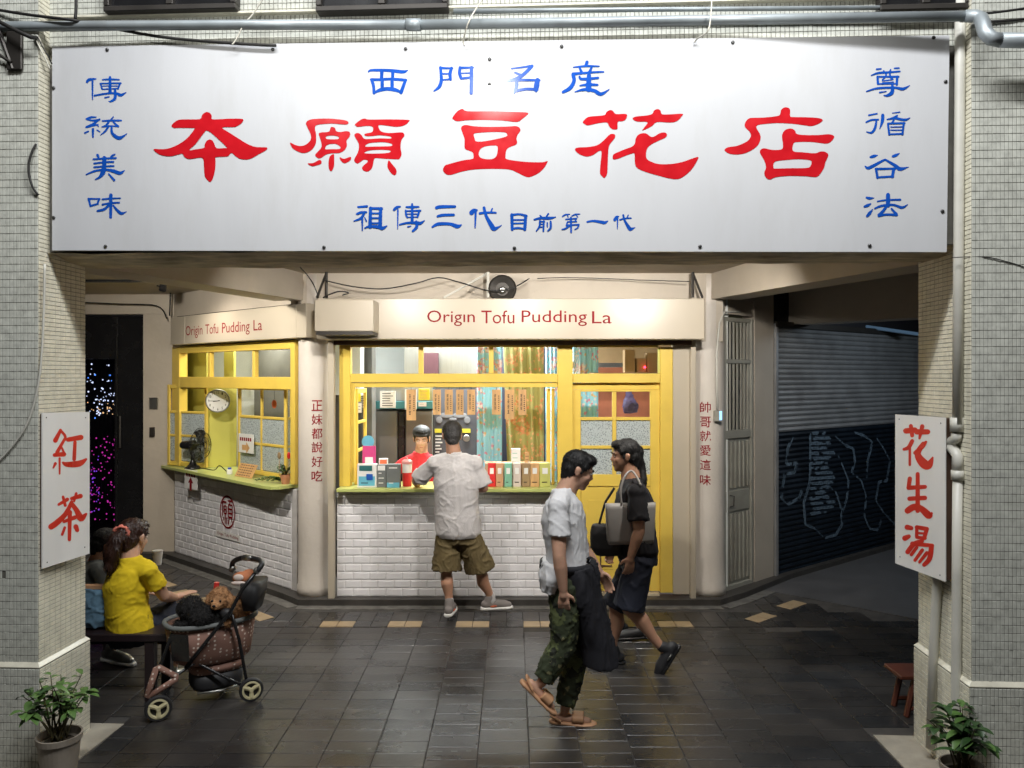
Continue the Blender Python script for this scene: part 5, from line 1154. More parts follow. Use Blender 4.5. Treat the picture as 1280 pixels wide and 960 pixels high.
def sheet(name, lab, cat, x0, x1, y0, y1, Y, m='paper', th=.004, marks=None, tilt=0, mm='ink', rows=5):
    t = thing(name, lab, cat, (U((x0+x1)/2,Y), Y, Z(y1,Y))); zb, zt = Z(y1,Y), Z(y0,Y); xa, xb = U(x0,Y), U(x1,Y)
    q = MB(lambda p: (p[0], p[1]+(p[2]-zb)*tilt, p[2])); q.bbox(xa, xb, Y, Y+th, zb, zt, min(th,.003)*.4); q.build('sheet' if th < .01 else 'body', M[m] if isinstance(m, str) else m, t)
    if marks != 0:
        q = MB(lambda p: (p[0], p[1]+(p[2]-zb)*tilt, p[2]))
        for i in range(rows):
            zz = zt-(zt-zb)*(i+1)/(rows+1); q.box(xa+(xb-xa)*.14, xa+(xb-xa)*random.uniform(.6,.88), Y-.0009, Y-.0001, zz-(zt-zb)*.022, zz+(zt-zb)*.022)
        q.build('print', M[mm], t, kind='stuff')
    return t
sheet('notice', 'white notice with orange logo clipped on the steel cabinet', 'notice', 475, 494.5, 489, 510, 8.35, rows=6)
sheet('notice', 'white and yellow sheet behind the longest plaque', 'notice', 506, 521, 487, 512, 8.38)
sheet('notice', 'bright yellow notice right of the longest plaque', 'notice', 523, 537, 486, 500, 8.38, 'yellowpaper', rows=7, mm='wood')
sheet('switch_label', 'small cream switch label under the yellow notice', 'label', 523, 533, 503, 508, 8.38, 'paper', rows=1)
sheet('sticker', 'yellow sticker on the left folded leaf', 'sticker', 444.5, 451, 492, 502, 7.42, 'yellowpaper', rows=0, marks=0)
sheet('sticker', 'white round sticker sheet on the left folded leaf', 'sticker', 444.5, 452, 504, 516, 7.42, 'paper', rows=2)

# ================================================================ things on the centre counter
CZ = 1.0785
def cbox(name, lab, cat, x0, x1, ytop, Y, d, m, front=None, fm=None, rows=3, mm='paper', group=None):
    t = thing(name, lab, cat, (U((x0+x1)/2,Y), Y+d/2, CZ), group); xa, xb = U(x0,Y), U(x1,Y); zt = Z(ytop,Y)
    q = MB(); q.bbox(xa, xb, Y, Y+d, CZ+.0005, zt, .003); q.build('body', M[m], t)
    if fm:
        q = MB(); q.bbox(xa+(xb-xa)*front[0], xa+(xb-xa)*front[1], Y-.002, Y-.0002, CZ+(zt-CZ)*front[2], CZ+(zt-CZ)*front[3], .0005); q.build('printed_panel', M[fm], t)
    if rows:
        q = MB()
        for i in range(rows):
            zz = CZ+(zt-CZ)*(.2+.65*i/max(rows-1,1)); w_ = (xb-xa)
            q.box(xa+w_*.2, xa+w_*random.uniform(.5,.8), Y-.0032, Y-.0022, zz-.004, zz+.004)
        q.build('print', M[mm], t, kind='stuff')
    return t
cbox('payment_sign', 'white payment sign box with blue screen picture, leftmost on the counter', 'sign box', 446.5, 470.5, 580, 7.17, .06, 'paper', (.08,.92,.08,.48), 'blue', 1, 'navy')
t = WL; q = MB(); q.box(U(449,7.165), U(465,7.165), 7.166, 7.1685, Z(588.5,7.17), Z(582,7.17)); q.build('heading_panel', M['teal'], bpy.data.objects['payment_sign'])
q = MB(); q.bbox(U(458,7.165), U(466,7.165), 7.162, 7.1675, Z(600,7.17), Z(592.5,7.17), .002); q.build('device_picture', mat('deep_blue', (.02,.10,.45), .4), bpy.data.objects['payment_sign'])
cbox('leaflet_stand', 'small dark leaflet stand second from the left on the counter', 'leaflet stand', 471, 482.5, 581, 7.18, .05, 'greycloth', (.1,.9,.75,.97), 'paper', 4)
cbox('brochure_box', 'grey and blue brochure box third from the left on the counter', 'brochure box', 482.8, 500, 580.5, 7.17, .08, 'greycloth', (.05,.95,.0,.22), 'blue', 2)
t = cbox('pink_sign', 'pink payment sign standing behind the payment box, its white code panel blank', 'sign', 453, 469.5, 557.5, 7.30, .02, 'pink', (.2,.8,.38,.72), 'paper', 0)
q = MB(); q.lathe(P(460,552,7.33), [(.058,0),(.058,.004),(.0005,.0045)], 24, ax); q.build('round_sign', M['blue'], label='round light blue sign behind the pink payment sign', cat='sign')
q = MB(); q.tube([(P(460,552,7.335)), (U(460,7.335), 7.335, CZ+.0005)], .004, 6); q.build('sign_stick', M['pvc'], bpy.data.objects['round_sign'])
cbox('card_holder', 'small orange and white card holder behind the brochure box', 'card holder', 473.5, 484.5, 573, 7.32, .03, 'paper', (.1,.9,.8,.95), 'orange', 2, 'orange')
for i, x in enumerate((456, 461, 466.5)):
    q = MB(); q.lathe((U(x,7.25), 7.26, CZ+.006), [(.012,0),(.014,.05),(.010,.09),(.006,.10),(.006,.115)], 10); q.build('small_bottle', M['lidclear'], label=['leftmost','middle','rightmost'][i]+' of three tiny bottles in front of the pink sign', cat='bottle', group='tiny bottles by the pink sign')
dj = thing('drink_jug', 'red drink jug with clear top and pale red lid in front of the staff', 'jug', (U(508.5,7.25), 7.27, CZ))
c0 = (U(508.5,7.25), 7.27, CZ+.001)
q = MB(); q.lathe(c0, [(.042,0),(.042,.003),(.044,.125),(.0,.1255)], 20); q.build('red_body', M['red'], dj)
q = MB(); q.lathe(c0, [(.044,.127),(.046,.205),(.0,.206)], 20); q.build('clear_part', M['paper'], dj)
q = MB(); q.lathe(c0, [(.050,.207),(.050,.232),(.030,.248),(.008,.25),(.008,.265),(.0,.266)], 20); q.build('lid', M['lidclear'], dj)
bw = thing('pudding_bowl', 'small amber bowl with white napkin held at the counter by the customer', 'bowl', (U(520,7.22), 7.22, CZ))
q = MB(); q.lathe((U(521,7.18), 7.2, CZ+.001), [(.018,0),(.022,.004),(.040,.028),(.044,.042),(.041,.042),(.0,.03)], 20); q.build('bowl', mat('amber_food', (.60,.33,.12), .4), bw)
q = MB(); q.ell((U(518,7.18), 7.2, CZ+.050), (.022,.018,.016), nu=8, nv=6); q.build('napkin', M['paper'], bw)
boxes = [('red', 610, 619.5, 'red', 'red tea-bag box'), ('peach', 620, 629, 'tan', 'peach coloured box'), ('green', 630.5, 640, None, 'mint green box'), ('white', 641.5, 651, 'paper', 'pale pink box'), ('brown', 652.5, 662.5, 'card', 'brown box'), ('orange', 663, 674, 'wood', 'orange card'), ('lime', 674.5, 688, None, 'lime yellow card')]
for nm, x0, x1, m, lab in boxes:
    if nm == 'green': M['mint'] = mat('mint_print', (.20,.45,.33), .6); m = 'mint'
    if nm == 'lime': M['lime'] = mat('lime_print', (.50,.50,.14), .6); m = 'lime'
    if nm == 'white': M['palepink'] = mat('pale_pink_print', (.66,.56,.50), .6); m = 'palepink'
    cbox('product_box', lab + ' in the row at the right of the counter', 'box', x0, x1, 579, 7.22, .05, m, (.25,.75,.55,.8), 'paper', 1, 'ink', 'product boxes at the right end of the counter')
t = sheet('white_carton', 'white cup carton standing behind the mint green box', 'carton', 639, 650.5, 561, 578, 7.36, 'paper', .06, rows=2, mm='mint'); 
t = sheet('wood_tag', 'small upright wooden tag behind the brown box', 'tag', 656, 661.5, 566, 579, 7.33, 'wood', .012, rows=2)
shf = MB(); shf.bbox(U(606,7.3), U(688,7.3), 7.32, 7.5, CZ+.001, Z(579,7.34)-.002); shf.build('display_step', M['wood'], label='low wooden step behind the row of product boxes', cat='shelf')
q = MB()
for i in range(34): x = U(607+i*2.4,7.29); q.box(x, x+.010, 7.275, 7.279, CZ+.002, Z(579-random.uniform(0,3),7.28))
q.build('straws', M['cream'], label='packed paper straws standing behind the product boxes', cat='straws', kind='stuff')

# ================================================================ things on the angled counter
LZ = 1.0625
def lp(px, py, off): return WG(WG.hit(px, py, off))
def lc(px, off=.05, z=LZ): l = WG.hit(px, 500, off); return WG((l[0], off, z))
# clock
cl = thing('wall_clock', 'round white wall clock with dark rim on the yellow-green board, a quarter to nine', 'clock', lp(273,512,.10)); cc = WG.hit(273,498,.10)
cf = Vector((.42,-.9,0)).normalized(); cs_ = Vector((.9,.42,0)).normalized(); axc = (cs_, Vector((0,0,1)), cf); C0 = P(272,501,8.72)
q = MB(); q.lathe(C0, [(.128,0),(.131,.02),(.125,.034),(.117,.034),(.115,.022)], 40, axc); q.build('rim', M['steel'], cl, smooth=False)
q = MB(); q.lathe(C0, [(.116,.0225),(.0005,.0232)], 40, axc); q.build('face', M['paper'], cl)
fz = lambda x, z, d=.0245: C0 + cs_*x + Vector((0,0,z)) + cf*d
for i in range(12):
    a = R(90-30*(i+1)); x, z = .093*math.cos(a), .093*math.sin(a); s_ = str(i+1); w_ = .014 if len(s_) == 1 else .024
    text(s_, (x-w_/2, x+w_/2, z-.014, z+.014), lambda X, Zz: fz(X, Zz), M['ink'], cl)
for ang, L, w_ in ((R(90-262), .052, .005), (R(90-270), .085, .0035)):
    d = cs_*math.cos(ang)+Vector((0,0,math.sin(ang))); nrm_ = -cs_*math.sin(ang)+Vector((0,0,math.cos(ang))); b0 = C0 + cf*(.026+w_*.1)
    q = MB(); q.add([b0-d*.02-nrm_*w_, b0-d*.02+nrm_*w_, b0+d*L+nrm_*w_*.6, b0+d*L-nrm_*w_*.6], [(0,1,2,3)]); q.build('hand', M['ink'], cl)
# fan: cage seen from its side, facing right
fo = lc(241, -.02); fn = thing('desk_fan', 'black vintage desk fan on the left counter, cage facing right', 'fan', fo)
q = MB(); q.lathe(fo, [(.085,0),(.088,.012),(.070,.03),(.040,.05),(.022,.10),(.018,.14),(.018,.16)], 20); q.build('base', M['black'], fn, smooth=True)
hub = fo + Vector((0,0,.265)); fd = Vector((.985,-.17,0)).normalized(); up = Vector((0,0,1)); sd = fd.cross(up).normalized()
q = MB(); q.cap(hub - fd*.11, .045, hub + fd*.0, .055); q.cap(fo+Vector((0,0,.15)), .018, hub-fd*.03, .022); q.build('motor', M['black'], fn, smooth=True)
q = MB(); fc_ = hub + fd*.09; Rf = .195
for a in range(28):
    t_ = 2*math.pi*a/28; e = sd*math.cos(t_)+up*math.sin(t_)
    q.tube([fc_ - fd*.055 + e*.03, fc_ - fd*.05 + e*Rf*.7, fc_ + e*Rf, fc_ + fd*.045 + e*Rf*.75, fc_ + fd*.06 + e*.03], .0018, 4)
for rr, dd in ((Rf,0),(Rf*.72,.047),(Rf*.72,-.05),(.03,.06),(Rf*.45,.056)): q.tube([fc_+fd*dd+(sd*math.cos(2*math.pi*a/28)+up*math.sin(2*math.pi*a/28))*rr for a in range(28)], .003, 5, closed=True)
q.build('cage', M['black'], fn, fix=False)
for b_ in range(4):
    t0 = b_*math.pi/2; q = MB(); vs = []
    for i in range(5):
        for j in range(5):
            t_ = t0 + (i/4-.5)*1.1*(.4+.6*j/4); r_ = .03+.145*j/4; vs.append(fc_ + (sd*math.cos(t_)+up*math.sin(t_))*r_ + fd*(i/4-.5)*.045)
    q.add(vs, [(i*5+j, i*5+j+1, (i+1)*5+j+1, (i+1)*5+j) for i in range(4) for j in range(4)]); q.build('blade', M['black'], fn, fix=False)
q = MB(); q.tube(catmull([tuple(fo+Vector((0,0,.02))), tuple(lc(256,.05,LZ+.008)), tuple(lc(268,.06,LZ+.008)), tuple(lc(274,.08,LZ+.06)), tuple(lc(280,.08,LZ+.03)), tuple(lc(283,.08,LZ+.01))], False, 4), .005, 6); q.build('power_cord', M['black'], fn, smooth=True)
b = lc(287, .02); sb = thing('small_jar', 'small white jar with blue cap on the left counter', 'jar', b)
q = MB(); q.lathe(b+Vector((0,0,.001)), [(.030,0),(.031,.04),(.026,.05)], 14); q.build('jar', M['paper'], sb); q = MB(); q.lathe(b+Vector((0,0,.0515)), [(.018,0),(.018,.018)], 12); q.build('cap', mat('blue_cap', (.03,.08,.5), .4), sb)
# orange notice board leaning
def leanboard(name, lab, cat, u0, u1, off, h, lean, m, arrow=None, rows=4, z=LZ+.001, mm='brownwood', hang=False):
    t = thing(name, lab, cat, WG(((u0+u1)/2, off, z)))
    X = lambda p: WG((p[0], off+p[1]+(p[2])*lean, z+p[2]))
    q = MB(X); q.bbox(u0, u1, 0, .006, 0, h, .001); q.build('board', M[m], t)
    q = MB(X); w_ = u1-u0
    for i in range(rows):
        zz = h*(.88-.72*i/max(rows-1,1)) if not arrow else h*.72
        for k in range(6):
            x = u0+w_*(.1+.8*k/6); q.box(x, x+w_*.09, -.0012, -.0002, zz-h*(.025 if not arrow else .09), zz+h*(.025 if not arrow else .09))
    q.build('print', M['letter_red'] if arrow else M[mm], t, kind='stuff')
    if arrow:
        cx, cz = (u0+u1)/2, h*.28; s_ = w_*.26; q = MB(X)
        pts = [(-1,.35),(.1,.35),(.1,.8),(1,0),(.1,-.8),(.1,-.35),(-1,-.35)] if arrow == 'right' else [(-.35,-1),(-.35,.1),(-.8,.1),(0,1),(.8,.1),(.35,.1),(.35,-1)]
        q.add([(cx+x*s_, -.0014, cz+y*s_) for x, y in pts], [tuple(range(7))]); q.build('arrow', M['wood'] if arrow == 'right' else M['letter_red'], t)
    return t
leanboard('orange_notice', 'orange notice board with lines of print leaning on the left counter', 'notice', WG.u(293,-.03), WG.u(314,-.03), -.03, .13, .55, 'wood', rows=5)
l = WG.hit(305,551,.10); leanboard('arrow_sign', 'white card with red heading and orange arrow pointing right', 'sign', WG.u(295.5,.1), WG.u(314,.1), .125, .20, 0, 'paper', 'right', 1, z=WG.hit(305,566,.12)[2])
l = WG.hit(239,611,-.10); leanboard('arrow_sign', 'white card with red arrow pointing up taped below the fan', 'sign', WG.u(231,-.11), WG.u(246.5,-.11), -.112, .21, 0, 'paper', 'up', 1, z=l[2])
# ================================================================ people
def nrm(v): return Vector(v).normalized()
def wrinkle(amp, sc, stretch=(1,1,1), seed=0):
    def f(co, n):
        p = Vector((co.x*sc*stretch[0]+seed, co.y*sc*stretch[1], co.z*sc*stretch[2]))
        w_ = noise.noise(p*.6+Vector((9,3,1))); p = p + Vector((w_, -w_, w_*1.5))
        a = noise.noise(p); b = noise.noise(p*2.1+Vector((5,1,2))); c_ = noise.noise(p*.45+Vector((2,7,5)))
        r = 1-min(1, abs(a)*4.5); r2 = 1-min(1, abs(b)*4.5)
        return amp*(1.5*r*r + .7*r2*r2 - .7 + 1.2*c_)
    return f
def hand(mb, wr, d, pn, side, curl=.5, s=1.0):
    """palm and five bent fingers; d finger direction, pn palm facing, side = thumb direction"""
    d = nrm(d); pn = nrm(Vector(pn) - d*Vector(pn).dot(d)); sd = nrm(side); sd = nrm(sd - d*sd.dot(d) - pn*sd.dot(pn))
    mb.cap(wr, .024*s, wr+d*.035*s, .026*s)
    for k in (-1.5, -.5, .5, 1.5): mb.cap(wr+d*.03*s+sd*k*.010*s, .013*s, wr+d*.085*s+sd*k*.018*s, .0115*s, 8)
    for k, L in ((1.5, .068), (.5, .078), (-.5, .072), (-1.5, .056)):
        p = wr+d*.088*s+sd*k*.0185*s; a = 0; q = p
        for seg_, ln in enumerate((.42, .33, .25)):
            a += curl*(.55+.25*seg_); dirv = d*math.cos(a)+pn*math.sin(a)+sd*k*.05
            r0 = (.0098-.0009*seg_)*s; n_ = q+dirv.normalized()*L*ln*s; mb.cap(q, r0, n_, r0-.0008*s, 8); q = n_
    b = wr+d*.03*s+sd*.02*s; t1 = b+(d*.5+sd*.75+pn*.3).normalized()*.038*s; t2 = t1+(d*.85+sd*.25+pn*.35).normalized()*.032*s
    mb.cap(b, .014*s, t1, .0115*s, 8); mb.cap(t1, .0112*s, t2, .009*s, 8)
def head(mb, c, F, Up, s=1.0):
    F = nrm(F); Up = nrm(Vector(Up)-F*Vector(Up).dot(F)); Sd = Up.cross(F)   # Sd = left of the face
    A = (F, Sd, Up)
    def e(f, l, u_, rf, rl, ru): mb.ell(c+F*f*s+Sd*l*s+Up*u_*s, (rf*s, rl*s, ru*s), A)
    e(-.010,0,.032,.094,.076,.088); e(.028,0,-.030,.066,.060,.075); e(.022,0,-.065,.058,.050,.045); e(.062,0,-.094,.024,.024,.018)
    e(.072,0,.024,.018,.045,.014); e(.062,.034,-.022,.024,.022,.022); e(.062,-.034,-.022,.024,.022,.022)
    mb.cap(c+(F*.084+Up*.014)*s, .008*s, c+(F*.097-Up*.020)*s, .0125*s, 8)
    e(.090,.013,-.025,.010,.008,.007); e(.090,-.013,-.025,.010,.008,.007)
    e(.080,0,-.051,.014,.024,.008); e(.078,0,-.063,.014,.021,.008); e(.060,0,-.075,.026,.034,.030)
    for k in (1,-1): e(-.004, .076*k, -.004, .018, .009, .031); e(-.012, .084*k, .008, .014, .006, .018)
    return F, Sd, Up
def face(parent, c, F, Sd, Up, s=1.0):
    for k in (1,-1):
        q = MB(); q.ell(c+(F*.083+Sd*.031*k+Up*.008)*s, (.0055*s,.0105*s,.0034*s), (F,Sd,Up), 10, 6); q.build('eye', M['paper'], parent, smooth=True)
        q = MB(); q.ell(c+(F*.0868+Sd*.031*k+Up*.008)*s, (.003*s,.0058*s,.0042*s), (F,Sd,Up), 8, 6); q.build('iris', M['ink'], parent, smooth=True)
        q = MB(); q.tube([c+(F*.092+Sd*.014*k+Up*.026)*s, c+(F*.094+Sd*.030*k+Up*.031)*s, c+(F*.082+Sd*.050*k+Up*.027)*s], .0035*s, 6); q.build('eyebrow', M['hair'], parent, smooth=True)
    q = MB(); q.ell(c+(F*.0905-Up*.0570)*s, (.0042*s,.020*s,.0062*s), (F,Sd,Up), 12, 6); q.build('lips', mat('lips', (.36,.12,.09), .45), parent, smooth=True)
def person(label, base, J, skin='skin', shirt=None, pants=None, shoes=None, hair='hair', fat=1.0, female=False, voxel=.0068, group=None):
    """J: world joints. keys: head,hF,hU,neck,chest,waist,pelvis, shL elL wrL hL, shR elR wrR hR, hipL knL anL toL, hipR knR anR toR, F (body facing)"""
    t = thing('person', label, 'person', base, group)
    F = nrm(J['F']); body = MB()
    Sd = nrm(J['shL'] - J['shR']); 
    up = nrm(J['neck'] - J['pelvis']); Fc = nrm(Sd.cross(up)); Fc = Fc if Fc.dot(F) > 0 else -Fc
    hd = nrm(J['hipL'] - J['hipR']); Fp = nrm(hd.cross(up)); Fp = Fp if Fp.dot(F) > 0 else -Fp
    hF, hS, hU = head(body, J['head'], J['hF'], J.get('hU', (0,0,1)), J.get('hs', 1))
    body.cap(J['neck'] - up*.04, .068*fat**.5, J['head'] - hU*.055 - hF*.022, .057)
    sw_ = (J['shL']-J['shR']).length/2
    def torso(mb, e=0, hem=None):
        k = fat; secs = []
        c1, c2, c3 = J['pelvis'], J['waist'], J['chest']
        secs.append((c1 - up*(.10 if hem is None else hem), hd, .13*k+e*1.3, Fp, .10*k+e*1.3))
        secs.append((c1 - up*.02, hd, .158*k+e*1.15, Fp, .118*k+e*1.2))
        secs.append((c1*.5+c2*.5, (hd+Sd).normalized(), (.150 if not female else .142)*k+e*1.3, Fc, .112*k+e*1.3))
        secs.append((c2, Sd, (.140 if not female else .122)*k+e*1.3, Fc, .108*k+e*1.2))
        secs.append((c3, Sd, (.162 if not female else .148)*k+e, Fc, .118*k+e))
        secs.append((c3*.45+J['neck']*.55 , Sd, sw_*.80+e*.7, Fc, .098*k+e*.7))
        secs.append((J['neck'] - up*.035, Sd, sw_*.50+e*.4, Fc, .070*k**.5+e*.5))
        secs.append((J['neck'] - up*(.012 if not e else .010), Sd, .070+e*.6, Fc, .062+e*.6))
        if e: secs.append((J['neck'] + up*.012, Sd, .074, Fc, .068))
        mb.loft(secs, 24, .92)
        for sh in ('shL','shR'): mb.cap(J['neck']*.62+J[sh]*.38 - up*.028, .052+(e*.55+.008 if e else 0), J[sh], (.050+e*.75 if e else .054)*k**.5)
    torso(body)
    for L in 'LR':
        sh, el, wr = J['sh'+L], J['el'+L], J['wr'+L]; k = fat**.6
        m1 = sh.lerp(el, .45); m2 = el.lerp(wr, .3)
        body.limb((sh, .054*k), (m1, .049*k), (el, .039*k), (m2, .041*k), (wr, .027*k))
        hd_ = J['h'+L]; hand(body, wr, hd_[0], hd_[1], hd_[2], hd_[3], .98)
        hp, kn, an = J['hip'+L], J['kn'+L], J['an'+L]; to = nrm(J['to'+L])
        body.limb((hp, .088*k), (hp.lerp(kn,.5), .072*k), (kn, .050*k)); 
        bk = nrm((kn-an).cross(to.cross(kn-an))) if to.cross(kn-an).length > .05 else to
        calf = kn.lerp(an, .32) - bk*.016
        body.limb((kn, .050*k), (calf, .054*k), (kn.lerp(an,.7), .036*k), (an, .030*k)); 
        fd_ = J.get('fd'+L, Vector((0,0,-.05)))
        ball = an + to*.13 - Vector((0,0,.0)); body.limb((an - to*.040 + fd_, .028), (an + to*.06 + fd_*1.05, .029), (an+to*.14 + fd_*1.2, .022))
    blob('body', body, M[skin], t, voxel, 3)
    face(t, J['head'], hF, hS, hU, J.get('hs', 1))
    if shirt:
        mb = MB(); e = shirt.get('e', .016); torso(mb, e, shirt.get('hem', .10))
        for L in 'LR':
            sh, el, wr = J['sh'+L], J['el'+L], J['wr'+L]; f = shirt.get('sleeve', .55); k = fat**.6; sl = shirt.get('loose', .018)
            a = sh.lerp(el, min(f, 1)); dd_ = nrm(el-sh); s0 = sh - dd_*.02
            mb.ell(sh - Vector((0,0,.012)), ((.044*k+e*.5),)*3)
            mb.tubex([s0, sh.lerp(a,.4), sh.lerp(a,.8), a], [.042*k+e*.5, .048*k+sl*.7, .047*k+sl*1.0, .046*k+sl*1.15], 20)
            if f > 1: b = el.lerp(wr, f-1); mb.ell(a, (.046*k+sl,)*3); mb.tubex([a, b], [.045*k+sl, .034*k+sl], 20)
        blob(shirt.get('name', 'shirt'), mb, M[shirt['m']], t, .009, 5, wrinkle(shirt.get('wr', .004), shirt.get('ws', 9), shirt.get('wst', (1,1,.6)), shirt.get('seed', 0)))
    if pants:
        mb = MB(); e = pants.get('e', .014); k = fat
        mb.loft([(J['pelvis']-up*.11, hd, .150*k+e, Fp, .112*k+e), (J['pelvis'], hd, .160*k+e, Fp, .120*k+e), (J['pelvis']+up*.10, hd, .146*k+e*.8, Fp, .112*k+e*.8)], 24)
        for L in 'LR':
            hp, kn, an = J['hip'+L], J['kn'+L], J['an'+L]; f = pants.get('len', 1.0); fl = pants.get('flare', .02); k2 = fat**.6
            if f <= 1: a = hp.lerp(kn, f); mb.ell(hp, (.088*k2+e,)*3); mb.tubex([hp.lerp(kn,-.05), hp.lerp(kn, f*.5), hp.lerp(kn, f*.9), a], [.086*k2+e, .080*k2+e+fl*.5, .070*k2+e+fl, .068*k2+e+fl*1.1], 20)
            else:
                b = kn.lerp(an, f-1); mb.limb((hp, .092*k2+e), (hp.lerp(kn,.5), .080*k2+e+fl*.4), (kn, .058*k2+e+fl*.8), (b.lerp(kn,.3), .048*k2+e+fl)); mb.tubex([kn, b], [.056*k2+e+fl*.8, .042*k2+e+fl*.8], 20)
        blob(pants.get('name', 'shorts'), mb, M[pants['m']], t, .009, 4, wrinkle(pants.get('wr', .004), pants.get('ws', 8), seed=3))
    for L in 'LR':
        if not shoes: break
        an = J['an'+L]; to = nrm(J['to'+L]); fd = J.get('fd'+L, Vector((0,0,-.05))); dn = nrm(fd); sl = nrm(to.cross(dn)); h = fd.length
        mb = MB(); so = MB(); base_ = an + dn*(h+.035)
        secs = lambda zo, w_, grow=0: [(base_ + to*x - dn*zo, sl, wd*w_+grow, -dn, .012) for x, wd in ((-.075,.026),(-.05,.034),(0,.036),(.07,.044),(.12,.046),(.165,.038),(.19,.018))]
        if shoes['kind'] == 'sandal':
            so.loft([(base_ + to*x - dn*(.010), sl, wd, -dn, .013) for x, wd in ((-.095,.018),(-.07,.038),(0,.040),(.07,.050),(.12,.052),(.165,.042),(.192,.018))], 12, .6); blob('sandal_sole', so, M['tan'], t, .006, 1)
            mb.loft([(base_ + to*x - dn*(.045), sl, .052, -dn, .030) for x in (.045,.115)], 16, .8); blob('sandal_strap', mb, M['tan'], t, .006, 2)
            mb = MB(); mb.tube([base_ - to*.02 + sl*.045 - dn*.03, base_ - to*.085 + sl*.02 - dn*.05, base_ - to*.085 - sl*.02 - dn*.05, base_ - to*.02 - sl*.045 - dn*.03], .008, 6); mb.build('heel_strap', M['tan'], t)
        else:
            mb.limb((base_ - to*.055 - dn*.045, .037), (base_ + to*.03 - dn*.045, .040), (base_ + to*.11 - dn*.036, .040), (base_ + to*.155 - dn*.028, .031)); mb.limb((an - dn*.02 - to*.012, .041), (base_ - to*.03 - dn*.05, .040))
            blob('shoe', mb, M[shoes['m']], t, .0065, 3)
            so.loft([(base_ + to*x - dn*(.008), sl, wd, -dn, .014) for x, wd in ((-.098,.020),(-.075,.038),(0,.042),(.07,.046),(.12,.048),(.17,.038),(.196,.018))], 12, .6); blob('shoe_sole', so, M[shoes.get('sole', 'white_rubber')], t, .006, 1)
            if shoes.get('patch'):
                for s_ in (1,-1):
                    pp_ = MB(); pp_.loft([(base_ + to*x + sl*s_*.034 - dn*z_, to, .028, dn, .008) for x, z_ in ((.01,.030),)] + [(base_ + to*.02 + sl*s_*.045 - dn*.036, to, .024, dn, .006)], 10); pp_.build('shoe_patch', M[shoes['patch']], t, smooth=True)
    if hair:
        s = J.get('hs', 1); mb = MB(); c = J['head']; A = (hF, hS, hU)
        mb.ell(c+(-hF*.020+hU*.048)*s, (.100*s, .086*s, .083*s), A); mb.ell(c+(-hF*.048+hU*.005)*s, (.066*s, .078*s, .086*s), A); mb.ell(c+(-hF*.060-hU*.045)*s, (.040*s, .058*s, .050*s), A)
        mb.ell(c+(hF*.045+hU*.088)*s, (.050*s, .062*s, .034*s), A)
        for k in (1,-1): mb.ell(c+(hF*.020+hS*.066*k+hU*.046)*s, (.034*s,.014*s,.034*s), A); mb.ell(c+(hF*.018+hS*.070*k+hU*.010)*s, (.010*s,.008*s,.026*s), A)
        hb = blob('hair', mb, M[hair], t, .005, 1, wrinkle(.0028, 95, (1,1,.35)))
        strands('hair_locks', hb, M[hair], t, 1500, J.get('hl', .028), hF*.25-hU, .0013, J.get('ho', .22), 0, int(base[0]*100) % 97)
    return t, hF, hS, hU

def dn(x=0, y=0): return Vector((x, y, -1))
# --- man in white T-shirt and black apron, walking right
Yw = 4.66
J = dict(F=(1,0,0), head=P(723,588,Yw), hs=.93, hF=(.90,-.05,-.34), hU=(.34,0,.9), neck=P(704,613,Yw), chest=P(704,650,Yw), waist=P(709,688,Yw), pelvis=P(711,715,Yw),
 shR=P(698,632,Yw-.165), elR=P(699,695,Yw-.21), wrR=P(704,737,Yw-.19), hR=((.05,.1,-1),(.3,1,0),(1,0,0),.45),
 shL=P(708,632,Yw+.175), elL=P(731,688,Yw+.23), wrL=P(748,713,Yw+.20), hL=((.55,0,-.8),(-.4,-.8,-.3),(.6,-.7,.3),.35),
 hipR=P(709,730,Yw-.085), knR=P(704,806,Yw-.09), anR=P(677,853,Yw-.10), toR=(.72,0,-.70), fdR=Vector((-.036,0,-.036)),
 hipL=P(713,730,Yw+.085), knL=P(721,806,Yw+.09), anL=P(706,887,Yw+.08), toL=(1,-.12,-.02))
t, hF, hS, hU = person('man walking in white T-shirt, black apron, camouflage trousers and tan sandals', (J['pelvis'].x, Yw, 0), J, 'skin', dict(m='tee_white', e=.018, hem=.06, sleeve=.62, loose=.020, wr=.0038, ws=10, wst=(1,1,.8)), dict(m='camo', len=1.92, name='trousers', e=.012, flare=.012, wr=.006, ws=14), dict(kind='sandal'), fat=.98)
mb = MB(); cpe = J['pelvis']
X_, Y_ = Vector((1,0,0)), Vector((0,1,0))
mb.loft([(P(751,830,Yw-.02), X_, .105, Y_, .13), (P(747,805,Yw), X_, .105, Y_, .15), (P(737,770,Yw), X_, .108, Y_, .165), (P(727,740,Yw), X_, .120, Y_, .182), (P(720,715,Yw), X_, .140, Y_, .186), (P(715,703,Yw), X_, .148, Y_, .178)], 28)
blob('apron', mb, M['apron'], t, .009, 4, wrinkle(.006, 9, (1,1,.3)))
mb = MB(); mb.loft([(P(710,709,Yw), X_, .172, Y_, .178), (P(710,700,Yw), X_, .168, Y_, .175)], 28); mb.build('apron_tie', M['apron'], t, smooth=True)
mb = MB(); mb.tube(catmull([tuple(P(735,703,Yw-.19)), tuple(P(741,706,Yw-.2)), tuple(P(744,713,Yw-.2)), tuple(P(746,720,Yw-.2))], False, 4), .007, 6); mb.tube(catmull([tuple(P(734,703,Yw-.19)), tuple(P(737,697,Yw-.21)), tuple(P(734,699,Yw-.2))], False, 4), .007, 6); mb.build('apron_string', M['apron'], t, smooth=True)
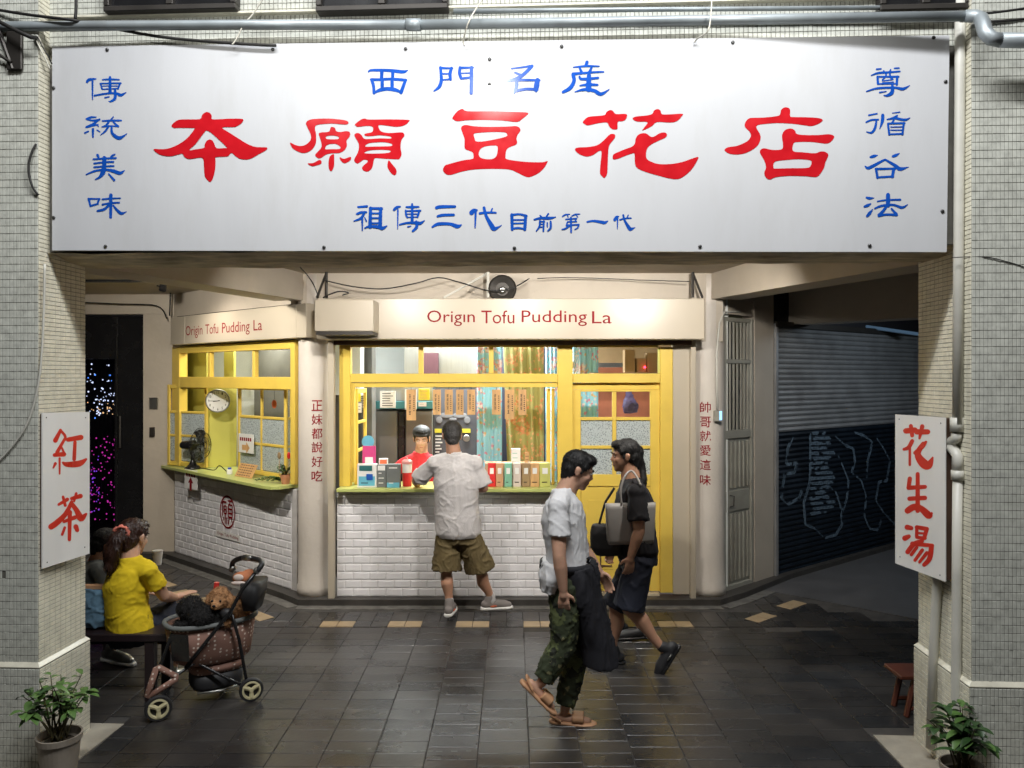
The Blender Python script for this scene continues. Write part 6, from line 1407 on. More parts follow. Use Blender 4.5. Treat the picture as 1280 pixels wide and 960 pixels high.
mb = MB(); mb.loft([(P(687,737,Yw-.04), X_, .055, Y_, .13), (P(691,718,Yw-.04), X_, .085, Y_, .165), (P(697,700,Yw-.04), X_, .09, Y_, .165)], 20); blob('shirt_tail', mb, M['tee_white'], t, .009, 3, wrinkle(.006, 12))

# --- man in black walking left
Yb = 5.62
J = dict(F=(-1,0,0), head=P(781,570,Yb), hF=(-1,-.05,-.06), hU=(-.06,0,1), hs=.97, neck=P(788,600,Yb), chest=P(793,632,Yb), waist=P(795,664,Yb), pelvis=P(797,690,Yb),
 shL=P(796,616,Yb-.19), elL=P(799,664,Yb-.25), wrL=P(789,694,Yb-.25), hL=((-.12,.1,-1),(-.2,1,0),(-1,0,0),.4),
 shR=P(789,616,Yb+.19), elR=P(779,655,Yb+.24), wrR=P(768,682,Yb+.20), hR=((-.4,0,-.9),(.3,-1,0),(-.8,0,.5),.7),
 hipL=P(799,703,Yb-.09), knL=P(786,760,Yb-.09), anL=P(829,812,Yb-.08), toL=(-.55,-.05,-.83), fdL=Vector((.042,0,-.030)),
 hipR=P(795,703,Yb+.09), knR=P(770,760,Yb+.09), anR=P(765,815,Yb+.08), toR=(-1,-.1,-.02))
t, hF, hS, hU = person('man walking left in black T-shirt, knee-length shorts and black trainers', (J['pelvis'].x, Yb, 0), J, 'skin2', dict(m='tee_black', e=.02, hem=.06, sleeve=.75, loose=.026), dict(m='navy', len=1.0, flare=.028), dict(kind='shoe', m='blackmat', sole='black', patch='steel'), fat=1.04)
# his bags
tb_ = thing('tote_bag', 'grey translucent tote bag hanging from the shoulder of the man in black', 'bag', P(788,678,Yb-.17))
f = Frame(tuple(P(757,650,Yb-.19))[:2], tuple(P(819,650,Yb-.13))[:2]); L = f.L; z0, z1 = Z(680,Yb-.17), Z(629,Yb-.17)
q = MB(f); q.loft([(Vector((L/2,0,z0+.001)), Vector((1,0,0)), L*.44, Vector((0,1,0)), .028), (Vector((L/2,0,z0+.03)), Vector((1,0,0)), L*.465, Vector((0,1,0)), .034), (Vector((L/2,0,z1-.04)), Vector((1,0,0)), L*.50, Vector((0,1,0)), .022), (Vector((L/2,0,z1)), Vector((1,0,0)), L*.505, Vector((0,1,0)), .016)], 40, .35)
q.build('bag', M['tote'], tb_, smooth=True)
q = MB(); q.tube(catmull([tuple(P(777,630,Yb-.19)), tuple(P(776,612,Yb-.18)), tuple(P(782,594,Yb-.16)), tuple(P(790,589,Yb-.13)), tuple(P(797,598,Yb-.19)), tuple(P(801,607,Yb-.23))], False, 5), .008, 6); q.build('strap', M['tote'], tb_, smooth=True)
sb_ = thing('shoulder_bag', 'black shoulder bag at the belly of the man in black', 'bag', P(758,696,Yb-.05))
q = MB(); q.loft([(P(760,694,Yb-.06), X_, .085, Y_, .05), (P(758,684,Yb-.06), X_, .115, Y_, .07), (P(757,666,Yb-.06), X_, .110, Y_, .065), (P(755,655,Yb-.06), X_, .085, Y_, .045)], 24, .7); blob('bag', q, M['blackmat'], sb_, .009, 3)
q = MB(); q.tube([P(749,655,Yb-.06), P(753,640,Yb-.07), P(757,627,Yb-.08), P(768,610,Yb-.1)], .009, 6); q.build('strap', M['blackmat'], sb_)

# --- woman almost hidden behind him
Yh = 6.30
J = dict(F=(-1,0,0), head=P(786,573,Yh), hF=(-1,.2,0), hU=(0,0,1), neck=P(791,600,Yh), chest=P(793,628,Yh), waist=P(795,655,Yh), pelvis=P(796,680,Yh),
 shL=P(795,610,Yh-.17), elL=P(800,652,Yh-.20), wrL=P(793,685,Yh-.2), hL=((-.1,.1,-1),(0,1,0),(-1,0,0),.5), shR=P(790,610,Yh+.17), elR=P(790,650,Yh+.2), wrR=P(780,680,Yh+.2), hR=((-.1,0,-1),(0,-1,0),(-1,0,0),.5),
 hipL=P(797,690,Yh-.08), knL=P(790,735,Yh-.08), anL=P(800,784,Yh-.08), toL=(-1,-.1,-.03), hipR=P(795,690,Yh+.08), knR=P(782,735,Yh+.08), anR=P(772,778,Yh+.08), toR=(-1,0,-.02))
t, hF, hS, hU = person('person in black mostly hidden behind the man in black, ponytail and shoe showing', (J['pelvis'].x, Yh, 0), J, 'skin2', dict(m='tee_black', sleeve=.8), dict(m='navy', len=1.6, flare=.02, name='trousers'), dict(kind='shoe', m='blackmat', sole='black'), female=True)
q = MB(); q.limb((P(797,566,Yh), .030), (P(802,582,Yh), .032), (P(805,600,Yh-.02), .027), (P(806,618,Yh-.02), .010)); pt_ = blob('ponytail', q, M['hair'], t, .008, 2, wrinkle(.005, 40)); strands('loose_hair', pt_, M['hair'], t, 800, .04, (0,0,-1), .0014, .08)

# --- customer at the counter, seen from behind
Yk = 6.80
J = dict(F=(0,1,0), head=P(565,545,Yk+.03), hF=(-.15,1,-.30), hU=(0,.3,1), neck=P(568,568,Yk-.01), chest=P(570,602,Yk), waist=P(571,632,Yk), pelvis=P(573,662,Yk),
 shL=P(543,580,Yk), elL=P(521,600,Yk+.10), wrL=P(519,602,Yk+.34), hL=((.3,.9,0),(.4,.2,-1),(1,-.2,.3),.7), shR=P(594,580,Yk), elR=P(605,610,Yk+.02), wrR=P(598,611,Yk+.27), hR=((-.3,1,0),(-.6,0,-1),(-.8,-.2,.4),.6),
 hipL=P(559,672,Yk), knL=P(558,716,Yk-.02), anL=P(562,755,Yk-.06), toL=(.12,1,-.02), hipR=P(588,672,Yk), knR=P(602,716,Yk+.02), anR=P(614,749,Yk+.06), toR=(.96,.25,-.02))
t, hF, hS, hU = person('customer with greying hair, seen from behind in loose linen shirt and olive shorts', (J['pelvis'].x, Yk, 0), J, 'skin2', dict(m='linen', e=.032, hem=.06, sleeve=.90, loose=.032, wr=.0048, ws=7, wst=(.8,1,1.3), seed=4), dict(m='olive', len=.93, flare=.045, wr=.008), dict(kind='shoe', m='shoe_grey', sole='white_rubber', patch='orange'), 'hairgrey', fat=1.04)
q = MB(); q.lathe(J['neck']-Vector((0,0,.012)), [(.075,-.02),(.066,.02),(.062,.036),(.055,.034)], 20); q.build('collar', M['linen'], t, smooth=True)
for L in 'LR': q = MB(); a = J['an'+L]; q.cap(a+Vector((0,0,.03)), .036, a-Vector((0,0,.01)), .040); q.build('sock', M['linen'], t, smooth=True)

# --- member of staff behind the counter
Ys = 7.80
J = dict(F=(0,-1,0), head=P(527,549,Ys-.05), hs=.97, hF=(.05,-1,-.22), hU=(0,-.22,1), neck=P(526,566,Ys), chest=P(527,598,Ys), waist=P(530,625,Ys), pelvis=P(530,655,Ys),
 shR=P(502,581,Ys), elR=P(484,598,Ys+.02), wrR=P(497,606,Ys-.24), hR=((.6,-.7,-.1),(0,0,-1),(.5,.6,0),.6), shL=P(549,582,Ys), elL=P(560,605,Ys-.05), wrL=P(552,606,Ys-.3), hL=((-.5,-.8,0),(0,0,-1),(-.6,.4,0),.5),
 hipL=P(541,665,Ys), knL=P(541,705,Ys), anL=P(541,748,Ys), toL=(0,-1,0), hipR=P(519,665,Ys), knR=P(519,705,Ys), anR=P(519,748,Ys), toR=(0,-1,0))
J['anL'].z = J['anR'].z = .145
t, hF, hS, hU = person('shop worker in red T-shirt and black cap looking down behind the counter', (J['pelvis'].x, Ys, .06), J, 'skin', dict(m='tee_red', sleeve=.7, loose=.02), dict(m='navy', len=1.8, name='trousers'), dict(kind='shoe', m='blackmat', sole='black'), 'hair')
c = J['head']; q = MB(); q.ell(c+(hU*.070-hF*.018), (.104,.092,.068), (hF,hS,hU)); q.ell(c+(hF*.060+hU*.064), (.050,.070,.012), (hF,hS,hU)); blob('cap', q, M['blackmat'], t, .007, 2)

# --- woman in yellow seated on the bench
Yy = 5.18
J = dict(F=(.62,.75,0), head=P(167,672,Yy+.04), hF=(.28,.93,-.20), hU=(.05,.25,1), neck=P(163,698,Yy), chest=P(158,730,Yy-.02), waist=P(158,758,Yy-.02), pelvis=P(163,785,Yy),
 shR=P(186,713,Yy-.08), elR=P(205,745,Yy+.02), wrR=P(219,747,Yy+.28), hR=((.6,.75,.15),(0,0,-1),(-.7,.7,0),.15), shL=P(146,713,Yy+.12), elL=P(148,745,Yy+.35), wrL=P(172,742,Yy+.50), hL=((.9,.3,0),(0,0,-1),(0,-1,0),.4),
 hipR=P(176,787,Yy+.02), knR=P(226,760,Yy+.34), anR=P(216,838,Yy+.36), toR=(.5,.8,-.02), hipL=P(155,785,Yy+.14), knL=P(158,757,Yy+.58), anL=P(141,812,Yy+.52), toL=(.85,-.25,-.05))
t, hF, hS, hU = person('seated woman in yellow T-shirt with brown ponytail and pink scrunchie, back turned', (J['pelvis'].x, Yy, 0), J, 'skin', dict(m='tee_yellow', e=.022, hem=.05, sleeve=.62, loose=.020, wr=.0038, ws=9, wst=(.8,.8,1.4)), dict(m='navy', len=.80, flare=.02), dict(kind='shoe', m='steel', sole='white_rubber'), 'hairbrown', fat=.92, female=True)
q = MB(); c = J['head']; q.limb((c+Vector((-.02,-.07,.07)), .036), (c+Vector((-.045,-.125,.02)), .044), (c+Vector((-.07,-.14,-.07)), .048), (c+Vector((-.085,-.13,-.15)), .040), (c+Vector((-.09,-.12,-.215)), .014)); pt_ = blob('ponytail', q, M['hairbrown'], t, .007, 2, wrinkle(.005, 40, (1,1,.3))); strands('loose_hair', pt_, M['hairbrown'], t, 1400, .07, (0,0,-1), .0014, .12, 0, 7)
q = MB(); q.tube([c+Vector((-.028+.042*math.cos(a), -.098-.010*math.sin(a), .052+.042*math.sin(a))) for a in [2*math.pi*i/14 for i in range(14)]], .013, 8, closed=True); blob('scrunchie', q, mat('scrunchie_pink', (.75,.22,.16), .8), t, .006, 1, wrinkle(.005, 60))
# legging on the far leg
q = MB(); q.limb((J['knL'], .062), (J['knL'].lerp(J['anL'], .85), .042)); blob('legging', q, M['navy'], t, .009, 3)

# --- person in grey further back
Yg = 6.0
J = dict(F=(.9,.4,0), head=P(133,682,Yg), hF=(.8,.45,-.4), hU=(.3,.2,1), neck=P(120,702,Yg), chest=P(114,722,Yg), waist=P(112,742,Yg), pelvis=P(112,762,Yg),
 shR=P(124,714,Yg-.13), elR=P(138,742,Yg-.12), wrR=P(150,722,Yg), hR=((.3,.2,1),(0,1,0),(-1,0,0),.8), shL=P(106,712,Yg+.15), elL=P(125,738,Yg+.3), wrL=P(148,725,Yg+.2), hL=((.3,0,1),(0,-1,0),(1,0,0),.8),
 hipR=P(118,764,Yg-.05), knR=P(160,750,Yg+.12), anR=P(158,790,Yg+.25), toR=(1,.3,0), hipL=P(110,764,Yg+.12), knL=P(150,748,Yg+.35), anL=P(148,785,Yg+.4), toL=(1,.3,0))
for k_ in ('anR','anL'): J[k_].z = .09
person('person in grey shirt sitting hunched behind the woman in yellow', (J['pelvis'].x, Yg, 0), J, 'skin2', dict(m='greycloth', e=.03, sleeve=1.6, loose=.02), dict(m='navy', len=1.8, name='trousers'), dict(kind='shoe', m='blackmat', sole='black'), 'hair')
# ================================================================ bench, stool, stroller, dogs, plants
bn = thing('bench', 'long dark wooden bench the woman in yellow sits on', 'bench', (-2.85, 5.2, 0))
q = MB(); q.bbox(-3.6, -2.10, 5.02, 5.34, .395, .445, .006); q.build('seat', M['darkmetal'] if 0 else mat('dark_varnish', (.022,.014,.016), .35), bn)
for x in (-2.33, -3.45):
    for y in (5.06, 5.30): q = MB(); q.bbox(x-.03, x+.03, y-.03, y+.03, 0.008, .394, .004); q.build('leg', bpy.data.materials['dark_varnish'], bn)
q = MB(); q.bbox(-3.5, -2.28, 5.17, 5.19, .33, .394); q.build('apron_rail', bpy.data.materials['dark_varnish'], bn)
b2 = thing('bench', 'second dark bench under the person in grey', 'bench', (-3.3, 6.0, 0))
q = MB(); q.bbox(-3.9, -2.95, 5.85, 6.15, .33, .375, .006); q.build('seat', bpy.data.materials['dark_varnish'], b2)
for x in (-3.05, -3.8):
    q = MB(); q.bbox(x-.03, x+.03, 5.9, 6.1, .008, .329, .004); q.build('leg', bpy.data.materials['dark_varnish'], b2)
bg_ = thing('blue_bag', 'blue cloth bag standing on the bench beside the woman in yellow', 'bag', P(120,785,5.15))
q = MB(); c = P(117,0,5.15); zb = .4455
q.loft([(Vector((c.x,5.15,zb+.012)), X_, .095, Y_, .06), (Vector((c.x,5.15,zb+.06)), X_, .115, Y_, .07), (Vector((c.x,5.15,zb+.17)), X_, .105, Y_, .055), (Vector((c.x,5.15,zb+.26)), X_, .10, Y_, .03)], 24, .7)
blob('bag', q, M['denim'], bg_, .009, 3, wrinkle(.008, 11))
q = MB(); q.bbox(c.x-.10, c.x+.10, 5.13, 5.17, zb+.255, zb+.285); q.build('flap', M['tan'], bg_)
cp_ = thing('paper_cup', 'white paper cup held out beyond the woman in yellow', 'cup', P(197,704,5.75))
q = MB(); q.lathe(P(197,706,5.75), [(.026,0),(.036,.10),(.038,.10),(.038,.106),(.0,.106)], 16); q.build('cup', M['paper'], cp_)
st_ = thing('stool', 'low red-brown wooden stool half hidden behind the right pillar', 'stool', (2.62, 4.86, 0))
q = MB(); q.bbox(2.37, 2.82, 4.78, 5.0, .245, .27, .005); q.build('seat', M['redwood'], st_)
for x, y, dx in ((2.47,4.81,-.05),(2.47,4.97,-.05),(2.73,4.81,.05),(2.73,4.97,.05)):
    q = MB(); q.tube([(x,y,.2445),(x+dx,y,.012)], .018, 6); q.build('leg', M['redwood'], st_)
q = MB(); q.tube([(2.43,4.81,.06),(2.77,4.81,.06)], .014, 6); q.tube([(2.43,4.97,.06),(2.77,4.97,.06)], .014, 6); q.build('stretcher', M['redwood'], st_)

# ---- pet stroller
S0 = P(250,0,4.9); so_ = thing('pet_stroller', 'dotted brown three-wheeled pet stroller with black frame, two dogs riding in it', 'stroller', (S0.x, 4.9, 0))
def wheel(c, r, ax_, lab=None):
    ax_ = nrm(ax_); a = nrm(ax_.cross(Vector((0,0,1)))); b = Vector((0,0,1)); F3 = (a, b, ax_)
    w_ = MB(); w_.lathe(c, [(r*.72,-.016),(r*.93,-.018),(r,-.008),(r,.008),(r*.93,.018),(r*.72,.016),(r*.72,-.016)], 28, F3, False); w_.lathe(c, [(r*.58,-.004),(r*.58,.004)], 24, F3); wh = w_.build('wheel', M['blackmat'], so_, smooth=False)
    w_ = MB(); w_.lathe(c, [(r*.60,-.017),(r*.62,-.022),(r*.76,-.021),(r*.76,.021),(r*.62,.022),(r*.60,.017),(r*.60,-.017)], 28, F3, False); w_.lathe(c, [(r*.16,-.024),(r*.16,.024)], 12, F3)
    for k in range(3):
        t_ = 2*math.pi*k/3+.5; d = a*math.cos(t_)+b*math.sin(t_); w_.cap(c+d*r*.12+ax_*.010, .012, c+d*r*.60+ax_*.010, .016, 8)
    w_.build('rim', M['wheelcream'], wh)
ax1 = Vector((.42,-.9,0))
c1 = P(198,888,4.75); c1.z = .088; c2 = P(314,866,5.04); c2.z = .085; c3 = P(260,0,5.45); c3 = Vector((-2.05,5.50,.085))
wheel(c1, .078, ax1); wheel(c2, .076, ax1); wheel(c3, .076, ax1)
c1b = Vector((c1.x, c1.y, c1.z))
def SP(px, py, Y): return P(px, py, Y)
q = MB()
q.tube([SP(189,868,4.80), SP(196,845,4.85), SP(212,800,4.9), SP(222,775,4.95)], .012, 8)
q.tube([c2, SP(309,855,5.04), SP(299,800,5.02), SP(290,768,4.98)], .011, 8)
q.tube([c3, Vector((-2.0,5.45,.3)), SP(262,770,5.35)], .011, 8)
q.tube([c1+Vector((0,0,.03)), SP(222,843,4.9), SP(245,828,4.95), SP(288,850,5.02), c2], .010, 8)
q.tube([SP(288,850,5.02), c3], .010, 8)
# diagonal handle tubes
for dy in (0, .42):
    q.tube([SP(232,835,4.92+dy*.3), SP(250,812,4.92+dy*.6), SP(288,765,4.93+dy), SP(302,738,4.95+dy), SP(320,715,4.98+dy)], .012, 8)
q.build('frame', M['black'], so_, smooth=True)
q = MB(); q.tube(catmull([tuple(SP(320,715,4.98)), tuple(SP(327,706,5.0)), tuple(SP(324,700,5.1)), tuple(SP(306,697,5.25)), tuple(SP(292,702,5.40)), tuple(SP(290,712,5.42))], False, 5), .017, 10); q.build('handle', M['blackmat'], so_, smooth=True)
for a_, b_ in ((SP(319,716,4.98), SP(323,711,4.99)), (SP(289,714,5.42), SP(293,708,5.42)), (SP(305,697,5.25), SP(315,698,5.17))): q = MB(); q.tube([a_, b_], .021, 10); q.build('grey_grip', M['steel'], so_, smooth=True)
# basket body
u_ = (SP(300,0,5.1)-SP(215,0,4.85)); u_.z = 0; u_ = nrm(u_); v_ = Vector((-u_.y, u_.x, 0))
cB = (SP(213,0,4.98)+SP(312,0,5.28))/2; zt = Z(772,4.98)
def ring(z, l, w_, sh=0, tilt=0): return (Vector((cB.x, cB.y, z))+u_*sh+Vector((0,0,tilt)), u_, l, v_, w_)
q = MB(); q.loft([ring(.255,.20,.13,.02), ring(.275,.235,.155,.01), ring(.38,.262,.175,-.0), ring(.515,.28,.185,.0)], 36, .8); q.build('basket', M['dots'], so_, smooth=True)
q = MB(); c_ = Vector((cB.x,cB.y,.522))
q.tube([c_+u_*.28*math.copysign(abs(math.cos(a))**.8,math.cos(a))+v_*.19*math.copysign(abs(math.sin(a))**.8,math.sin(a)) for a in [2*math.pi*i/40 for i in range(40)]], .016, 8, closed=True); q.build('padded_rim', M['greycloth'], so_, smooth=True)
q = MB(); c_ = Vector((cB.x,cB.y,0))
q.add([tuple(c_+u_*(-.262)+v_*(-.09)+Vector((0,0,.32))), tuple(c_+u_*(-.18)+v_*(-.176)+Vector((0,0,.32))), tuple(c_+u_*(-.19)+v_*(-.184)+Vector((0,0,.49))), tuple(c_+u_*(-.278)+v_*(-.09)+Vector((0,0,.49)))], [(0,1,2,3)]); q.build('mesh_window', M['black'], so_)
q = MB(); p0, p1, p2 = SP(198,838,4.80), SP(232,850,4.86), SP(184,876,4.74); p0, p1, p2 = SP(196,833,4.82), SP(223,847,4.86), SP(183,873,4.76)
q.tube([p0.lerp(p1,.08), p0.lerp(p1,.92), p1.lerp(p2,.06), p1.lerp(p2,.94), p2.lerp(p0,.06), p2.lerp(p0,.94)], .019, 8, closed=True); q.build('front_bumper', M['dots'], so_, smooth=True)
q = MB(); cL = cB+u_*.03; cL.z = 0
q.loft([(cL+Vector((0,0,.085)), u_, .15, v_, .12), (cL+Vector((0,0,.11)), u_, .16, v_, .13), (cL+Vector((0,0,.20)), u_, .16, v_, .125)], 30, .6); q.build('lower_basket', M['blackmat'], so_, smooth=True)
q = MB(); q.loft([(cL+Vector((0,0,.195)), u_, .168, v_, .133), (cL+Vector((0,0,.245)), u_, .170, v_, .135)], 30, .6); q.build('lower_band', M['dots'], so_, smooth=True)
q = MB(); q.tube([cL-u_*.15-v_*.125+Vector((0,0,.09)), cL-v_*.135+Vector((0,0,.08)), cL+u_*.15-v_*.125+Vector((0,0,.09))], .007, 6); q.build('tray_wire', M['steel'], so_, smooth=True)
q = MB(); q.loft([(SP(316,759,5.12), X_, .050, Y_, .09), (SP(317,742,5.14), X_, .066, Y_, .12), (SP(318,726,5.15), X_, .070, Y_, .13)], 20, .6); q.build('handle_pouch', M['blackmat'], so_, smooth=True)
q = MB(); q.ell(SP(302,722,5.16), (.06,.05,.04)); q.ell(SP(311,718,5.2), (.045,.05,.035)); bl = blob('plush_pouch', q, mat('rust_plush', (.45,.16,.07), .8), so_, .008, 2)
q = MB(); q.ell(SP(298,722,5.10), (.034,.012,.022)); q.ell(SP(298,729,5.10), (.05,.012,.014)); q.build('pouch_print', M['palepink'], so_, smooth=True)
q = MB(); q.tube([SP(271,728,5.42), SP(270,736,5.42)], .018, 8); q.build('red_clip', M['red'], so_)
q = MB(); q.ell(SP(283,767,4.98), (.04,.03,.035)); q.build('hinge', M['blackmat'], so_, smooth=True)
# ---- dogs
def curly(amp, sc): return lambda co, n: amp*(noise.noise(co*sc)+.6*noise.noise(co*sc*2.2))
d1 = thing('dog', 'apricot toy poodle looking out of the pet stroller', 'dog', SP(273,770,5.05))
hc = SP(275,749,5.03); q = MB(); q.ell(hc, (.068,.065,.062)); q.ell(hc+Vector((.0,-.06,-.022)), (.034,.042,.028)); q.ell(hc+Vector((0,0,.035)), (.055,.05,.04))
for s_ in (1,-1): q.ell(hc+Vector((.068*s_,.0,-.02)), (.024,.03,.05))
q.limb((hc+Vector((.02,.05,-.07)), .065), (hc+Vector((.05,.16,-.12)), .085)); q.limb((hc+Vector((-.03,.02,-.09)), .028), (hc+Vector((-.05,-.03,-.14)), .025)); q.limb((hc+Vector((.05,.02,-.09)), .028), (hc+Vector((.06,-.03,-.14)), .025))
bo = blob('body', q, M['pooda'], d1, .0065, 1, curly(.006, 70)); strands('fur', bo, M['pooda'], d1, 5000, .017, None, .0012, .8, .25, 3, lambda p: p.y > hc.y-.052 or p.z > hc.z+.03 or abs(p.x-hc.x) > .045)
for s_ in (1,-1): q = MB(); q.ell(hc+Vector((.026*s_,-.066,.006)), (.008,.006,.008), nu=10, nv=6); q.build('eye', M['black'], d1, smooth=True)
q = MB(); q.ell(hc+Vector((0,-.106,-.014)), (.012,.008,.009), nu=10, nv=6); q.build('nose', M['black'], d1, smooth=True)
d2 = thing('dog', 'black curly dog lying at the front of the pet stroller, head turned away', 'dog', SP(245,778,4.95))
hc = SP(238,760,4.98); q = MB(); q.ell(hc, (.078,.08,.070)); q.ell(hc+Vector((.07,.0,-.05)), (.09,.09,.07)); q.ell(hc+Vector((-.055,.03,-.02)), (.04,.034,.03)); q.ell(hc+Vector((.03,-.05,-.02)), (.026,.03,.05)); q.ell(hc+Vector((.0,.06,-.02)), (.026,.03,.05))
q.limb((hc+Vector((.03,.02,-.05)), .07), (hc+Vector((.13,.06,-.08)), .085)); q.limb((hc+Vector((0,-.04,-.08)), .03), (hc+Vector((-.06,-.05,-.10)), .028)); q.limb((hc+Vector((0,.04,-.08)), .03), (hc+Vector((-.06,.05,-.10)), .028))
bo = blob('body', q, M['poodb'], d2, .0065, 1, curly(.006, 70)); strands('fur', bo, M['poodb'], d2, 6000, .020, None, .0012, .8, .25, 4)
for s_ in (1,-1): q = MB(); q.ell(hc+Vector((-.07,.03+.022*s_,.012)), (.006,.008,.008), nu=10, nv=6); q.build('eye', M['black'], d2, smooth=True)
q = MB(); q.ell(hc+Vector((-.097,.032,-.018)), (.008,.011,.009), nu=10, nv=6); q.build('nose', M['black'], d2, smooth=True)

# ---- plants
def leafshape(mb, base, d, L, w_, droop):
    d = nrm(d); side = nrm(d.cross(Vector((0,0,1)))) if abs(d.z) < .98 else Vector((1,0,0)); n = 6; vs = []; up = side.cross(d)
    for i in range(n+1):
        t = i/n; c = base + d*L*t - Vector((0,0,droop*L*t*t)); ww = w_*math.sin(math.pi*min(t*.92+.06, 1))**.8
        for s_ in (-1, 0, 1): vs.append(tuple(c + side*ww*s_/1 + up*(abs(s_)*ww*.35)))
    mb.add(vs, [(i*3+j, i*3+j+1, i*3+j+4, i*3+j+3) for i in range(n) for j in (0,1)])
def plant(name, lab, c, r, h, n, potr, poth, mats, Lf, group, seed, parts=True, lean=(0,0), pot='pot'):
    rnd = random.Random(seed); t = thing(name, lab, 'plant', c, group); c = Vector(c)
    q = MB(); q.lathe(c, [(potr*.72,0),(potr*.95,poth-.03),(potr*1.02,poth-.03),(potr*1.04,poth),(potr*.96,poth),(potr*.92,poth-.04),(.001,poth-.045)], 28); q.build('pot', M[pot], t, smooth=False)
    q = MB(); q.lathe(c, [(potr*.90,poth-.044),(.001,poth-.028)], 24); q.build('soil', M['soil'], t)
    stems = MB(); leaves = [MB() for _ in mats]; cnt_ = 0
    for i in range(n):
        a = rnd.uniform(0, 2*math.pi); rr = r*math.sqrt(rnd.random()); top = c + Vector((rr*math.cos(a)+lean[0], rr*math.sin(a)+lean[1], poth + h*(rnd.uniform(.35,1))*(1-.35*(rr/r)**2)))
        b0 = c + Vector((rnd.uniform(-.03,.03), rnd.uniform(-.03,.03), poth-.03)); mid = b0.lerp(top, .5) + Vector((0,0,.04))
        path = [Vector(p) for p in catmull([tuple(b0), tuple(mid), tuple(top)], False, 5)]; stems.tube(path, [.0045*(1-.6*k/len(path)) for k in range(len(path))], 5)
        for k in range(rnd.randint(5, 8)):
            p = path[min(len(path)-1, int(len(path)*rnd.uniform(.45, 1)))]; aa = rnd.uniform(0, 2*math.pi); el_ = rnd.uniform(-.1, .7)
            m_ = rnd.randrange(len(mats)); leafshape(leaves[m_], p, (math.cos(aa), math.sin(aa), el_), Lf*rnd.uniform(.65,1.2), Lf*.24*rnd.uniform(.8,1.15), rnd.uniform(.15,.6))
    stems.build('stem', M['stem'], t, smooth=True, fix=False)
    for l, m_ in zip(leaves, mats):
        if l.v: l.build('foliage', M[m_], t, smooth=True, fix=False, kind='stuff')
    return t
c0 = P(74,0,4.02); plant('potted_plant', 'leafy green plant in a beige pot at the foot of the left pillar', (c0.x, 4.02, .0), .19, .34, 22, .105, .265, ['leaf','leaf','leafdark'], .075, 'potted plants before the pillars', 3)
c0 = P(1203,0,3.86); plant('potted_plant', 'dark leafy potted plant at the foot of the right pillar', (c0.x, 3.86, .0), .16, .30, 20, .10, .19, ['leafdark','leaf','leafdark'], .085, 'potted plants before the pillars', 9)
# ivy pot on the left counter
ib = lc(357, .0); plant('ivy_pot', 'terracotta pot of ivy with small ornaments on the left counter', tuple(ib), .09, .12, 16, .05, .09, ['leaf','leafdark'], .038, None, 5, pot='terracotta')
iv = thing('ivy_trail', 'trailing ivy shoots spread along the left counter before the pot', 'plant', tuple(lc(335, -.05)))
q = MB(); l2 = MB(); rnd = random.Random(4)
for k in range(5):
    a = lc(352-k*2, -.02-.01*k, LZ+.03); b = lc(320+k*7, -.12+.03*k, LZ+.012); path = [Vector(p) for p in catmull([tuple(a), tuple(a.lerp(b,.5)+Vector((0,0,.03))), tuple(b)], False, 6)]; q.tube(path, .002, 4)
    for p in path:
        for j in range(2): an_ = rnd.uniform(0, 6.28); leafshape(l2, p+Vector((0,0,.004)), (math.cos(an_), math.sin(an_), rnd.uniform(.1,.7)), .035*rnd.uniform(.7,1.2), .013, .3)
q.build('stem', M['stem'], iv, fix=False); l2.build('foliage', M['leaf'], iv, fix=False, smooth=True, kind='stuff')
for px, hh, m, lab in ((349,.26,'card','small brown ornament on a stick in the ivy pot'), (361,.27,'red','small red ornament on a stick in the ivy pot')):
    b = lc(px, .02, LZ+.06); t = thing('ornament', lab, 'ornament', tuple(b)); q = MB(); q.tube([b, b+Vector((0,0,hh-.09))], .003, 5); q.build('stick', M['wood'], t)
    q = MB(); q.ell(b+Vector((0,0,hh-.06)), (.018,.012,.035), nu=10, nv=8); q.build('figure', M[m], t, smooth=True)
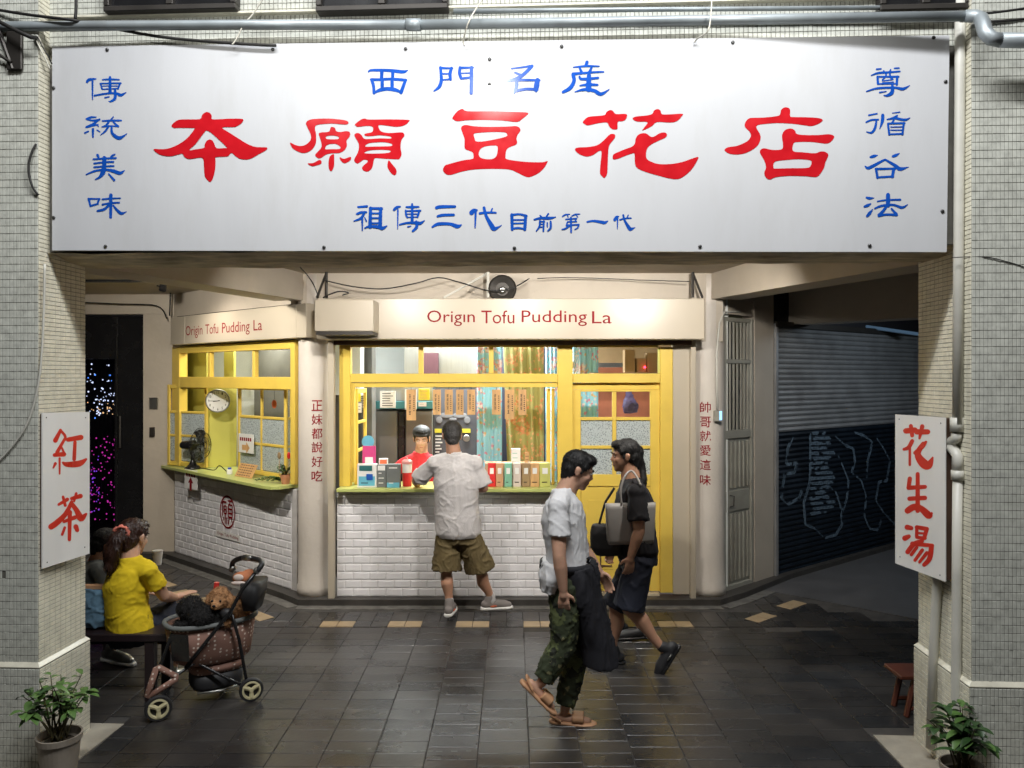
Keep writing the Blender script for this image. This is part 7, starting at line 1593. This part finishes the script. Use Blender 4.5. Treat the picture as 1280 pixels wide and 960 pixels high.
# hanging round tag in the left window and white wall fans inside
t = thing('paper_tag', 'orange-red oval tag hanging behind the left window leaf', 'tag', lp(343,505,.30)); cc = lp(343,505,.30)
q = MB(); q.lathe(cc, [(.045,0),(.045,.004),(.0005,.005)], 20, (WG.x, Vector((0,0,1)), -WG.y)); q.build('tag', M['orange'], t); q = MB(); q.tube([cc+Vector((0,0,.045)), cc+Vector((0,.0,.3))], .002, 4); q.build('cord', M['cable'], t)
for px, py, Y, lab in ((441,448,8.6,'white wall fan seen through the left transom pane'), (716,456,8.0,'white wall fan seen behind the post between window and door')):
    t = thing('wall_fan', lab, 'fan', P(px,py+14,Y), 'white wall fans inside the shop'); cc = P(px,py,Y); ax4 = (Vector((.6,.8,0)), Vector((0,0,1)), Vector((.8,-.6,0)))
    q = MB()
    for rr in (.13,.10,.07,.035): q.tube([cc+(ax4[0]*math.cos(a)+ax4[1]*math.sin(a))*rr for a in [2*math.pi*i/24 for i in range(24)]], .003, 4, closed=True)
    for i in range(14): a = 2*math.pi*i/14; q.tube([cc, cc+(ax4[0]*math.cos(a)+ax4[1]*math.sin(a))*.13], .0018, 4)
    q.build('cage', M['paper'], t, fix=False)
    q = MB(); q.lathe(cc-ax4[2]*.03, [(.045,-.05),(.05,0),(.03,.03),(.001,.035)], 16, ax4); q.build('motor', M['paper'], t)
# boxes on a shelf behind the door transom
sh_ = MB(); sh_.box(U(742,8.0), U(826,8.0), 7.95, 8.3, Z(468,8.0), Z(466,8.0)); sh_.build('shelf', M['card'], label='shelf carrying boxes behind the door transom', cat='shelf')
for x0, x1, y0, lab in ((781,794,437,'tall brown carton on the shelf behind the door transom'), (796,808,448,'short brown carton in the middle of the shelf behind the transom'), (809,822,441,'brown carton at the right end of the shelf behind the transom')):
    q = MB(); pb(q, x0, x1, y0, 465.8, 8.0, .15); q.build('carton', M['card'], label=lab, cat='box', group='cartons behind the door transom')
q = MB(); q.ell(P(806,459,7.97), (.012,.012,.012), nu=10, nv=6); q.build('red_led', emit('led_red', (1,.02,.05), 12), label='small glowing red light on the cartons behind the transom', cat='light')
t = thing('plastic_bag', 'violet plastic bag hanging behind the upper right door pane', 'bag', P(788,518,8.2)); q = MB(); q.loft([(P(788,516,8.2), X_, .06, Y_, .03), (P(788,508,8.2), X_, .085, Y_, .05), (P(787,496,8.2), X_, .04, Y_, .03), (P(787,488,8.2), X_, .02, Y_, .02)], 16); blob('bag', q, M['purplebag'], t, .01, 2, wrinkle(.01, 14))
